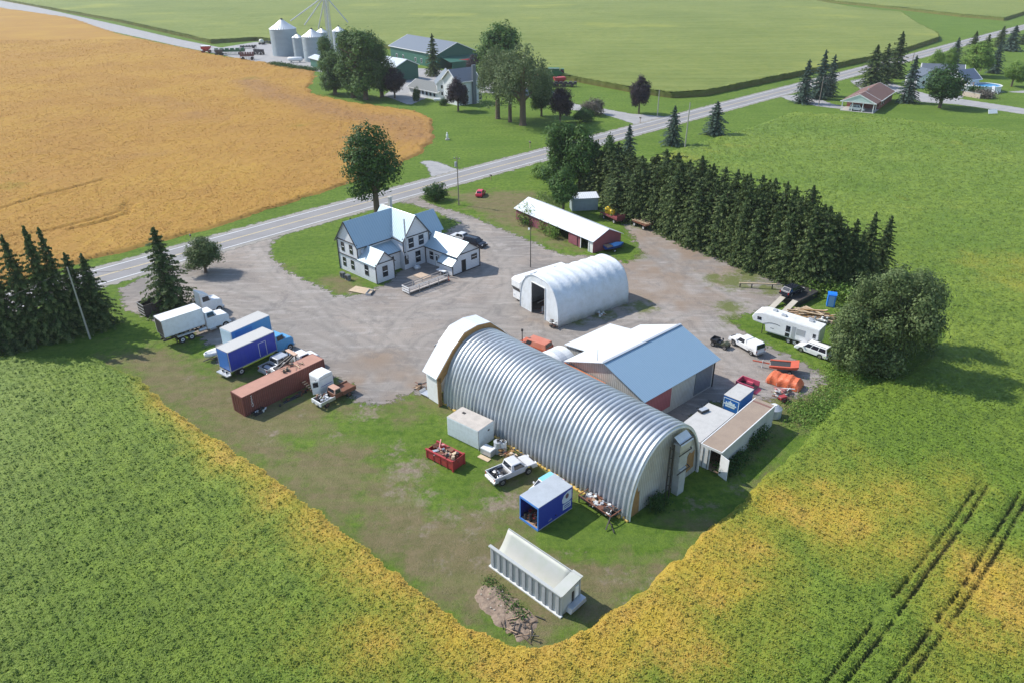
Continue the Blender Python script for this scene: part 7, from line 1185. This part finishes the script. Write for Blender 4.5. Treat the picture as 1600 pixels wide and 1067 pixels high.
def wire(a, b, sag, label):
    mb = MB(); pts = [a.lerp(b, i/14)+Vector((0, 0, -4*sag*(i/14)*(1-i/14))) for i in range(15)]; c = pts[0].copy(); [mb.bar(pts[i]-c, pts[i+1]-c, .035, .035, darkmetal) for i in range(14)]; tag(mb.build('overhead_wire', loc=tuple(c)), label, 'wire')
wire(w1_, G(-160, 520, 9), .8, 'thin dark wire running left from the leaning timber pole'); wire(w1_, G(205, 420, 7.5), .5, 'thin dark wire running right from the leaning timber pole towards the road')
for b, lab, m_ in (((299,377), 'small dark mailbox on the far verge opposite the yard', darkmetal), ((767,282), 'black mailbox on a post by the front lawn', blackp), ((828,232), 'dark mailbox on the verge below the willows', darkmetal), ((1000,193), 'small dark post box at the farm driveway', darkmetal), ((900,205), 'short post near the driveway shrubs', darkmetal)):
    t = thing('mailbox', lab, 'mailbox', tuple(G(*b)), D(30)); s_ = 1 if b[1] > 250 else 1.4; mb = MB(); mb.bar((0, 0, 0), (0, 0, 1.1*s_), .12, .12, wood); mb.build('post', t); mb = MB(); mb.prism([(-.15, 1.1*s_), (.15, 1.1*s_), (.15, 1.3*s_), (0, 1.42*s_), (-.15, 1.3*s_)], -.35, .35, m_); mb.build('box', t)
t = thing('lawn_statue', 'small white statue on a plinth on the far lawn', 'statue', tuple(G(699, 219)), 0); mb = MB(); mb.bx(-.6, .6, -.6, .6, 0, .3, concrete); mb.build('plinth', t); mb = MB(); mb.rings([[(r_*math.cos(2*math.pi*i/10), r_*math.sin(2*math.pi*i/10), z) for i in range(10)] for r_, z in ((.35, .3), (.3, 1.0), (.36, 1.5), (.15, 1.8), (.2, 2.0), (.12, 2.25))], white); mb.build('figure', t, smooth=True)
# grain bins
binm = striped('corrugated_bin', (.36, .42, .46), (.25, .3, .34), 'Z', .6, .45, .35, .2, .05)
def grainbin(b, hw, te, tt, label):
    g = G(*b); r = MPP(b)*hw; h = HT(b, te); t = thing('grain_bin', label, 'grain bin', (g.x, g.y+r, 0), 0, None); n_ = 32; h2 = h+r*.62; mb = MB(); mb.cyl((0, 0, 0), (0, 0, h), r, binm, n=n_, cap=False); mb.build('wall', t, smooth=True)
    mb = MB(); R = []; 
    for rr_, z in ((r*1.02, h-.05), (r*.55, h+(h2-h)*.47), (r*.1, h2)): R.append([(rr_*math.cos(2*math.pi*i/64), rr_*math.sin(2*math.pi*i/64), z+(.14 if i % 2 else 0)*rr_/r) for i in range(64)])
    mb.rings(R, paint('bin_roof', (.55, .58, .6), .4, .4, .2)); mb.build('roof', t); mb = MB(); mb.cyl((0, 0, h2), (0, 0, h2+.7), r*.11, darkmetal, r1=r*.07); mb.build('cap', t)
    mb = MB(); mb.bar((-r-.1, -.2, 0), (-r-.1, -.2, h), .12, .12, silver); [mb.bx(-r-.3, -r-.05, -.5, .1, z, z+.06, silver) for z in np.arange(.6, h, .9)]; mb.build('ladder', t); return t
grainbin((442,89), 20, 47, 26, 'big round steel grain bin standing left of the others'); grainbin((467,92), 8, 60, 46, 'slim steel bin just right of the big bin'); grainbin((489,98), 16, 59, 42, 'front steel bin with bright cone roof'); grainbin((505,88), 9, 52, 38, 'small steel bin showing behind the front bin'); grainbin((531,84), 10, 50, 34, 'steel bin half hidden by the poplar clump')
b = (510, 96); g = G(*b); Ht_ = HT(b, -14); t = thing('elevator_leg', 'tall steel grain elevator leg with slanting spouts above the bins', 'grain elevator', (g.x, g.y+14, 0), 0); Ht_ = 34; s_ = 1.1
mb = MB(); [mb.bar((x, y, 0), (x, y, Ht_), .25, .25, silver) for x in (-s_, s_) for y in (-s_, s_)]; [mb.bar((x, -s_, z), (-x, -s_, z+3), .12, .12, silver) for z in range(0, Ht_-3, 3) for x in (-s_, s_)]; mb.build('tower', t); mb = MB(); mb.bx(-.35, .35, -.5, .5, 0, Ht_+3, dirtywhite); mb.build('leg_casing', t); mb = MB(); mb.bx(-1.3, 1.3, -1, 1, Ht_-3, Ht_-1, silver); mb.build('head_box', t)
for dx, dz in ((-20, 16), (-13, 14), (-6, 12), (10, 15)): mb = MB(); mb.cyl((0, 0, Ht_-4), (dx, 2, dz+2), .28, silver, n=8); mb.build('spout', t)
t = thing('propane_tank', 'long white gas tank lying in front of the bins', 'tank', tuple(G(462, 98)), 0); mb = MB(); r_ = 1.1; mb.rings([[(x, q*math.cos(2*math.pi*i/16), 1.6+q*math.sin(2*math.pi*i/16)) for i in range(16)] for x, q in ((-3.9, .1), (-3.7, .7), (-3.2, 1.05), (3.2, 1.05), (3.7, .7), (3.9, .1))], white); mb.build('shell', t, smooth=True); mb = MB(); [mb.bx(x-.2, x+.2, -.8, .8, 0, .7, concrete) for x in (-2.2, 2.2)]; mb.build('saddles', t)
# hedge line
t = shrubs('hedge', 'low ragged hedge between the farmyard and the ripe field', 'hedge', [(430,102),(445,105),(460,108),(475,109),(488,111),(452,106),(438,104)], 1.6, 1.6, LM['dark'], 4000, 20, .3)
# buildings of the far farm
grn = striped('dark_green_siding', (.03, .13, .09), (.02, .1, .07), 'X', .6, .6, 0, .2, .02); gry = paint('grey_metal_roof', (.12, .14, .17), .5, .2, .2)
def house(name, label, cat, p0, p1, depth, he, hr, wm_, rm_, wins=(), trim=white, over=.6, gablewins=()):
    "p0-p1 front ground corners left to right; depth runs away from the camera"
    a, b = G(*p0), G(*p1); yw = YW(a, b); L = (b-a).length; t = thing(name, label, cat, tuple(a), yw); mb = MB(); mb.bx(0, L, 0, depth, 0, he, wm_); 
    mb.prism([(.003, he), (depth-.003, he), (depth/2, hr-.05)], .002, L-.002, wm_, 'x'); mb.build('wall', t); mb = MB(); gable_roof(mb, -over, L+over, 0, depth, he, hr, over, .15, rm_); mb.build('roof', t)
    mb = MB(); k = (hr-he)/(depth/2); ze_ = he-over*k; mb.bar((-over, -over-.05, ze_), (L+over, -over-.05, ze_), .2, .3, trim)
    for x in (-over, L+over): mb.bar((x, -over, ze_+.02), (x, depth/2, hr+.02), .2, .3, trim); mb.bar((x, depth+over, ze_+.02), (x, depth/2, hr+.02), .2, .3, trim)
    mb.build('fascia', t)
    for x, z, w, h in wins:
        m = MB(); m.bx(x-w/2-.15, x+w/2+.15, -.08, -.002, z-.15, z+h+.15, trim); o = m.build('window', t); m = MB(); m.bx(x-w/2, x+w/2, -.12, -.082, z, z+h, glass); m.build('pane', o)
    for y, z, w, h in gablewins:
        m = MB(); m.bx(-.08, -.002, y-w/2-.15, y+w/2+.15, z-.15, z+h+.15, trim); o = m.build('window', t); m = MB(); m.bx(-.12, -.082, y-w/2, y+w/2, z, z+h, glass); m.build('pane', o)
    return t, L
t, L = house('green_barn', 'long dark green barn with grey roof and white trim', 'barn', (611,92), (684,108), 22, 6.5, 11, grn, gry, [(7, 1.2, 1.4, 1.8), (14, 1.2, 1.4, 1.8), (27, 1.2, 1.4, 1.8), (33, 1.2, 1.2, 1.8)])
mb = MB(); mb.slab((L, 2, 5.2), (L+9, 2, 3.6), (L+9, 22, 3.6), (L, 22, 5.2), .2, grn); mb.build('lean_to_roof', t); mb = MB(); mb.bx(L+8.5, L+8.8, 3, 21, 0, 3.4, grn); mb.build('lean_to_wall', t)
house('green_shed', 'small green shed with pale roof behind the purple maple', 'shed', (588,122), (619,128), 12, 6, 8.5, grn, paint('pale_grey_roof2', (.45, .5, .54), .5, .2, .2), [(6, 1, 1.4, 1.6)]); house('green_shed', 'little green shed in front of the steel bins', 'shed', (486,104), (506,110), 6, 4.2, 5.2, grn, paint('pale_grey_roof2', (.45, .5, .54), .5, .2, .2))
wsid = striped('white_siding', (.72, .74, .75), (.6, .62, .64), 'Z', .35, .6, 0, .1, .01)
t, L = house('white_farmhouse', 'tall white farmhouse wing with grey roof behind the purple maple', 'house', (716,166), (749,161), 9, 8.5, 12, wsid, gry, [(9.5, 5, 1, 2), (12, 5, 1, 2), (3, 5, 1, 2), (4, 1.2, 1.2, 2), (10, 1.2, 1.2, 2)]); mb = MB(); mb.bx(L-3.2, L-1.8, -.9, -.002, 0, 13.5, gry); mb.build('chimney', t)
a = G(684,158); t = thing('white_house_gable', 'white gabled front wing of the far farmhouse with small attic windows', 'house', (a.x, a.y, 0), D(8)); mb = MB(); gw = 8.2; gd = 10; mb.bx(0, gw, 0, gd, 0, 6.2, wsid); mb.prism([(.003, 6.2), (gw-.003, 6.2), (gw/2, 10.2)], .002, gd, wsid); mb.build('wall', t); mb = MB(); gable_roof(mb, -.5, gd, 0, gw, 6.2, 10.2, .6, .15, gry, 'y'); mb.build('roof', t)
mb = MB(); k = 4/4.1; [mb.bar((x0_, -.55, z0_), (gw/2, -.55, 10.3), .15, .35, white) for x0_, z0_ in ((-.6, 5.7), (gw+.6, 5.7))]; mb.build('fascia', t)
for x, z in ((3.3, 6.6), (4.9, 6.6), (1.8, 1.8), (5.8, 1.8), (1.8, 4.2), (5.8, 4.2)): m = MB(); m.bx(x-.5, x+.5, -.08, -.002, z, z+1.5, white); o = m.build('window', t); m = MB(); m.bx(x-.35, x+.35, -.12, -.082, z+.15, z+1.35, glass); m.build('pane', o)
house('low_wing', 'low white wing with grey roof and a row of windows joined to the far farmhouse', 'house', (640,148), (685,158), 8, 3.2, 5.4, wsid, paint('grey_shingle_far', (.16, .17, .17), .9), [(4, 1.2, 1.2, 1.2), (7, 1.2, 1.2, 1.2), (9.5, 1.2, 1.2, 1.2), (12, 1.2, 1.2, 1.2), (14.5, 1.2, 1.2, 1.2), (17, 1.2, 1.2, 1.2)])
t = thing('septic_lid', 'small white tank beside the round shrub', 'tank', tuple(G(684, 160)), 0); mb = MB(); mb.rings([[(x, q*math.cos(2*math.pi*i/12), .9+q*math.sin(2*math.pi*i/12)) for i in range(12)] for x, q in ((-1.5, .2), (-1.2, .6), (1.2, .6), (1.5, .2))], white); mb.build('shell', t); mb = MB(); [mb.bx(x-.1, x+.1, -.4, .4, 0, .4, silver) for x in (-.9, .9)]; mb.build('feet', t)
# farm machines
redm = paint('implement_red', (.42, .02, .025), .5, dirt=.3); grm = paint('implement_green', (.02, .12, .04), .5, dirt=.3); drk = paint('implement_dark', (.06, .045, .05), .6, dirt=.3)
def hopperwagon(b, yaw, label, m, top=None, k=1.0):
    t = thing('grain_wagon', label, 'wagon', tuple(G(*b)), yaw); mb = MB(); mb.rings([[(x*sx, y*sx, z) for x, y in ((-2.6*k, -1.6*k), (2.6*k, -1.6*k), (2.6*k, 1.6*k), (-2.6*k, 1.6*k))] for sx, z in ((.35, 1.1*k), (1, 2.5*k), (1, 3.7*k))], m); mb.build('hopper', t)
    if top: mb = MB(); mb.bx(-2.6*k, 2.6*k, -1.6*k, 1.6*k, 3.72*k, 3.9*k, top); mb.build('cover', t)
    mb = MB(); mb.bar((-3.2*k, 0, 1), (5.2*k, 0, .8), .25, .25, drk); [mb.bar((x, -1.3, .7), (x, 1.3, .7), .25, .25, drk) for x in (-1.8*k, 1.8*k)]; mb.build('running_gear', t)
    for x in (-1.8*k, 1.8*k): [wheel(t, x, s*1.5, .75*k, .5, m, s) for s in (-1, 1)]
def toolbar(b, yaw, label, m, L=12, h=3.0, wheels=True):
    t = thing('field_implement', label, 'implement', tuple(G(*b)), yaw); mb = MB(); mb.bx(-L/2, L/2, -.9, -.5, h*.45, h*.6, m); mb.bx(-L/2, L/2, .5, .9, h*.45, h*.6, m); [mb.bx(x-.15, x+.15, -.5, .5, h*.46, h*.58, m) for x in np.linspace(-L/2+.3, L/2-.3, 5)]; mb.build('frame', t)
    mb = MB(); rr = random.Random(int(b[0])); [mb.bar((x, -.9, .2), (x+rr.uniform(-.3, .3), .9, h*rr.uniform(.7, 1.0)), .18, .18, rr.choice([m, drk, drk])) for x in np.linspace(-L/2, L/2, int(L*1.5))]; mb.build('tines', t); mb = MB(); mb.bx(-L/2, L/2, -.6, .6, h*.62, h*.72, m); [mb.bx(x, x+L/9, -.7, .7, h*.7, h*.95, m) for x in np.linspace(-L/2, L/2-L/9, 6)]; mb.build('seed_boxes', t)
    if wheels: [wheel(t, x, s*1.3, .7, .4, drk, s) for x in (-L/3, L/3) for s in (-1, 1)]
hopperwagon((323,83), D(8), 'dark red wagon with white cover at the end of the lane', redm, white, .95); toolbar((360,86), D(4), 'long dark green implement with folded wings beside the ripe field', grm, 16, 3.6); hopperwagon((343,87), D(10), 'dark red hopper end of the parked implement row', drk, None, .8); toolbar((387,94), D(10), 'reddish brown square implement nearest the ripe field', paint('implement_brown', (.16, .05, .05), .6), 7, 4.0); toolbar((405,86), D(-20), 'small dark harrow with raised arm on the farm gravel', drk, 6, 3.0); toolbar((388,76), D(14), 'dark tillage frame on the gravel beside the corn', drk, 9, 1.8); toolbar((418,69), D(10), 'black frame close to the big bin', blackp, 6, 1.6)
t = thing('sprayer_tank', 'pale domed tank on wheels between corn and big bin', 'tank', tuple(G(409, 70)), 0); mb = MB(); mb.rings([[(q*math.cos(2*math.pi*i/14), q*math.sin(2*math.pi*i/14), z) for i in range(14)] for q, z in ((1.3, 1.0), (1.5, 1.8), (1.3, 2.6), (.5, 3.1))], paint('cream_plastic', (.6, .6, .5), .5)); mb.build('tank', t, smooth=True); [wheel(t, x, s*1.2, .6, .4, drk, s) for x in (-1, 1) for s in (-1, 1)]
hopperwagon((727,107), D(5), 'bright red wagon behind the green barn end', redm, None, 1.1); hopperwagon((722,118), D(12), 'red implement cart under the barn lean-to', redm, None, .6)
hopperwagon((833,130), D(70), 'red wagon half hidden by the widest willow', redm, None, .9); hopperwagon((874,134), D(15), 'red hopper wagon right of the willows', redm, None, .9); toolbar((880,136), D(-8), 'dark wide header standing by the red hopper wagon', drk, 11, 2.2)
t = thing('combine_harvester', 'dark green combine harvester at the edge of the corn', 'harvester', tuple(G(868, 124)), D(-8)); mb = MB(); mb.prism([(-4, 1.0), (3.2, 1.0), (3.4, 2.6), (2.2, 3.6), (-3.6, 3.8), (-4.2, 2.6)], -1.6, 1.6, grm); mb.build('body', t, bevel=.1); mb = MB(); mb.bx(-3.4, 1.6, -1.5, 1.5, 3.82, 4.6, grm); mb.bx(-3.4, 1.6, -1.55, -1.502, 4.4, 4.6, white); mb.build('grain_tank', t); cabin(t, 2.0, 3.8, 2.1, 3.6, 2.6, 4.3, 1.2, 1.1, grm, 'cab', wins=((.1, .9),)); [wheel(t, 2.0, s*1.7, .95, .7, paint('wheel_yellow', (.6, .45, .03), .5), s) for s in (-1, 1)]; [wheel(t, -3, s*1.5, .6, .4, paint('wheel_yellow', (.6, .45, .03), .5), s) for s in (-1, 1)]
# ---------------- houses on the right
brick = paint('red_brick', (.24, .09, .07), .85, 0, .4, dc=(.14, .07, .05), sc=2); brr = paint('brown_shingles', (.16, .085, .07), .9, 0, .3)
bt_, L = house('brick_bungalow', 'small brick bungalow with brown roof and an open carport', 'bungalow', (1372,172), (1393,157), 10.5, 3.2, 5.6, brick, brr, [(4, 1.2, 1.2, 1.2), (7.5, 1.2, 1.2, 1.2)])
mb = MB(); gable_roof(mb, -8.0, -.6, 0, 10.5, 3.2, 5.6, .6, .15, brr); mb.build('carport_roof', bt_); mb = MB(); mb.bx(-8.1, -7.95, -.6, 11.1, 2.95, 3.15, white); [mb.bar((-8, y, 3.0), (-8, 5.25, 5.6), .12, .3, white) for y in (-.6, 11.1)]; mb.build('carport_fascia', bt_)
mb = MB(); mb.prism([(.1, 3.2), (10.4, 3.2), (5.25, 5.4)], -7.9, -7.8, paint('pale_green_board', (.5, .6, .56), .7), 'x'); mb.build('carport_gable', bt_)
for x, y in ((-7.8, .2), (-7.8, 3.6), (-7.8, 7), (-7.8, 10.3), (-4, .2)): mb = MB(); mb.bar((x, y, 0), (x, y, 3.1), .25, .25, white); mb.build('carport_post', bt_)
mb = MB(); mb.cyl((3, 5, 5.4), (3, 5, 6.3), .2, silver, n=8); mb.build('roof_vent', bt_); mb = MB(); mb.bx(-8.2, .0, -.2, 10.7, 0, .1, concrete); mb.build('carport_floor', bt_)
q = bt_.matrix_basis @ Vector((0, 0, 0)); cpos = bt_.location+Matrix.Rotation(bt_.rotation_euler.z, 3, 'Z') @ Vector((-6.2, 5.6, .1)); wagon('parked_car', 'white off road car under the bungalow carport', 'car', tuple(cpos), bt_.rotation_euler.z+D(90)+D(180), white, L=4.8, W=1.9, wb=2.9, H=1.95)
lgs = paint('pale_blue_siding', (.55, .62, .66), .6)
house('pale_house', 'pale house with grey roof and white gable behind the big dark maple', 'house', (1437,134), (1500,137), 10, 4.6, 7.8, lgs, gry, [(4, 1.4, 1.6, 1.6), (10, 1.4, 1.6, 1.6), (16, 1.4, 1.6, 1.6)]); a = G(1430,139); t = thing('pale_house_gable', 'white gabled end of the pale house left of the big dark maple', 'house', (a.x, a.y, 0), D(10)); mb = MB(); mb.bx(0, 12, 0, 7, 0, 4.0, wsid); mb.prism([(.003, 4.0), (11.997, 4.0), (6, 6.8)], .002, 7, lgs); mb.build('wall', t); mb = MB(); gable_roof(mb, -.6, 7, 0, 12, 4.0, 6.8, .7, .15, gry, 'y'); mb.build('roof', t)
for x in (3, 9): m = MB(); m.bx(x-.7, x+.7, -.08, -.002, 1.4, 3.0, white); o = m.build('window', t); m = MB(); m.bx(x-.55, x+.55, -.12, -.082, 1.55, 2.85, glass); m.build('pane', o)
house('garage', 'white garage with dark blue grey roof right of the big dark maple', 'garage', (1503,142), (1527,139), 8, 4.0, 7.0, wsid, paint('slate_blue_roof', (.09, .12, .18), .7), [(3, 1, 1.2, 1.4)])
t = thing('patio_umbrella', 'white folded tent on the drive beside the garage', 'tent', tuple(G(1506, 141)+Vector((0, -2, 0))), 0); mb = MB(); mb.rings([[(q*math.cos(2*math.pi*i/8), q*math.sin(2*math.pi*i/8), z) for i in range(8)] for q, z in ((2.0, 0), (1.6, 2.0), (.1, 3.6))], white); mb.build('canopy', t); mb = MB(); mb.cyl((0, 0, 3.5), (0, 0, 4.1), .08, darkmetal, n=8); mb.build('pole_tip', t)
t = thing('retaining_wall', 'low tan block wall between the garage drive and the pool', 'wall', tuple(G(1503, 150)), YAW((1503,150),(1530,155))); mb = MB(); l = (G(1530,155)-G(1503,150)).length; mb.bx(0, l, 0, .5, 0, 1.6, paint('tan_block', (.45, .37, .3), .85, 0, .3)); mb.build('wall', t); mb = MB(); mb.bx(-.05, l+.05, -.05, .55, 1.602, 1.75, concrete); mb.build('coping', t)
n = N('pool_water'); n.col(n.mix(n.rng(n.noise(.8, 3), .4, .6), (.03, .25, .55), (.06, .35, .65))); n.b.inputs['Roughness'].default_value = .08; n.bump(n.noise(2, 3), .05); g = G(1550, 146); t = thing('swimming_pool', 'round above ground pool with blue water and white rim', 'pool', (g.x, g.y+5.5, 0), 0); R_ = 5.6; mb = MB(); mb.cyl((0, 0, 0), (0, 0, 2.1), R_, wsid, n=36, cap=False); mb.build('wall', t, smooth=True); mb = MB(); mb.cyl((0, 0, 1.6), (0, 0, 1.75), R_-.05, n.m, n=36); mb.build('water', t); mb = MB(); mb.rings([[(q*math.cos(2*math.pi*i/36), q*math.sin(2*math.pi*i/36), z) for i in range(36)] for q, z in ((R_-.3, 2.1), (R_+.25, 2.1), (R_+.25, 2.25), (R_-.3, 2.25), (R_-.3, 2.1))], white, cap=False); mb.build('rim', t)
mb = MB(); mb.bar((-1, -R_-2, 0), (-.2, -R_-.1, 2.6), 1.0, .12, white); mb.bar((1, -R_-2, 0), (.4, -R_-.1, 2.6), .3, .12, white); mb.build('ladder', t)
t = thing('pool_deck', 'orange brown wooden deck with a gate behind the pool', 'deck', (g.x-7.5, g.y+8, 0), 0); odk = paint('orange_timber', (.5, .24, .08), .8); mb = MB(); mb.bx(-3.5, 3, -2.5, 2.5, 1.9, 2.1, odk); mb.build('deck', t); mb = MB(); [mb.bar((-3.5, y, z), (3, y, z), .08, .12, odk) for y in (-2.5, 2.5) for z in (2.6, 3.1)]; [mb.bar((x, y, 0), (x, y, 3.2), .15, .15, odk) for x in (-3.4, 0, 2.9) for y in (-2.45, 2.45)]; mb.build('railing', t)
shrubs('bush', 'golden flowering bushes between block wall and pool', 'bush', [(1533,153),(1539,151),(1543,154)], 1.4, 2.6, LM['mauve'], 1500, 31, .3); shrubs('bush', 'dark bushes in front of the garage door', 'bush', [(1520,146),(1526,147)], 1.4, 2.8, LM['dark'], 1200, 32, .3)
t = thing('lawn_board', 'small white tilted board lying on the far right lawn', 'board', tuple(G(1550, 179)), D(10)); mb = MB(); mb.slab((-1.8, -.5, .3), (1.6, -.5, .3), (1.9, .5, 1.5), (-1.4, .5, 1.5), .1, white); mb.build('panel', t); mb = MB(); [mb.bar((x, .4, 0), (x, .3, 1.2), .1, .1, silver) for x in (-1, 1.4)]; mb.build('leg', t)
wagon('parked_car', 'pale pink car parked beside the white gable of the pale house', 'car', tuple(G(1432, 137)), D(20), paint('pale_pink_paint', (.6, .45, .45), .4), L=4.5, W=1.8, wb=2.7, H=1.5, kind='sedan')
wagon('parked_car', 'white car at the edge of the picture behind the left spruces', 'car', tuple(G(2, 503)), D(60), white, L=4.6, W=1.85, wb=2.7, H=1.6)

# thin air: one closed box of haze round camera and land
m = bpy.data.materials.new('haze'); m.use_nodes = True; nt = m.node_tree; nt.nodes.remove(nt.nodes['Principled BSDF']); pv = nt.nodes.new('ShaderNodeVolumePrincipled'); pv.inputs['Color'].default_value = (.9, .93, .96, 1); pv.inputs['Density'].default_value = .0001; pv.inputs['Anisotropy'].default_value = .2
nt.links.new(pv.outputs[0], nt.nodes['Material Output'].inputs['Volume']); mb = MB(); mb.bx(-1600, 1600, -120, 2700, -1, 62, m); o = mb.build('haze'); o['kind'] = 'stuff'
